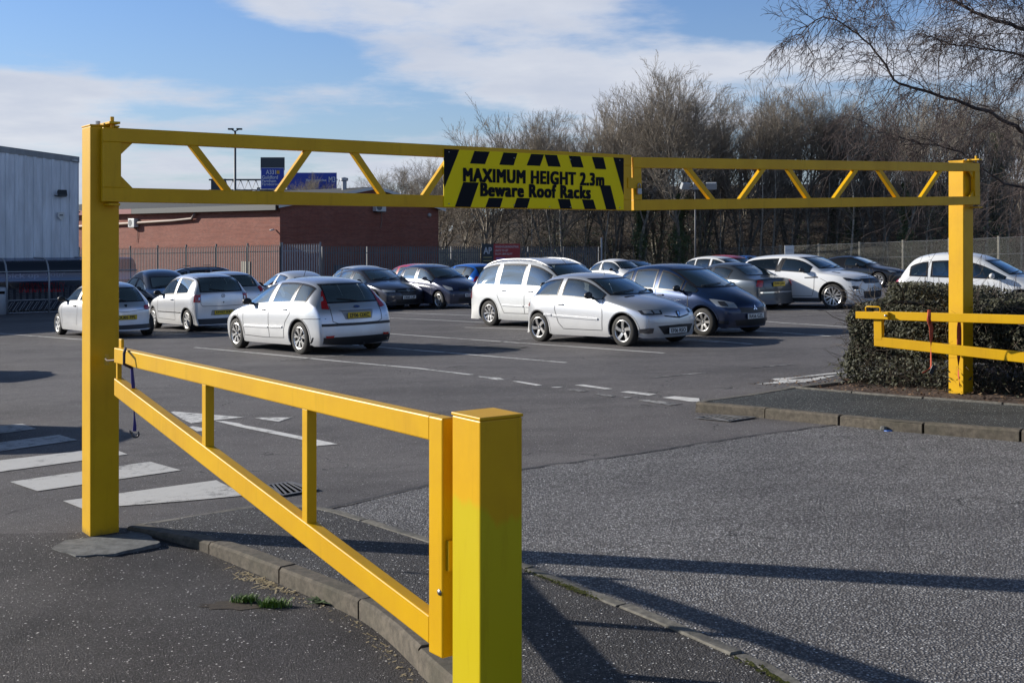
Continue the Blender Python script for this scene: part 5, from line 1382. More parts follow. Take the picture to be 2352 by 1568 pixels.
            for a in (90, 210, 330):
                c, s_ = math.cos(R(a)), math.sin(R(a)); px_, py_ = -s_, c
                mb.add(MP([(0, 0, .004), (c*r*.5+px_*r*.29, s_*r*.5+py_*r*.29, .004), (c*r, s_*r, .004), (c*r*.5-px_*r*.29, s_*r*.5-py_*r*.29, .004)]), [(0, 1, 2, 3)])
            mb.build('badge', CHROME, s.root)
        elif kind == 'lion':
            mb = MB(); mb.add(MP([(-.8*r, r, .002), (.8*r, r, .002), (.75*r, -.2*r, .002), (0, -1.25*r, .002), (-.75*r, -.2*r, .002)]), [(0, 1, 2, 3, 4)]); o = mb.build('badge', TRIM, s.root)
            L_ = [(-.1, .85), (.2, .8), (.35, .6), (.15, .5), (.55, .35), (.6, .2), (.2, .25), (.5, -.05), (.55, -.25), (.1, -.05), (.25, -.4), (.45, -.8), (.2, -.9), (0, -.5), (-.2, -.9), (-.4, -.8), (-.25, -.3), (-.45, .1), (-.6, .45), (-.45, .3), (-.25, .6)]
            mb = MB(); mb.add(MP([(a*r, b*r, .005) for a, b in L_]), [tuple(range(len(L_)))]); q = mb.build('emblem', CHROME, o)
            bm = bmesh.new(); bm.from_mesh(q.data); bmesh.ops.triangulate(bm, faces=bm.faces, ngon_method='EAR_CLIP'); bm.to_mesh(q.data); bm.free()
        elif kind == 'griffin':
            mb = MB(); mb.tube(MP([(math.cos(2*math.pi*i/20)*r, math.sin(2*math.pi*i/20)*r, .004) for i in range(21)]), r*.12, 6)
            mb.tube(MP([(-.6*r, .3*r, .004), (-.1*r, .5*r, .004), (.5*r, .1*r, .004), (-.3*r, -.3*r, .004), (.2*r, -.7*r, .004)]), r*.14, 5); mb.build('badge', CHROME, s.root, smooth=True)
        elif kind == 'shield':
            mb = MB(); mb.add(MP([(-.8*r, .8*r, .004), (.8*r, .8*r, .004), (.8*r, .1*r, .004), (.4*r, -.8*r, .004), (0, -1.0*r, .004), (-.4*r, -.8*r, .004), (-.8*r, .1*r, .004)]), [tuple(range(7))]); mb.build('lock_cover', TRIM, s.root)
    def aerial(s, d, L=.3, tilt=.5):
        h = s.bvh.ray_cast(s.p(d, 0, 4), Vector((0, 0, -1)))
        if h[0] is not None: MB().tube([h[0], h[0]+Vector((-L*tilt, 0, L))], .006, 5).build('aerial', TRIM, s.root)
_whl = {}
# ---- car shapes: cols = (distance from nose, centre height, shoulder height, kind[, roof half width factor])
def f_focus(s):
    s.seam([(1.22, .93), (1.25, .60), (1.30, .33)]); s.seam([(2.32, .96), (2.34, .60), (2.36, .30)]); s.seam([(3.18, .97), (3.20, .80), (3.02, .62), (2.95, .45), (2.94, .31)])
    s.seam([(1.30, .31), (2.2, .29), (2.95, .31)]); s.handle(2.10, .855); s.handle(2.98, .875)
    s.moulding(1.30, 2.33, .50, .505, s.paint, .055); s.moulding(2.38, 2.90, .505, .52, s.paint, .055)
    s.seam([(.95, .55), (1.0, .80), (1.05, .88)]); s.seam([(3.55, .69), (3.9, .70), (4.2, .70)])
    s.blob('tail_light', [(3.95, .60, 1.38), (4.0, .68, 1.37)], [(4.22, .60, .92), (4.15, .74, .93)], REDL, .010, 6)
    s.blob('tail_light_lens', [(4.02, .64, 1.20), (4.05, .70, 1.20)], [(4.06, .64, 1.09), (4.08, .72, 1.09)], WHL, .014, 4)
    s.seamf([(-.56, .94), (-.57, .80), (-.56, .64), (-.46, .60), (0, .595), (.46, .60), (.56, .64), (.57, .80), (.56, .94)])
    s.quad('bumper_strip', [(4.3, -.78, .55), (4.3, .78, .55), (4.3, .78, .60), (4.3, -.78, .60)], TRIM, .014, 16, 3, 'front')
    s.quad('bumper_valance', [(4.3, -.86, .17), (4.3, .86, .17), (4.3, .86, .34), (4.3, -.86, .34)], TRIM, .008, 16, 3, 'front')
    s.blob('reflector', [(4.3, .55, .375), (4.3, .72, .37)], [(4.3, .57, .335), (4.3, .71, .33)], REDL, .012, 5, 'front')
    s.quad('plate_recess', [(4.3, -.30, .67), (4.3, .30, .67), (4.3, .36, .83), (4.3, -.36, .83)], mat('plate_recess', (.30, .31, .32), .4, .4), .003, 10, 3, 'front')
    s.quad('tailgate_handle', [(4.3, -.38, .835), (4.3, .38, .835), (4.3, .38, .865), (4.3, -.38, .865)], CHROME if 0 else s.paint, .024, 10, 3, 'front')
    s.plate(s.sp['plate'], .745, -1, 0, m=PLY); s.roundel(.905, -1, .075, 'oval'); s.aerial(2.2, .22, .6)
    s.blob('headlight', [(.22, .78, .74), (.42, .86, .79)], [(.10, .62, .60), (.30, .82, .62)], WHL, .006, 6)
    MB().tube([s.p(4.22, -.05, .16), s.p(4.36, -.05, .17), s.p(4.37, -.05, .21)], .018, 6).build('tow_eye', TRIM, s.root, smooth=True)
FOCUS = dict(L=4.34, W=1.84, H=1.50, wb=2.64, fo=.87, wr=.318, cowl=2, kf=.34, kr=.22,
    cols=[(.12, .73, .67, 'h'), (.50, .88, .79, 'h'), (1.02, .99, .88, 'h'), (1.50, 1.25, .90, 'w', .70), (2.02, 1.47, .92, 'r', .655), (2.65, 1.525, .94, 'r', .65), (3.25, 1.50, .96, 'r', .64), (3.78, 1.43, .985, 'r', .62), (4.02, 1.20, .985, 'w', .66), (4.20, .96, .93, 't')],
    side=[(1.30, 2.28, -.06), (2.37, 3.16, .10), (3.21, 3.72, .02)], ws=[(1.15, 1.03, .69), (1.95, 1.395, .56)], rs=[(4.12, .985, .60), (3.9, 1.36, .53)], rear=[.02, -.02, -.04, .02],
    spokes=(7, .034, 1), rim=.68, extras=f_focus)
def f_206(s):
    s.seam([(1.30, .92), (1.28, .60), (1.30, .31)]); s.seam([(2.62, .93), (2.66, .70), (2.55, .42), (2.42, .31)]); s.seam([(1.30, .30), (2.42, .30)])
    s.handle(2.48, .80); s.moulding(1.40, 2.72, .52, .56, s.paint, .06); s.moulding(2.76, 2.98, .565, .58, s.paint, .06)
    s.blob('headlight', [(.38, .80, .775), (.26, .60, .745), (.16, .36, .675)], [(.28, .82, .655), (.14, .60, .63), (.10, .38, .61)], LAMPD, .008, 12)
    s.blob('headlight_lens', [(.32, .72, .745), (.22, .57, .715)], [(.24, .72, .665), (.15, .57, .645)], WHL, .016, 6)
    s.blob('headlight_lens', [(.22, .53, .705), (.17, .41, .675)], [(.15, .53, .64), (.12, .42, .625)], WHL, .016, 6)
    s.blob('grille', [(.1, -.36, .60), (.1, 0, .56), (.1, .36, .60)], [(.1, -.34, .575), (.1, 0, .53), (.1, .34, .575)], TRIM, .006, 12, 'front', mirror=False)
    s.blob('bumper_strip', [(0, -.66, .535), (0, 0, .51), (0, .66, .535)], [(0, -.66, .465), (0, 0, .44), (0, .66, .465)], s.paint, .024, 20, 'front', mirror=False)
    s.blob('lower_grille', [(0, -.50, .40), (0, 0, .415), (0, .50, .40)], [(0, -.36, .235), (0, 0, .225), (0, .36, .235)], TRIM, .008, 14, 'front', mirror=False)
    s.blob('fog_lamp', [(0, .58, .36), (0, .66, .365), (0, .74, .35)], [(0, .59, .27), (0, .66, .26), (0, .73, .275)], LAMPD, .014, 8, 'front')
    s.plate(s.sp['plate'], .30, 1, -.05, m=PLW, sx=.50, out=.02); s.roundel(.615, 1, .062, 'lion')
    s.blob('bonnet_vent', [(1.02, -.46, 1.0), (.98, -.22, 1.0)], [(.95, -.50, 1.0), (.91, -.26, 1.0)], TRIM, .005, 6, mirror=False)
    s.blob('tail_light', [(3.60, .80, .90), (3.72, .72, .88)], [(3.55, .84, .76), (3.72, .78, .74)], REDL, .010, 6)
    s.aerial(2.0, .25, .3)
F206 = dict(L=3.84, W=1.67, H=1.43, wb=2.44, fo=.76, wr=.302, cowl=2, kf=.32, kr=.26, taper_f=.16, taper_r=.14,
    cols=[(.11, .75, .66, 'h'), (.46, .88, .77, 'h'), (1.05, .99, .86, 'h'), (1.45, 1.20, .875, 'w', .70), (1.90, 1.39, .89, 'r', .645), (2.40, 1.445, .91, 'r', .64), (2.95, 1.42, .93, 'r', .62), (3.32, 1.35, .94, 'r', .60), (3.55, 1.12, .93, 'w', .66), (3.70, .90, .86, 't')],
    side=[(1.32, 2.52, -.03), (2.60, 3.32, .12)], ws=[(1.2, .985, .63), (1.8, 1.315, .52)], rs=[(3.62, .95, .52), (3.4, 1.27, .46)], spokes=(5, .060, 2), rim=.70, arch=.055, extras=f_206)
def f_galaxy(s):
    s.seam([(1.30, .98), (1.28, .6), (1.30, .36)]); s.seam([(2.42, 1.0), (2.42, .36)]); s.seam([(3.42, 1.0), (3.45, .80), (3.3, .55), (3.2, .36)]); s.seam([(1.3, .35), (3.2, .35)])
    s.handle(2.2, .90, CHROME); s.handle(3.22, .93, CHROME); s.moulding(1.40, 2.40, .52, .53, s.paint, .05); s.moulding(2.46, 3.25, .53, .55, s.paint, .05)
    s.blob('tail_light', [(4.55, .80, 1.12), (4.72, .68, 1.12)], [(4.55, .90, .72), (4.78, .76, .70)], REDL, .014, 6)
    s.quad('bumper_valance', [(4.6, .90, .20), (4.1, .92, .20), (4.1, .93, .36), (4.6, .92, .40)], TRIM, .006, 6, 3)
    for sg in (1, -1):
        pts = []
        for k in range(15):
            d = 1.75+2.55*k/14; h = s.bvh.ray_cast(s.p(d, sg*.60, 4), Vector((0, 0, -1)))
            if h[0] is not None: pts.append(h[0]+Vector((0, 0, .045*min(1, 4*min(k/14, 1-k/14)))))
        MB().tube(pts, .024, 8).build('roof_rail', mat('rail_silver', (.75, .75, .76), .4, .3), s.root, smooth=True)
    s.aerial(1.85, .35, 1.2)
    s.blob('headlight', [(.45, .85, .86), (.22, .60, .80)], [(.35, .88, .70), (.12, .60, .66)], WHL, .006, 6)
GALAXY = dict(L=4.82, W=1.88, H=1.74, wb=2.85, fo=.95, wr=.33, cowl=2, kf=.36, kr=.20, shoulder=.965,
    cols=[(.12, .80, .74, 'h'), (.45, .94, .86, 'h'), (.95, 1.06, .93, 'h'), (1.45, 1.38, .95, 'w', .74), (2.0, 1.64, .97, 'r', .70), (2.7, 1.72, .985, 'r', .70), (3.5, 1.72, .995, 'r', .69), (4.25, 1.66, 1.0, 'r', .67), (4.52, 1.38, 1.01, 'w', .71), (4.70, 1.02, .98, 't')],
    side=[(1.10, 1.52, .0), (1.60, 2.42, -.03), (2.52, 3.45, -.03), (3.54, 4.36, .05)], ws=[(1.1, 1.10, .72), (1.9, 1.57, .62)], rs=[(4.6, 1.06, .66), (4.35, 1.58, .58)], mir=1.62, mirmat=None,
    spokes=(5, .05, 1), rim=.66, extras=f_galaxy)
def f_colt(s):
    s.seam([(1.18, .95), (1.16, .6), (1.2, .33)]); s.seam([(2.15, .98), (2.16, .33)]); s.handle(1.98, .87); s.handle(2.85, .89)
    s.seam([(2.92, 1.0), (2.95, .8), (2.85, .6)]); s.seam([(1.2, .31), (2.8, .31)])
    s.blob('headlight', [(.62, .76, .80), (.42, .62, .775), (.22, .44, .70)], [(.40, .82, .66), (.22, .62, .60), (.14, .42, .58)], WHL, .008, 10)
    s.blob('headlight_lens', [(.44, .70, .755), (.34, .58, .73)], [(.32, .74, .67), (.22, .60, .645)], LAMPD, .014, 5)
    s.blob('grille', [(0, -.40, .60), (0, 0, .58), (0, .40, .60)], [(0, -.36, .50), (0, 0, .48), (0, .36, .50)], TRIM, .006, 12, 'front', mirror=False)
    s.blob('lower_grille', [(0, -.50, .34), (0, 0, .34), (0, .50, .34)], [(0, -.46, .22), (0, 0, .21), (0, .46, .22)], TRIM, .008, 12, 'front', mirror=False)
    s.blob('fog_lamp', [(0, .62, .33), (0, .72, .33)], [(0, .62, .26), (0, .72, .27)], LAMPD, .010, 5, 'front')
    s.plate(s.sp['plate'], .41, 1, 0, m=PLW, out=.016); s.roundel(.575, 1, .068, 'diamonds')
    s.blob('tail_light', [(3.55, .66, 1.30), (3.66, .58, 1.30)], [(3.66, .80, .90), (3.78, .70, .90)], REDL, .012, 5); s.aerial(3.1, .2, .6)
COLT = dict(L=3.88, W=1.695, H=1.55, wb=2.50, fo=.78, wr=.298, cowl=2, kf=.42, kr=.20, taper_f=.22,
    cols=[(.12, .74, .67, 'h'), (.40, .89, .79, 'h'), (.78, 1.02, .88, 'h'), (1.30, 1.27, .90, 'w', .72), (1.85, 1.50, .93, 'r', .67), (2.35, 1.56, .95, 'r', .67), (2.9, 1.54, .97, 'r', .66), (3.42, 1.46, .99, 'r', .64), (3.62, 1.22, .98, 'w', .68), (3.76, .95, .92, 't')],
    side=[(.98, 1.36, .0), (1.42, 2.12, -.04), (2.21, 2.90, .0), (2.98, 3.36, .08)], ws=[(.95, 1.02, .66), (1.75, 1.42, .55)], rs=[(3.7, 1.0, .56), (3.5, 1.40, .50)], mir=1.42, spokes=(7, .05, 0), rim=.66, rimmat=ALLOY, extras=f_colt)
def f_evoque(s):
    BT = mat('cladding_black', (.03, .03, .032), .6)
    s.seam([(1.42, 1.02), (1.44, .6), (1.5, .40)]); s.seam([(2.75, 1.05), (2.80, .8), (2.7, .5), (2.62, .38)]); s.handle(2.55, .93); s.seam([(1.5, .38), (2.62, .38)])
    s.moulding(1.25, 3.05, .27, .27, BT, .13, .02, 'sill_cladding')
    s.blob('pillar', [(2.50, .7, 1.50), (2.66, .7, 1.50)], [(2.58, .9, 1.10), (2.78, .9, 1.10)], TRIM, .0045, 3, 'side')
    s.blob('side_vent', [(1.32, .9, .95), (1.75, .95, .93)], [(1.30, .9, .91), (1.75, .95, .905)], TRIM, .008, 6, 'side')
    s.blob('headlight', [(.55, .88, .90), (.30, .72, .88), (.16, .52, .865)], [(.42, .90, .82), (.20, .72, .80), (.12, .52, .81)], LAMPD, .008, 8)
    s.blob('grille', [(0, -.52, .86), (0, 0, .87), (0, .52, .86)], [(0, -.44, .73), (0, 0, .72), (0, .44, .73)], TRIM, .010, 14, 'front', mirror=False)
    s.blob('fog_lamp', [(0, .70, .66), (0, .84, .66)], [(0, .72, .52), (0, .82, .53)], TRIM, .012, 5, 'front')
    s.blob('fog_lamp_bar', [(0, .70, .56), (0, .83, .56)], [(0, .71, .535), (0, .82, .535)], CHROME, .02, 5, 'front')
    s.blob('lower_grille', [(0, -.55, .50), (0, 0, .50), (0, .55, .50)], [(0, -.50, .30), (0, 0, .29), (0, .50, .30)], BT, .008, 14, 'front', mirror=False)
    s.plate(s.sp['plate'], .56, 1, .0, m=PLW, out=.016)
    h = s.near(s.p(.20, 0, .93)); M = frame(h[0]+h[1]*.006, (0, 1, 0), h[1].cross(Vector((0, 1, 0))))
    text('RANGE  ROVER', M, .85, .045, TRIM, s.root, 'lettering', bold=.02)
    s.blob('bonnet_vent', [(1.05, .62, 1.1), (.80, .60, 1.05)], [(1.05, .54, 1.1), (.80, .53, 1.05)], TRIM, .006, 5)
    s.blob('tail_light', [(4.15, .78, 1.10), (4.28, .66, 1.10)], [(4.15, .86, .95), (4.3, .70, .95)], REDL, .010, 5)
EVOQUE = dict(L=4.36, W=1.96, H=1.62, wb=2.66, fo=.86, wr=.365, cowl=2, kf=.30, kr=.18, shoulder=.965, arch=.05,
    cols=[(.12, .90, .84, 'h'), (.50, 1.04, .96, 'h'), (1.22, 1.12, 1.02, 'h'), (1.58, 1.37, 1.03, 'w', .70), (2.02, 1.58, 1.06, 'r', .66), (2.6, 1.62, 1.10, 'r', .66), (3.2, 1.61, 1.14, 'r', .65), (3.95, 1.57, 1.17, 'r', .63), (4.18, 1.38, 1.14, 'w', .65), (4.25, 1.08, 1.04, 't')],
    side=[(1.60, 2.62, -.05), (2.72, 3.86, .1)], ws=[(1.35, 1.17, .70), (1.95, 1.52, .59)], rs=[(4.2, 1.18, .62), (4.05, 1.48, .53)], belt=-.01, mir=1.80, mirmat=TRIM, spokes=(7, .040, 1), rim=.74, lipmat=mat('arch_black', (.03, .03, .032), .6), dark_rear=1, extras=f_evoque)
def f_fox(s):
    s.seam([(1.15, .95), (1.15, .6), (1.18, .33)]); s.seam([(2.40, .97), (2.42, .30)]); s.seam([(1.18, .31), (2.40, .29)]); s.handle(2.22, .84, CHROME)
    s.moulding(1.22, 2.38, .50, .50, TRIM, .035, .014); s.moulding(2.44, 2.82, .50, .50, TRIM, .035, .014)
    s.blob('tail_light', [(3.62, .80, 1.02), (3.76, .62, 1.02)], [(3.60, .84, .78), (3.78, .64, .77)], REDL, .012, 7)
    s.blob('tail_light_lens', [(3.74, .68, .92), (3.76, .63, .92)], [(3.74, .69, .85), (3.77, .64, .85)], WHL, .018, 4)
    s.seamf([(-.60, 1.0), (-.60, .72), (-.56, .67), (0, .66), (.56, .67), (.60, .72), (.60, 1.0)])
    s.quad('bumper_valance', [(3.8, -.78, .19), (3.8, .78, .19), (3.8, .80, .34), (3.8, -.80, .34)], TRIM, .008, 14, 3, 'front')
    s.quad('plate_recess', [(3.8, -.36, .42), (3.8, .36, .42), (3.8, .32, .56), (3.8, -.32, .56)], mat('plate_recess', (.30, .31, .32), .4, .4), .004, 10, 3, 'front')
    s.plate(s.sp['plate'], .49, -1, 0, m=PLY, out=.016); s.roundel(.93, -1, .05, 'ring'); s.roundel(.76, -1, .022, 'shield')
FOX = dict(L=3.82, W=1.66, H=1.54, wb=2.465, fo=.72, wr=.288, cowl=2, kf=.30, kr=.16, shoulder=.96,
    cols=[(.12, .74, .68, 'h'), (.42, .88, .80, 'h'), (.92, 1.0, .88, 'h'), (1.25, 1.25, .90, 'w', .72), (1.65, 1.48, .92, 'r', .67), (2.2, 1.545, .93, 'r', .67), (2.8, 1.53, .95, 'r', .67), (3.40, 1.46, .97, 'r', .665), (3.60, 1.25, 1.0, 'w', .72), (3.74, 1.0, .96, 't')],
    side=[(1.10, 2.30, -.04), (2.40, 3.22, .0)], ws=[(1.02, 1.04, .64), (1.58, 1.41, .55)], rs=[(3.66, 1.03, .60), (3.5, 1.42, .54)], spokes=(9, .045, 0), rim=.70, rimmat=mat('wheel_cover_silver', (.55, .55, .55), .45, .4), extras=f_fox)
def f_ka(s):
    s.seam([(1.05, .90), (1.05, .6), (1.1, .31)]); s.seam([(2.28, .92), (2.3, .6), (2.2, .30)]); s.handle(2.10, .80, TRIM)
    s.blob('tail_light', [(3.42, .74, .88), (3.52, .60, .90), (3.54, .54, .84)], [(3.42, .78, .72), (3.54, .62, .68), (3.56, .56, .72)], REDL, .012, 7)
    s.seamf([(-.55, .92), (-.56, .68), (0, .64), (.56, .68), (.55, .92)])
    s.quad('bumper_valance', [(3.6, -.74, .20), (3.6, .74, .20), (3.6, .74, .31), (3.6, -.74, .31)], TRIM, .008, 14, 3, 'front')
    s.plate(s.sp['plate'], .50, -1, 0, m=PLY, out=.014); s.roundel(.79, -1, .045, 'shield')
KA = dict(L=3.62, W=1.64, H=1.40, wb=2.45, fo=.62, wr=.285, cowl=2, kf=.40, kr=.34, taper_f=.22, taper_r=.22,
    cols=[(.10, .68, .62, 'h'), (.36, .84, .75, 'h'), (.80, .96, .84, 'h'), (1.18, 1.18, .86, 'w', .70), (1.60, 1.35, .87, 'r', .65), (2.1, 1.41, .88, 'r', .65), (2.6, 1.38, .89, 'r', .63), (3.02, 1.29, .89, 'r', .60), (3.28, 1.08, .87, 'w', .64), (3.48, .84, .79, 't')],
    side=[(1.02, 2.18, -.03), (2.28, 2.94, .1)], ws=[(.9, .99, .62), (1.5, 1.285, .52)], rs=[(3.38, .88, .56), (3.1, 1.24, .46)], spokes=(6, .07, 0), rim=.70, rimmat=mat('wheel_cover_silver'), extras=f_ka)
def f_insig(s):
    s.seam([(1.45, .92), (1.43, .6), (1.5, .33)]); s.handle(2.5, .85); s.handle(3.35, .87)
    s.blob('headlight', [(.50, .84, .76), (.26, .66, .74), (.16, .46, .69)], [(.38, .87, .66), (.18, .66, .62), (.12, .48, .62)], WHL, .008, 8)
    s.blob('grille', [(0, -.40, .72), (0, 0, .73), (0, .40, .72)], [(0, -.26, .52), (0, 0, .50), (0, .26, .52)], TRIM, .012, 12, 'front', mirror=False)
    s.quad('grille_bar', [(0, -.40, .635), (0, .40, .635), (0, .40, .655), (0, -.40, .655)], CHROME, .022, 14, 2, 'front')
    s.blob('lower_grille', [(0, -.45, .36), (0, 0, .36), (0, .45, .36)], [(0, -.45, .22), (0, 0, .22), (0, .45, .22)], TRIM, .010, 12, 'front', mirror=False)
    s.blob('chrome_strip', [(0, .50, .36), (0, .70, .28), (0, .80, .30)], [(0, .50, .34), (0, .70, .25), (0, .80, .28)], CHROME, .014, 6, 'front')
    s.plate(s.sp['plate'], .43, 1, 0, m=PLW, out=.018); s.roundel(.665, 1, .06, 'griffin')
INSIG = dict(L=4.83, W=1.86, H=1.50, wb=2.74, fo=.95, wr=.34, cowl=2, kf=.40, kr=.24, taper_f=.18,
    cols=[(.14, .74, .68, 'h'), (.60, .88, .80, 'h'), (1.25, .98, .88, 'h'), (1.75, 1.22, .90, 'w', .68), (2.30, 1.44, .92, 'r', .635), (2.9, 1.50, .93, 'r', .63), (3.5, 1.45, .95, 'r', .61), (4.05, 1.27, .97, 'w', .62), (4.50, 1.06, .97, 't'), (4.72, 1.0, .93, 't')],
    side=[(1.50, 2.55, -.05), (2.64, 3.45, .05), (3.52, 3.95, .1)], ws=[(1.38, 1.02, .68), (2.2, 1.375, .55)], rs=[(4.35, 1.08, .56), (3.75, 1.38, .50)], spokes=(5, .08, 0), rim=.68, mir=1.75, extras=f_insig)
def f_note(s):
    s.seam([(1.25, .96), (1.23, .6), (1.3, .33)]); s.seam([(2.3, .98), (2.3, .33)]); s.handle(2.1, .88); s.handle(3.0, .90)
    s.blob('headlight', [(.62, .80, .92), (.42, .70, .88), (.28, .60, .80)], [(.40, .84, .74), (.26, .74, .68), (.18, .62, .66)], WHL, .008, 8)
    s.blob('grille', [(0, -.42, .68), (0, 0, .68), (0, .42, .68)], [(0, -.40, .58), (0, 0, .57), (0, .40, .58)], TRIM, .008, 12, 'front', mirror=False)
    s.blob('lower_grille', [(0, -.45, .38), (0, 0, .38), (0, .45, .38)], [(0, -.45, .24), (0, 0, .24), (0, .45, .24)], TRIM, .010, 12, 'front', mirror=False)
    s.plate(s.sp['plate'], .46, 1, 0, m=PLW, out=.016); s.roundel(.64, 1, .055, 'ring'); s.aerial(2.2, .2, .6)
    s.blob('tail_light', [(3.6, .62, 1.40), (3.8, .56, 1.40)], [(3.8, .78, .95), (3.95, .70, .95)], REDL, .012, 5)
NOTE = dict(L=4.08, W=1.69, H=1.55, wb=2.60, fo=.82, wr=.30, cowl=2, kf=.38, kr=.20,
    cols=[(.12, .74, .68, 'h'), (.45, .90, .80, 'h'), (.92, 1.02, .90, 'h'), (1.40, 1.28, .93, 'w', .72), (1.90, 1.49, .95, 'r', .68), (2.5, 1.555, .96, 'r', .68), (3.1, 1.54, .98, 'r', .67), (3.62, 1.46, 1.0, 'r', .65), (3.82, 1.22, 1.0, 'w', .69), (3.98, .98, .94, 't')],
    side=[(1.22, 2.22, -.03), (2.31, 3.15, .0), (3.23, 3.62, .06)], ws=[(1.05, 1.06, .66), (1.82, 1.42, .56)], rs=[(3.9, 1.03, .60), (3.7, 1.40, .53)], spokes=(5, .075, 0), rim=.68, extras=f_note)
def f_jag(s):
    s.seam([(1.5, .90), (1.5, .33)]); s.seam([(2.6, .90), (2.6, .33)]); s.handle(2.4, .82, CHROME); s.handle(3.3, .84, CHROME)
    s.blob('tail_light', [(4.42, .72, .90), (4.56, .56, .90)], [(4.42, .78, .70), (4.60, .66, .68)], REDL, .012, 6)
    s.seamf([(-.52, .93), (-.58, .70), (-.50, .60), (.50, .60), (.58, .70), (.52, .93)])
    s.plate(s.sp['plate'], .76, -1, 0, m=PLY, out=.018, sy_=.14, sx=.50)
    s.quad('bumper_strip', [(4.6, -.80, .50), (4.6, .80, .50), (4.6, .80, .54), (4.6, -.80, .54)], CHROME, .010, 14, 2, 'front')
JAG = dict(L=4.67, W=1.80, H=1.42, wb=2.71, fo=.88, wr=.32, cowl=2, kf=.32, kr=.22,
    cols=[(.12, .70, .64, 'h'), (.60, .84, .77, 'h'), (1.30, .94, .85, 'h'), (1.75, 1.17, .87, 'w', .68), (2.20, 1.36, .88, 'r', .63), (2.7, 1.42, .89, 'r', .62), (3.2, 1.38, .90, 'r', .61), (3.65, 1.18, .91, 'w', .64), (4.0, .99, .90, 't'), (4.54, .93, .86, 't')],
    side=[(1.50, 2.50, -.05), (2.59, 3.35, .1)], ws=[(1.42, .97, .66), (2.1, 1.30, .54)], rs=[(3.88, 1.02, .58), (3.3, 1.32, .50)], spokes=(7, .05, 0), rim=.66, rwiper=False, extras=f_jag)
def f_hatch(s):
    s.seam([(1.25, .92), (1.23, .6), (1.3, .33)]); s.seam([(2.35, .95), (2.36, .33)]); s.handle(2.12, .86, CHROME if s.sp.get('chr') else None); s.handle(3.02, .88, CHROME if s.sp.get('chr') else None)
    s.blob('headlight', [(.5, .80, .78), (.25, .62, .74)], [(.35, .84, .66), (.15, .62, .60)], WHL, .008, 6)
    s.blob('tail_light', [(s.L-.35, .74, 1.02), (s.L-.2, .62, 1.02)], [(s.L-.35, .80, .80), (s.L-.15, .66, .80)], REDL, .012, 5)
    s.blob('grille', [(0, -.38, .66), (0, 0, .66), (0, .38, .66)], [(0, -.34, .55), (0, 0, .55), (0, .34, .55)], TRIM, .008, 8, 'front', mirror=False)
    if s.sp.get('plate'): s.plate(s.sp['plate'], .72, -1, 0, m=PLY)
def far(base, **k): d = dict(base); d.update(k); d['extras'] = k.get('extras', f_hatch); return d
HATCH = far(FOCUS, spokes=(5, .07, 0))
PRIUS = far(FOCUS, L=4.10, W=1.76, H=1.53, wb=2.56, fo=.80, chr=1,
    cols=[(.12, .72, .66, 'h'), (.45, .88, .78, 'h'), (.90, 1.0, .88, 'h'), (1.40, 1.27, .91, 'w', .70), (1.90, 1.48, .93, 'r', .66), (2.5, 1.54, .95, 'r', .66), (3.0, 1.52, .97, 'r', .65), (3.5, 1.45, 1.0, 'r', .63), (3.72, 1.22, 1.0, 'w', .67), (3.90, .98, .94, 't')],
    side=[(1.15, 2.20, -.03), (2.29, 2.95, .0), (3.02, 3.48, .06)], ws=[(1.02, 1.04, .66), (1.82, 1.40, .55)], rs=[(3.82, 1.02, .60), (3.6, 1.38, .53)])
COUPE = far(FOCUS, L=4.4, H=1.44, wb=2.62, side=[(1.40, 2.55, -.05), (2.64, 3.35, .15)],
    cols=[(.12, .72, .66, 'h'), (.55, .86, .77, 'h'), (1.15, .96, .86, 'h'), (1.65, 1.20, .88, 'w', .69), (2.15, 1.40, .90, 'r', .64), (2.7, 1.45, .91, 'r', .63), (3.2, 1.40, .93, 'r', .62), (3.75, 1.24, .95, 'r', .60), (4.05, 1.08, .95, 'w', .62), (4.26, .94, .91, 't')], ws=[(1.28, 1.0, .67), (2.05, 1.33, .55)], rs=[(4.15, 1.0, .56), (3.8, 1.22, .50)])
ESTATE = far(GALAXY, L=4.6, W=1.80, H=1.62, extras=None, wb=2.7,
    cols=[(.12, .76, .70, 'h'), (.55, .92, .83, 'h'), (1.20, 1.03, .92, 'h'), (1.60, 1.30, .95, 'w', .73), (2.05, 1.53, .97, 'r', .69), (2.7, 1.62, .98, 'r', .68), (3.4, 1.61, .99, 'r', .68), (4.10, 1.57, 1.0, 'r', .67), (4.32, 1.32, 1.0, 'w', .70), (4.48, 1.0, .95, 't')],
    side=[(1.42, 2.42, -.03), (2.50, 3.30, .0), (3.38, 4.15, .05)], ws=[(1.35, 1.08, .70), (1.95, 1.46, .60)], rs=[(4.40, 1.05, .64), (4.2, 1.48, .56)])
def f_estate(s):
    f_hatch(s)
    for sg in (1, -1):
        pts = []
        for k in range(13):
            d = 1.9+2.1*k/12; h = s.bvh.ray_cast(s.p(d, sg*.56, 4), Vector((0, 0, -1)))
            if h[0] is not None: pts.append(h[0]+Vector((0, 0, .05*min(1, 5*min(k/12, 1-k/12)))))
        MB().tube(pts, .018, 6).build('roof_rail', TRIM, s.root, smooth=True)
    for d in (2.5, 3.3): MB().bar(s.p(d, -.66, s.H+.055), s.p(d, .66, s.H+.055), .05, .025).build('roof_bar', TRIM, s.root)
ESTATE['extras'] = f_estate
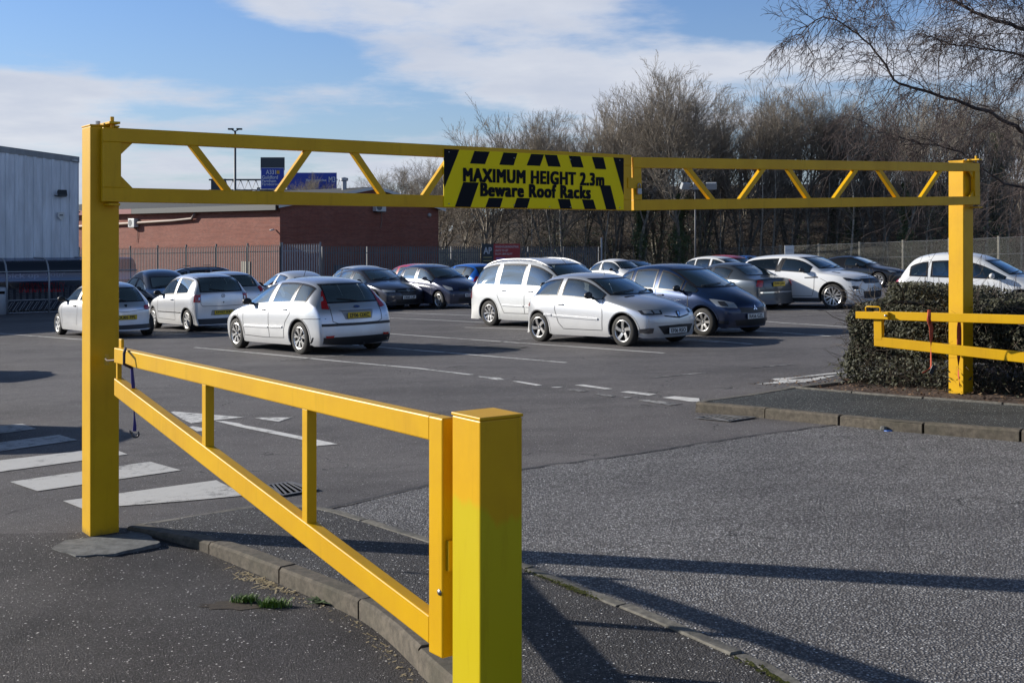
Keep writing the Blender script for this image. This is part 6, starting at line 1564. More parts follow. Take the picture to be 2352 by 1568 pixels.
F500 = far(F206, L=3.55, W=1.63, H=1.49, wb=2.3, fo=.72, side=[(1.20, 2.25, -.03), (2.34, 2.95, .15)],
    cols=[(.12, .74, .66, 'h'), (.40, .88, .76, 'h'), (.85, 1.0, .88, 'h'), (1.18, 1.24, .90, 'w', .70), (1.55, 1.43, .91, 'r', .64), (2.0, 1.49, .92, 'r', .63), (2.5, 1.45, .93, 'r', .61), (2.95, 1.32, .94, 'r', .58), (3.22, 1.12, .92, 'w', .62), (3.42, .92, .85, 't')], ws=[(1.0, 1.04, .62), (1.48, 1.36, .52)], rs=[(3.32, .98, .54), (3.05, 1.26, .46)])
CABRIO = far(COUPE, H=1.38, side=[(1.50, 2.45, -.05)])

SILVER = paint('silver_paint', (.66, .67, .69), .78, .34); SILV2 = paint('pale_silver_paint', (.72, .73, .73), .6, .36); WHITE = paint('white_paint', (.78, .78, .77), 0, .3)
NAVY = paint('navy_paint', (.012, .018, .055), .3, .25); BLUE = paint('blue_metallic_paint', (.010, .028, .085), .45, .26); DKGREY = paint('dark_grey_paint', (.035, .038, .055), .4, .28)
GREY = paint('grey_blue_paint', (.065, .08, .10), .5, .32); BRBLUE = paint('bright_blue_paint', (.01, .12, .50), .3, .3); RED = paint('red_paint', (.45, .012, .015), .0, .3); BLACK = paint('black_paint', (.012, .012, .014), .2, .25)
PALEB = paint('pale_blue_silver_paint', (.30, .34, .42), .5, .32)

BD = math.atan2(-.777, .63)                # heading of the bays, towards the camera and right
def car(spec, col, label, u, v, at_d, at_side, yaw, lod=3, name='parked_car', **o):
    """the ground point seen at (u, v) is the tyre contact at distance at_d from the nose, on side at_side (+1 left)"""
    g = gp(u, v); sp = dict(spec); sp.update(o); c, s_ = math.cos(yaw), math.sin(yaw)
    lx = sp['L']/2-at_d; ly = at_side*(sp['W']/2-.12)
    x = g.x-(lx*c-ly*s_); y = g.y-(lx*s_+ly*c)
    return Car(spec, col, name, label, (x, y, G(x, y)), yaw, lod=lod, **o)
AW = BD+math.pi                            # heading away from the camera and left
CARS = []
def fd(spec): return spec['fo']
def rdd(spec): return spec['fo']+spec['wb']
CARS.append(car(FOCUS, SILVER, 'silver five-door hatchback seen from behind, plate EF06 OXC, nearest car on the left', 697, 813, rdd(FOCUS), 1, AW+R(1), plate='EF06 OXC'))
CARS.append(car(F206, SILVER, 'small silver three-door hatchback facing the camera, plate EF06 RSO', 1438, 795, fd(F206), -1, BD+R(2), plate='EF06 RSO'))
CARS.append(car(COLT, BLUE, 'blue hatchback with dark bonnet facing the camera, plate RA56 GZL', 1620, 771, fd(COLT), -1, BD, plate='RA56 GZL', steer=R(4)))
CARS.append(car(GALAXY, SILV2, 'large pale silver people carrier with white roof rails', 1130, 748, rdd(GALAXY), -1, BD+R(3), plate=''))
CARS.append(car(FOX, SILVER, 'silver three-door hatchback seen from behind, plate DY07 KKJ', 437, 761, rdd(FOX), 1, AW-R(2), plate='DY07 KKJ'))
CARS.append(car(KA, SILVER, 'small rounded silver hatchback partly behind the tall left post, plate DU05 FPL', 338, 769, rdd(KA), -1, AW-R(1), plate='DU05 FPL'))
CARS.append(car(EVOQUE, WHITE, 'white two-door sport utility car with black roof pillars and large alloy wheels', 1916, 709, fd(EVOQUE), -1, BD+R(7), plate='OE13', steer=R(6)))
CARS.append(car(INSIG, DKGREY, 'dark grey saloon facing the camera, plate OE65 LSF, behind the nearest hatchback', 862, 712, fd(INSIG), -1, BD-R(2), plate='OE65 LSF', mirmat=DKGREY))
CARS.append(car(NOTE, NAVY, 'tall navy hatchback facing the camera, plate NG56', 1012, 709, fd(NOTE), -1, BD-R(1), plate='NG56 XLU', mirmat=NAVY))
CARS.append(car(JAG, GREY, 'grey-blue saloon seen from behind, plate RV05 JUU', 1772, 706, rdd(JAG), -1, AW-R(3), plate='RV05 JUU', mirmat=GREY))
CARS.append(car(PRIUS, WHITE, 'pale silver hatchback with chrome door handles behind the hedge', 2104, 727, rdd(PRIUS), -1, BD+R(14), lod=3, H=1.62, W=1.80, mirmat=WHITE, plate=''))
CARS.append(car(COUPE, SILV2, 'silver coupe between the two nearest silver hatchbacks, seen from behind', 590, 715, fd(COUPE), 1, AW-R(6), plate='', lod=3))
CARS.append(car(HATCH, SILVER, 'silver hatchback with red tail lamp, roof showing above the car with plate DY07 KKJ', 420, 724, fd(HATCH), 1, AW-R(4), plate='', lod=2))
CARS.append(car(INSIG, DKGREY, 'dark car with white roof rail beside the tall left post', 350, 735, fd(INSIG), -1, BD-R(5), plate='', lod=2, extras=None or f_hatch, H=1.62))
CARS.append(car(ESTATE, PALEB, 'pale blue estate car with black roof bars by the palisade fence', 345, 712, fd(ESTATE), 1, R(25)+R(180), plate='', lod=2, dark_rear=1))
CARS.append(car(HATCH, BRBLUE, 'bright blue car behind the nearest silver hatchback, only its roof showing', 745, 702, fd(HATCH), 1, AW, plate='', lod=2, H=1.46))
CARS.append(car(HATCH, SILV2, 'silver car roof showing behind the dark grey saloon', 850, 694, fd(HATCH), -1, BD, plate='', lod=2, H=1.50))
CARS.append(car(HATCH, RED, 'red car mostly hidden behind the tall navy hatchback', 948, 690, rdd(HATCH), 1, AW, plate='', lod=2, H=1.52))
CARS.append(car(HATCH, BRBLUE, 'bright blue hatchback with a red tail lamp beside the people carrier', 1075, 695, rdd(HATCH), 1, AW-R(4), plate='', lod=2))
CARS.append(car(F500, WHITE, 'small rounded white car behind the people carrier', 1440, 672, fd(F500), -1, BD+R(2), plate='', lod=2))
CARS.append(car(COUPE, BLACK, 'black car roof between the small white car and the blue hatchback', 1485, 668, fd(COUPE), -1, BD, plate='', lod=2, H=1.42))
CARS.append(car(HATCH, RED, 'red car roof showing below the floodlight pole', 1560, 666, fd(HATCH), 1, AW, plate='', lod=2, H=1.55))
CARS.append(car(PRIUS, WHITE, 'white hatchback behind the grey-blue saloon', 1700, 672, fd(PRIUS), -1, BD+R(8), plate='', lod=2))
CARS.append(car(HATCH, BRBLUE, 'blue car just visible behind the white sport utility car', 1770, 655, fd(HATCH), -1, BD+R(8), plate='', lod=2, H=1.45))
CARS.append(car(CABRIO, BLACK, 'black soft-top car in the back row by the chain-link fence', 2020, 660, fd(CABRIO), -1, BD+R(10), plate='', lod=2))
CARS.append(car(HATCH, BLACK, 'black car behind the right-hand barrier post', 2320, 697, fd(HATCH), -1, BD+R(12), plate='', lod=2))
# two vehicles just outside the left edge whose shadows reach into the picture
Car(GALAXY, BLACK, 'parked_car', 'black people carrier waiting left of the zebra crossing, outside the view', (-8.35, 13.9, G(-8.35, 13.9)), R(-15), lod=2, plate='')
Car(GALAXY, DKGREY, 'parked_car', 'dark grey people carrier further along on the left, outside the view', (-12.0, 21.2, G(-12.0, 21.2)), R(-10), lod=2, plate='')
# ---------------------------------------------------------------- trees, wood, hedge
import numpy as np
def bark(name, a, b2, sc=3):
    return mat(name, a, .9, build=lambda t, p, o: t.nt.links.new(t.mix(t.ramp(t.noise(ocoord(t), sc, 6, .7), .35, .7), a, b2), p.inputs['Base Color']))
M_BARK = bark('grey_bark', (.11, .10, .083), (.30, .27, .22)); M_TWIG = bark('twig_bark', (.16, .138, .112), (.36, .31, .25), 1.0)
M_RUST = bark('birch_twig', (.045, .032, .032), (.10, .075, .068), 4); M_BRAM = bark('bramble_stem', (.055, .038, .028), (.19, .15, .11), .8)
def leafmat(name, a, b2, rough=.4, trans=.25):
    def bb(t, p, out):
        oi = t.n('ShaderNodeNewGeometry'); c = ocoord(t); n = t.noise(c, 2.2, 3); 
        f = t.m('FRACT', t.m('ADD', t.m('MULTIPLY', oi.outputs['Random Per Island'], 1.0), n))
        t.nt.links.new(t.mix(f, a, b2), p.inputs['Base Color'])
    return mat(name, a, rough, build=bb, Specular_IOR_Level=.5)
M_IVY = leafmat('ivy_leaf', (.022, .045, .012), (.10, .14, .045), .4); M_HEDGE = leafmat('hedge_leaf', (.008, .012, .005), (.058, .056, .022), .7); M_HEDTW = leafmat('hedge_twig', (.05, .035, .025), (.14, .11, .08), .8)
M_LITTER = leafmat('dead_leaf', (.06, .032, .018), (.26, .16, .09), .8)
class Fast:
    """tubes with 3 or 4 sides, collected as arrays"""
    def __init__(s): s.v = []; s.f = []
    def seg(s, pts, rads, n=3):
        b = len(s.v); prev = None; m = len(pts)
        for i in range(m):
            p = pts[i]; d = (pts[min(i+1, m-1)]-pts[max(i-1, 0)]).normalized()
            x = prev if prev is not None else (Vector((0, 0, 1)) if abs(d.z) < .9 else Vector((1, 0, 0)))
            x = (x-d*x.dot(d)); x = x.normalized() if x.length > 1e-6 else Vector((1, 0, 0)); prev = x; y = d.cross(x)
            for k in range(n):
                a = 2*math.pi*k/n; q = p+(x*math.cos(a)+y*math.sin(a))*rads[i]; s.v.append((q.x, q.y, q.z))
        for i in range(m-1):
            for k in range(n):
                k2 = (k+1) % n; s.f.append((b+i*n+k, b+i*n+k2, b+(i+1)*n+k2, b+(i+1)*n+k))
    def mesh(s, name, m, smooth=True):
        me = bpy.data.meshes.new(name); me.from_pydata(s.v, [], s.f); me.materials.append(m)
        if smooth: me.polygons.foreach_set('use_smooth', [True]*len(me.polygons))
        me.update(); return me
def wander(rn, p, d, L, n, bend, up=0.0):
    pts = [p.copy()]; dd = d.copy()
    for i in range(n):
        dd = (dd+Vector((rn.gauss(0, bend), rn.gauss(0, bend), rn.gauss(0, bend)+up))).normalized(); p = p+dd*L/n; pts.append(p.copy())
    return pts
def rot_off(rn, d, ang):
    ax = d.orthogonal().normalized(); ax = Matrix.Rotation(rn.uniform(0, 6.283), 3, d) @ ax
    return (Matrix.Rotation(ang, 3, ax) @ d).normalized()
def tree_meshes(seed, H, stems=1, spread=.45, up=.06, twig=.012, dens=1.0, levels=4, crown0=.32):
    rn = random.Random(seed); T = Fast(); C = Fast()
    def branch(p, d, L, r, lev):
        n = max(3, int(L*1.6)) if lev < 2 else 3
        pts = wander(rn, p, d, L, n, (.07, .08, .09, .10, .12)[lev], up*(1 if lev < 3 else .6))
        r1 = r*.35 if lev else r*.25
        rads = [r+(r1-r)*(i/n)**.8 for i in range(n+1)]
        (T if lev < 1 else C).seg(pts, [max(q, twig*.7) for q in rads], 6 if lev == 0 else (4 if lev == 1 else 3))
        if lev >= levels: return
        nc = (int(12*dens), int(7*dens), int(5*dens), 3, 0)[lev]
        for k in range(nc):
            t = crown0+(1-crown0)*((k+rn.random())/nc) if lev == 0 else .18+.82*((k+rn.random())/nc)
            i = min(int(t*n), n-1); f = t*n-i; q = pts[i].lerp(pts[i+1], f); dd = (pts[i+1]-pts[i]).normalized()
            rr = rads[i]+(rads[i+1]-rads[i])*f
            LL = L*((.62, .50, .52, .5)[lev])*(1.15-.55*t)*rn.uniform(.7, 1.25) if lev == 0 else L*(.50)*rn.uniform(.6, 1.25)*(1.2-.5*t)
            branch(q, rot_off(rn, dd, spread*rn.uniform(.7, 1.4)), max(LL, .35), max(rr*.70, twig), lev+1)
        # leader keeps going as a fan of shoots
        if lev == 0:
            for k in range(3): branch(pts[-1], rot_off(rn, (pts[-1]-pts[-2]).normalized(), .25), L*.28, rads[-1]*.9, 2)
    for k in range(stems):
        d = Vector((rn.uniform(-.12, .12), rn.uniform(-.12, .12), 1)).normalized() if stems == 1 else Vector((math.cos(k*2.4)*.22, math.sin(k*2.4)*.22, 1)).normalized()
        branch(Vector((rn.uniform(-.15, .15)*(stems > 1), rn.uniform(-.15, .15)*(stems > 1), 0)), d, H*(.86 if k == 0 else .74), H*.0135, 0)
    return T.mesh('trunk', M_BARK), C.mesh('crown', M_TWIG)
PROTO = [tree_meshes(11+i, H, s_, sp_, u_, dens=de) for i, (H, s_, sp_, u_, de) in enumerate([(13, 3, .42, .05, 1.0), (14, 2, .50, .045, 1.2), (12, 4, .38, .05, .85), (13, 1, .55, .055, 1.6), (11, 5, .34, .05, .8), (13.5, 2, .46, .05, 1.3)])]
def ivy_mesh(seed, H, rad, n, size=.11):
    rn = random.Random(seed); vs = []; fs = []
    for i in range(n):
        z = H*rn.random()**.9; a = rn.uniform(0, 6.283); lump = .6+.4*math.sin(z*2.1+seed)+.35*math.sin(z*.9+a*2)
        r = rad*max(.25, lump)*(1-.55*z/H)*rn.uniform(.3, 1.15); c = Vector((math.cos(a)*r, math.sin(a)*r, z))
        n_ = (Vector((math.cos(a), math.sin(a), .35))+Vector((rn.gauss(0, .5), rn.gauss(0, .5), rn.gauss(0, .5)))).normalized(); x = n_.orthogonal().normalized(); x = Matrix.Rotation(rn.uniform(0, 6.28), 3, n_) @ x; y = n_.cross(x); s_ = size*rn.uniform(.6, 1.3)
        b = len(vs); vs += [tuple(c-x*s_*.5), tuple(c-y*s_*.42), tuple(c+x*s_*.6), tuple(c+y*s_*.42)]; fs.append((b, b+1, b+2, b+3))
    me = bpy.data.meshes.new('ivy'); me.from_pydata(vs, [], fs); me.materials.append(M_IVY); return me
IVY = [ivy_mesh(1, 8.5, 1.2, 8200), ivy_mesh(2, 6.5, 1.5, 7800), ivy_mesh(5, 10, 1.0, 8600)]
rt = random.Random(77)
def bankz(x, y):
    """embankment behind the fences"""
    t = max(0.0, min(1.0, (y-(88-.25*x))/26)); t = t*t*(3-2*t)
    return G(min(x, 60), min(y, 110))*(1-t)+t*(6.6 if x > 4 else 6.6*max(0, min(1, (x+12)/16)))
def put_tree(k, x, y, sc, label, group='bare trees of the wood', name='bare_tree', ivy=None, rz=None):
    r = empty(name, (x, y, bankz(x, y)-.15), rz if rz is not None else rt.uniform(0, 6.28)); r.scale = (sc, sc, sc)
    for nm, me in zip(('trunk', 'crown'), PROTO[k]):
        o = bpy.data.objects.new(nm, me); COL.objects.link(o); o.parent = r
    if ivy is not None: o = bpy.data.objects.new('ivy', IVY[ivy]); COL.objects.link(o); o.parent = r
    return tag(r, label, 'tree', group)
# outline of the wood read from the skyline: (u, v of the tree tops)
skyl = [(1010, 330), (1060, 300), (1120, 262), (1190, 235), (1270, 215), (1340, 195), (1410, 190), (1470, 145), (1510, 120), (1560, 150), (1610, 190), (1660, 175), (1710, 152), (1760, 160), (1810, 185), (1860, 180), (1910, 175), (1960, 190), (2020, 165), (2080, 180), (2150, 170), (2220, 190), (2290, 170), (2360, 180), (2430, 180)]
def crown_h(x, y):
    u = UC+x/y*FP; v = interp2(skyl, u); return EYE+(VH-v)/FP*y-bankz(x, y)
def interp2(tb, u):
    if u <= tb[0][0]: return tb[0][1]
    for (a, b), (c, d) in zip(tb, tb[1:]):
        if u <= c: return b+(d-b)*(u-a)/(c-a)
    return tb[-1][1]
PH = [13, 14, 12, 13, 11, 13.5]; PHT = []
for T_, C_m in PROTO: PHT.append(max(v.co.z for v in C_m.vertices))
n_t = 0
for i, (u, v) in enumerate(skyl):
    y = 90+rt.uniform(-3, 5)-max(0, (u-1500))*.008; x = (u-UC)/FP*y; k = i % 6
    if 1480 < u < 1540: k = 0
    iv_ = i in (7, 9, 16, 17, 19, 22)
    if iv_: y -= 3.5; x = (u-UC)/FP*y
    h = crown_h(x, y); iv = {7: 0, 9: 1, 16: 2, 17: 1, 19: 0, 22: 2}.get(i)
    nm_ = ('bare tree with several upright stems', 'bare twin-stemmed tree', 'bare tree with fanned stems', 'bare single-trunked tree', 'bare bushy tree', 'bare tall twin-stemmed tree')[k]
    put_tree(k, x, y, h/PHT[k]*1.0, nm_+(' with an ivy-clad trunk' if iv is not None else '')+' at the front of the wood', ivy=iv)
    n_t += 1
for i in range(18):
    u = 1000+i*80+rt.uniform(-14, 14); y = 101+rt.uniform(-5, 9)-max(0, u-1500)*.006; x = (u-UC)/FP*y; k = rt.randrange(6)
    put_tree(k, x, y, crown_h(x, y)*rt.uniform(.70, .90)/PHT[k], 'bare grey tree in the rear ranks of the wood', 'bare trees in the rear of the wood')
# slim pole-like trees with pale trunks near the fence
poles_m = []
for sd in range(4):
    rn = random.Random(40+sd); T_ = Fast(); C_m = Fast()
    tr = wander(rn, Vector((0, 0, 0)), Vector((rn.uniform(-.15, .15), rn.uniform(-.1, .1), 1)).normalized(), 8.5, 9, .09, .05); T_.seg(tr, [.085-.0065*i for i in range(10)], 6)
    for k in range(26):
        i = rn.randrange(3, 9); L = rn.uniform(.8, 2.4); q = wander(rn, tr[i], rot_off(rn, (tr[i]-tr[i-1]).normalized(), rn.uniform(.5, 1.1)), L, 4, .2, .06); C_m.seg(q, [.022, .018, .014, .011, .008])
        for j in range(4): C_m.seg(wander(rn, q[2+j % 2], rot_off(rn, (q[2]-q[1]).normalized(), .7), L*.5, 3, .2, .05), [.011, .009, .008, .006])
    poles_m.append((T_.mesh('trunk', bark('pale_bark', (.24, .21, .17), (.48, .43, .35), 2)), C_m.mesh('crown', M_TWIG)))
for i in range(40):
    u = 1090+i*33+rt.uniform(-14, 14); y = 86.5+rt.uniform(-1.5, 5)-max(0, u-1500)*.012; x = (u-UC)/FP*y
    r = empty('sapling', (x, y, bankz(x, y)-.1), rt.uniform(0, 6.28)); s_ = rt.uniform(.6, 1.05); r.scale = (s_, s_, s_*rt.uniform(.8, 1.1))
    for nm, me in zip(('trunk', 'crown'), poles_m[i % 4]): o = bpy.data.objects.new(nm, me); COL.objects.link(o); o.parent = r
    tag(r, 'slim pale-stemmed sapling at the edge of the wood behind the fence', 'tree', 'saplings at the edge of the wood')
# the embankment itself
bk = MB(); NX, NY = 60, 14
for j in range(NY+1):
    for i in range(NX+1):
        x = -14+i*74/NX; y = 80-.25*x*.9+j*44/NY-6; bk.v.append((x, y, bankz(x, y)-.05+.25*math.sin(x*1.7+j)*(j > 1)*.6+rt.uniform(-.12, .12)*(j > 1)))
for j in range(NY):
    for i in range(NX): q = j*(NX+1)+i; bk.f.append((q, q+1, q+NX+2, q+NX+1)); bk.mi.append(0)
M_BANK = mat('leaf_litter_bank', (.05, .035, .025), .95, build=lambda t, p, o: t.nt.links.new(t.mix(t.ramp(t.noise(ocoord(t), 1.6, 9, .75), .42, .66), (.012, .010, .008), (.075, .052, .035)), p.inputs['Base Color']))
tag(bk.build('embankment', M_BANK, smooth=True), kind='structure')
# brambles and scrub filling the foot of the wood
sc_ = Fast(); rn = random.Random(9)
for i in range(8500):
    u = rn.uniform(1015, 2440); y = rn.uniform(83.5, 97)-max(0, u-1500)*.012; x = (u-UC)/FP*y; z = bankz(x, y); hgt = rn.random()**1.3*5.6
    p = Vector((x, y, z+hgt)); d = Vector((rn.gauss(0, 1), rn.gauss(0, .6), rn.gauss(0, .8))).normalized(); L = rn.uniform(.5, 2.4)
    q = wander(rn, p, d, L, 4, .28, -.03); r = rn.uniform(.006, .022); sc_.seg(q, [r, r*.9, r*.8, r*.6, r*.4])
o = bpy.data.objects.new('undergrowth', sc_.mesh('undergrowth', M_BRAM)); COL.objects.link(o); tag(o, 'tangled brown brambles and scrub along the foot of the wood', 'undergrowth', kind='stuff')
vs = []; fs = []
for i in range(30000):
    u = rn.uniform(1015, 2440); y = rn.uniform(84, 95)-max(0, u-1500)*.012; x = (u-UC)/FP*y; cl = math.sin(u*.021)+math.sin(u*.0083+2)+.6*math.sin(u*.055+1)
    if cl < rn.uniform(-.6, 1.6): continue
    c = Vector((x, y, bankz(x, y)+rn.random()**1.5*4.2*(.6+.3*cl))); n_ = Vector((rn.gauss(-.4, .6), rn.gauss(-.5, .6), rn.gauss(.4, .5))).normalized(); X_ = n_.orthogonal().normalized(); Y_ = n_.cross(X_); s_ = rn.uniform(.06, .15)
    b = len(vs); vs += [tuple(c-X_*s_*.5), tuple(c-Y_*s_*.4), tuple(c+X_*s_*.5), tuple(c+Y_*s_*.4)]; fs.append((b, b+1, b+2, b+3))
me = bpy.data.meshes.new('ivy_ground'); me.from_pydata(vs, [], fs); me.materials.append(M_IVY); o = bpy.data.objects.new('ivy_scrub', me); COL.objects.link(o); tag(o, 'dark green ivy and scrub leaves scattered through the brambles', 'undergrowth', kind='stuff')
# small distant trees seen beyond the brick building
for (u, v, d, k, lab) in [(885, 372, 150, 3, 'small bare tree beyond the roof of the brick building, left of the sign'), (955, 330, 120, 1, 'bare spreading tree just left of the warning sign, behind the barrier lattice'), (1000, 322, 112, 5, 'bare tree half hidden by the left end of the warning sign'),
                          (720, 392, 165, 2, 'low bare tree in front of the blue motorway sign'), (690, 405, 160, 3, 'low bushy tree before the motorway sign, behind the lattice'), (760, 400, 160, 4, 'low bare bush right of the motorway sign'), (830, 418, 175, 4, 'dark bushy tree beside the roof flue'), (525, 430, 190, 0, 'very small distant bare tree beside the lamp column')]:
    x = (u-UC)/FP*d; zt_ = EYE+(VH-v)/FP*d; zb_ = -2; r = empty('bare_tree', (x, d, zb_), rt.uniform(0, 6)); s_ = (zt_-zb_)/PHT[k]; r.scale = (s_*1.15, s_*1.15, s_)
    for nm, me in zip(('trunk', 'crown'), PROTO[k]): o = bpy.data.objects.new(nm, me); COL.objects.link(o); o.parent = r
    tag(r, lab, 'tree')
# ---- the near birch reaching in from the right
rn = random.Random(3); BT_, BC = Fast(), Fast(); DB = 14.5
bx0 = at(2640, 900, 20.1); base = Vector((bx0.x, bx0.y, G(bx0.x, bx0.y)))
def L3(lst): return [at(u, v, d*1.22) for u, v, d in lst]
trunk = [base, base+Vector((-.05, 0, 2)), at(2630, 330, 19.9), at(2600, 130, 19.8), at(2590, -120, 19.8), at(2570, -420, 19.9), at(2560, -800, 20.1)]
BT_.seg(trunk, [.20, .17, .15, .13, .10, .07, .03], 8)
limbs = [([(2600, 400, 16.2), (2480, 352, 15.6), (2352, 306, 15.2), (2281, 262, 15), (2160, 221, 14.8), (2080, 197, 14.6), (2056, 189, 14.5), (2031, 141, 14.4), (1979, 85, 14.3), (1919, 44, 14.2), (1885, 38, 14.1), (1862, 52, 14.1), (1842, 76, 14.1)], .055),
         ([(2600, 150, 16.2), (2480, 110, 15.6), (2352, 68, 15.2), (2237, 28, 15), (2185, 0, 14.9), (2100, -60, 14.7), (2000, -110, 14.6), (1950, -120, 14.6)], .06),
         ([(2595, 20, 16.2), (2450, -60, 15.5), (2300, -110, 15.1), (2150, -170, 14.8), (2050, -200, 14.6)], .05),
         ([(2610, 480, 16.3), (2450, 455, 15.4), (2300, 420, 15), (2200, 345, 14.8), (2120, 330, 14.7), (2010, 300, 14.6)], .04),
         ([(2600, 300, 16.2), (2480, 200, 15.8), (2360, 130, 15.6), (2260, 110, 15.4), (2150, 100, 15.2)], .045),
         ([(2600, -200, 16.2), (2500, -300, 16), (2350, -330, 15.6), (2200, -260, 15.2), (2120, -150, 15)], .045)]
def droop(p, d, L, r, lev):
    n = 5 if lev == 0 else 4; pts = [p.copy()]; dd = d.copy()
    for i in range(n):
        dd = (dd+Vector((rn.gauss(0, .17), rn.gauss(0, .15), rn.gauss(0, .13)-.16))).normalized(); p = p+dd*L/n; pts.append(p.copy())
    BC.seg(pts, [max(.0026, r*(1-.7*i/n)) for i in range(n+1)])
    if lev < 2:
        for k in range(rn.randrange(5, 8) if lev == 0 else 4):
            i = rn.randrange(1, n+1) if lev == 0 else rn.randrange(1, n); droop(pts[i], rot_off(rn, (pts[i]-pts[i-1]).normalized(), rn.uniform(.45, 1.0)), L*rn.uniform(.35, .62), r*.6, lev+1)
for lst, r0 in limbs:
    q = L3(lst); T_ = seglen(q)[-1]; n = int(T_/.13); qq = [along(q, T_*i/n)+Vector((rn.gauss(0, .008), rn.gauss(0, .02), rn.gauss(0, .008))) for i in range(n+1)]
    BT_.seg(qq, [max(.006, r0*(1-.86*(i/n)**.8)) for i in range(n+1)], 5)
    for i in range(2, n+1):
        for rep in range(3):
            if rn.random() < (.85 if qq[i].z > 4.0 else .42):
                dd = (qq[i]-qq[i-1]).normalized(); droop(qq[i], rot_off(rn, dd, rn.uniform(.5, 1.25)), rn.uniform(.5, 1.45)*(1.15 if i < n*.8 else .7), .0075, 0)
br = empty('birch_tree', base)
for nm, F_, m_ in (('trunk', BT_, bark('birch_limb', (.04, .028, .028), (.12, .10, .09), 6)), ('crown', BC, M_RUST)):
    F_.v = [(a-base.x, b-base.y, c-base.z) for a, b, c in F_.v]; o = bpy.data.objects.new(nm, F_.mesh(nm, m_)); COL.objects.link(o); o.parent = br
tag(br, 'near birch with drooping reddish twigs reaching in from the top right', 'tree')
# ---- hedge
hg = Vector((.67, -.742, 0)); hn = Vector((-.742, -.67, 0)); HC = Vector((4.42, 15.6, 0)); HW, HL, HT = 2.6, 9.0, 1.20
rn = random.Random(21); vs = []; fs = []; tw = Fast()
def hpt(s_, w_, z): p = HC+hg*s_-hn*w_; return Vector((p.x, p.y, z))
def bump(s_, w_, z): return .10*math.sin(s_*2.3+w_)+.07*math.sin(s_*5.1+z*4)+.05*math.sin(z*9+s_*3.7)-.05
zb0 = .02
cnt = 0
while cnt < 92000:
    f = rn.random(); dep = abs(rn.gauss(0, .10))
    if f < .46: s_, w_, z = rn.uniform(-.1, HL), dep-.05, zb0+rn.random()*HT; low = z-zb0 < .42
    elif f < .66: s_, w_, z = dep-.12, rn.uniform(0, HW), zb0+rn.random()*HT; low = z-zb0 < .25
    else: s_, w_, z = rn.uniform(-.1, HL), rn.uniform(0, HW), zb0+HT-dep*.7; low = False
    zr = (z-zb0)/HT
    rnd_ = .30*max(0, zr-.72)**1*1.6
    b_ = bump(s_, w_, z)
    c = hpt(s_+(rnd_ if s_ < .5 else 0)-b_*(s_ < .3), w_+rnd_*(w_ < .5)-b_, z+b_*.7*(zr > .85))
    if low and rn.random() < .55: c += hn*rn.uniform(.0, .35)*(rn.random() < .5)
    if low and rn.random() < .45: continue
    cnt += 1
    n_ = (hn*.8+Vector((0, 0, .6))+Vector((rn.gauss(0, .6), rn.gauss(0, .6), rn.gauss(0, .6)))).normalized(); X_ = n_.orthogonal().normalized(); X_ = Matrix.Rotation(rn.uniform(0, 6.28), 3, n_) @ X_; Y_ = n_.cross(X_); L_ = rn.uniform(.016, .034)
    b = len(vs); vs += [tuple(c-X_*L_), tuple(c-Y_*L_*.42), tuple(c+X_*L_), tuple(c+Y_*L_*.42)]; fs.append((b, b+1, b+2, b+3))
hd = empty('hedge', (HC.x, HC.y, 0)); off = Vector((HC.x, HC.y, 0))
me = bpy.data.meshes.new('foliage'); me.from_pydata([tuple(Vector(v)-off) for v in vs], [], fs); me.materials.append(M_HEDGE); o = bpy.data.objects.new('foliage', me); COL.objects.link(o); o.parent = hd
for i in range(4600):
    s_, w_ = rn.uniform(-.15, HL), abs(rn.gauss(0, .25)) if rn.random() < .8 else rn.uniform(0, HW); z = zb0+rn.random()**1.6*1.15; p = hpt(s_, w_, z)
    d = (hn*rn.uniform(-.3, .6)+Vector((rn.gauss(0, .6), rn.gauss(0, .4), rn.gauss(.3, .7)))).normalized(); q = wander(rn, p, d, rn.uniform(.2, .6), 4, .3, 0); r = rn.uniform(.002, .006); tw.seg(q, [r, r, r*.8, r*.6, r*.4])
for i in range(420):      # sprigs breaking the top outline
    s_, w_ = rn.uniform(0, HL), rn.uniform(0, HW*.8); p = hpt(s_, w_, zb0+HT-.05); q = wander(rn, p, Vector((rn.gauss(0, .3), rn.gauss(0, .3), 1)).normalized(), rn.uniform(.08, .2), 3, .2, 0); tw.seg(q, [.003, .0025, .002, .001])
tw.v = [tuple(Vector(v)-off) for v in tw.v]; o = bpy.data.objects.new('stems', tw.mesh('stems', M_HEDTW)); COL.objects.link(o); o.parent = hd
core = MB(); pl_ = [hpt(.22, .22, 0), hpt(HL, .22, 0), hpt(HL, HW-.2, 0), hpt(.22, HW-.2, 0)]; core.prism([p-off for p in pl_], zb0+.35, zb0+HT-.16); core.build('shade_core', mat('hedge_shade_black', (.012, .012, .009), 1), hd)  # near-black block added as the shade between the leaves
tag(hd, 'dense dark green hedge behind the right barrier post', 'hedge')
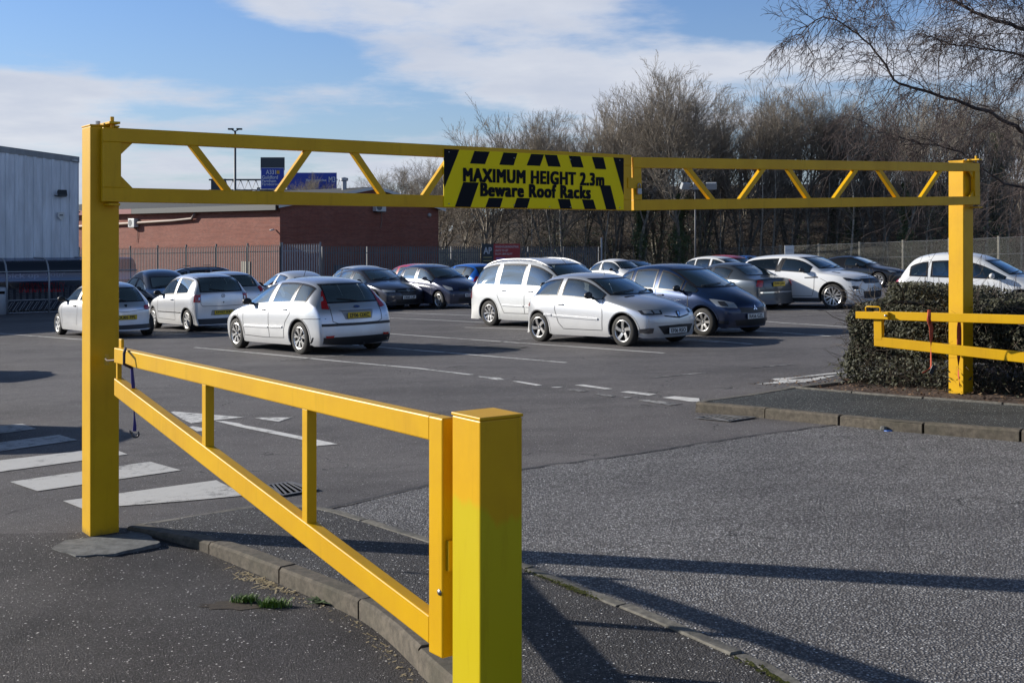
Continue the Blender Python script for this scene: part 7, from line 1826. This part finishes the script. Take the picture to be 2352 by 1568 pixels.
# leaf litter and twigs on the planting bed, weeds on the footpath
vs = []; fs = []
for i in range(5200):
    s_, w_ = rn.uniform(-1.0, HL), rn.uniform(-1.0, .4)
    p = hpt(s_, w_, 0); p.z = G(p.x, p.y)+KH-.02
    if (p-inner[0]).length < .3: continue
    n_ = Vector((rn.gauss(0, .35), rn.gauss(0, .35), 1)).normalized(); X_ = n_.orthogonal().normalized(); X_ = Matrix.Rotation(rn.uniform(0, 6.28), 3, n_) @ X_; Y_ = n_.cross(X_); L_ = rn.uniform(.008, .03); asp = rn.choice((.15, .2, .5, .6))
    # stay inside the bed
    t = (p-inner[0]).dot(idir); ed_ = inner[0]+idir*t; 
    if (p-ed_).dot(Vector((-idir.y, idir.x, 0))) < .05: continue
    b = len(vs); z_ = Vector((0, 0, rn.uniform(0, .02))); vs += [tuple(p-X_*L_+z_), tuple(p-Y_*L_*asp+z_), tuple(p+X_*L_+z_), tuple(p+Y_*L_*asp+z_)]; fs.append((b, b+1, b+2, b+3))
me = bpy.data.meshes.new('litter'); me.from_pydata(vs, [], fs); me.materials.append(M_LITTER); o = bpy.data.objects.new('leaf_litter', me); COL.objects.link(o); tag(o, 'dry brown leaves and twigs covering the soil under the hedge', 'leaf litter', kind='stuff')
def pathz(p):
    h = [m for m in bpy.data.objects if m.name == 'footpath'][0]; hit = h.ray_cast(Vector((p.x, p.y, 3)), Vector((0, 0, -1))); return hit[1].z if hit[0] else G(p.x, p.y)-.1
bpy.context.view_layer.update()
M_GR = leafmat('fresh_grass', (.06, .13, .015), (.16, .26, .03), .5); M_DRY = leafmat('dry_grass', (.22, .17, .09), (.40, .33, .20), .8)
def clump(u, v, n, h, label, rad, m=M_GR, flat=0.0):
    p = gp(u, v, -.1); p.z = pathz(p); r = empty('weed', p); vs = []; fs = []
    for i in range(n):
        a = rn.uniform(0, 6.28); q = Vector((rn.gauss(0, rad), rn.gauss(0, rad*.4), 0)); d = Vector((math.cos(a)*(.35+flat), math.sin(a)*(.35+flat), 1)).normalized(); hh = h*rn.uniform(.5, 1.1); s_ = Vector((-d.y, d.x, 0)).normalized()*.0028*(1+flat)
        b = len(vs); m1 = q+d*hh*.55; tp = q+d*hh+Vector((math.cos(a), math.sin(a), -.4))*hh*.25; vs += [tuple(q-s_), tuple(q+s_), tuple(m1+s_), tuple(m1-s_), tuple(tp)]; fs += [(b, b+1, b+2, b+3), (b+3, b+2, b+4)]
    me = bpy.data.meshes.new('blades'); me.from_pydata(vs, [], fs); me.materials.append(m); o = bpy.data.objects.new('blades', me); COL.objects.link(o); o.parent = r; return tag(r, label, 'weed')
clump(562, 1393, 170, .055, 'left of two tufts of bright grass growing from the pothole', .035)
clump(628, 1402, 230, .055, 'right-hand, larger tuft of bright grass growing from the pothole', .045)
clump(737, 1392, 22, .09, 'flat leafy weed growing at a joint of the kerb', .02, leafmat('weed_leaf', (.05, .09, .04), (.10, .15, .06), .5), 2.2)
clump(1022, 1550, 70, .06, 'small grass tuft at the foot of the kerb beside the near post', .02)
# pothole with damp debris
pc_ = gp(545, 1401, -.1); ph = MB(); k_ = 22
ring = [(math.cos(6.283*i/k_)*(.20+.05*math.sin(i*2.7)), math.sin(6.283*i/k_)*(.085+.02*math.sin(i*1.9))) for i in range(k_)]
ph.v = [(pc_.x+a, pc_.y+b, pathz(Vector((pc_.x+a, pc_.y+b, 0)))+.003) for a, b in ring]+[(pc_.x, pc_.y, pathz(pc_)+.003)]; ph.f = [(i, (i+1) % k_, k_) for i in range(k_)]; ph.mi = [0]*k_
tag(ph.build('pothole', concrete('damp_debris', (.05, .035, .022), 40, (.012, .01, .008))), kind='structure')
# straw, chips of bark and small stones along the kerb
vs = []; fs = []
for i in range(260):
    t = rn.random(); s_ = rn.gauss(1.75, .16) if t < .45 else 1.2+rn.random()*3.4; p = along(kerbL, s_); d_ = (along(kerbL, s_+.1)-p).normalized(); sd = Vector((d_.y, -d_.x, 0)); sd = sd if sd.x < 0 else -sd
    q = p+sd*(.09+abs(rn.gauss(0, .05))); q.z = pathz(q)+.004; a = rn.uniform(0, 3.14); X_ = Vector((math.cos(a), math.sin(a), rn.uniform(0, .2)))*rn.uniform(.004, .022)*(1.5 if t < .45 else .6); Y_ = Vector((-math.sin(a), math.cos(a), 0))*rn.uniform(.0015, .006)
    b = len(vs); vs += [tuple(q-X_-Y_), tuple(q+X_-Y_), tuple(q+X_+Y_), tuple(q-X_+Y_)]; fs.append((b, b+1, b+2, b+3))
me = bpy.data.meshes.new('straw'); me.from_pydata(vs, [], fs); me.materials.append(M_DRY); o = bpy.data.objects.new('dry_debris', me); COL.objects.link(o); tag(o, 'dry straw and bark crumbs gathered along the foot of the kerb', 'debris', kind='stuff')
# moss along the edging stones
vs = []; fs = []
for i in range(420):
    s_ = rn.choice((rn.gauss(3.05, .16), rn.gauss(4.9, .12), rn.gauss(3.3, .1))); s_ = max(.5, min(7, s_)); p = along(edgeR, s_); d_ = (along(edgeR, s_+.1)-p).normalized(); q = p+Vector((-d_.y, d_.x, 0))*rn.gauss(-.045 if d_.x > 0 else .045, .012)
    q.z = G(q.x, q.y)+.014; r_ = rn.uniform(.004, .012); b = len(vs); vs += [(q.x-r_, q.y, q.z), (q.x, q.y-r_, q.z+.003), (q.x+r_, q.y, q.z), (q.x, q.y+r_, q.z+.006)]; fs.append((b, b+1, b+2, b+3))
me = bpy.data.meshes.new('moss'); me.from_pydata(vs, [], fs); me.materials.append(leafmat('moss', (.05, .06, .012), (.13, .13, .02), .9)); o = bpy.data.objects.new('moss', me); COL.objects.link(o); tag(o, 'moss along the flush edging stones', 'moss', kind='stuff')
# dry sycamore leaves and a bottle top on the ground
def leaf(p, s_, rz_, label, m):
    r = empty('fallen_leaf', p, rz_); k_ = 10; pts = [(math.cos(6.283*i/k_)*s_*(1 if i % 2 == 0 else .55), math.sin(6.283*i/k_)*s_*(1 if i % 2 == 0 else .55), .01+.02*((i*7) % 3)/2) for i in range(k_)]
    MB().add(pts+[(0, 0, .004)], [(i, (i+1) % k_, k_) for i in range(k_)]).build('blade', m, r); return tag(r, label, 'leaf')
q = gp(1947, 881, KH); leaf(q+Vector((0, 0, .03)), .10, .4, 'large curled brown leaf on the soil at the corner of the bed', M_LITTER)
stk = empty('twig', gp(1938, 872, KH)); MB().tube([(0, 0, 0), (.05, 0, .03), (.09, .02, .18), (.1, .02, .27)], .008, 5).build('stem', M_BRAM, stk); MB().tube([(.05, 0, .03), (.25, 0, .02), (.45, -.05, .01)], .006, 5).build('side_shoot', M_BRAM, stk); tag(stk, 'bare forked twig standing at the corner of the planting bed', 'twig')
bt = empty('bottle_top', gp(2040, 990)); MB().lathe([(0, .014), (.04, .012), (.045, 0)], axis='z', n=14).build('cap', mat('blue_plastic', (.03, .12, .45), .4), bt); tag(bt, 'flattened piece of blue plastic against the right-hand kerb', 'litter')
stn = MB(); stn.lathe([(0, .05), (.03, .045), (.042, .02), (.035, 0)], axis='z', n=7); o = stn.build('stone', M_CONC, None, smooth='auto'); o.location = gp(2030, 989); tag(o, 'pale pebble beside the blue plastic at the right-hand kerb', 'stone')
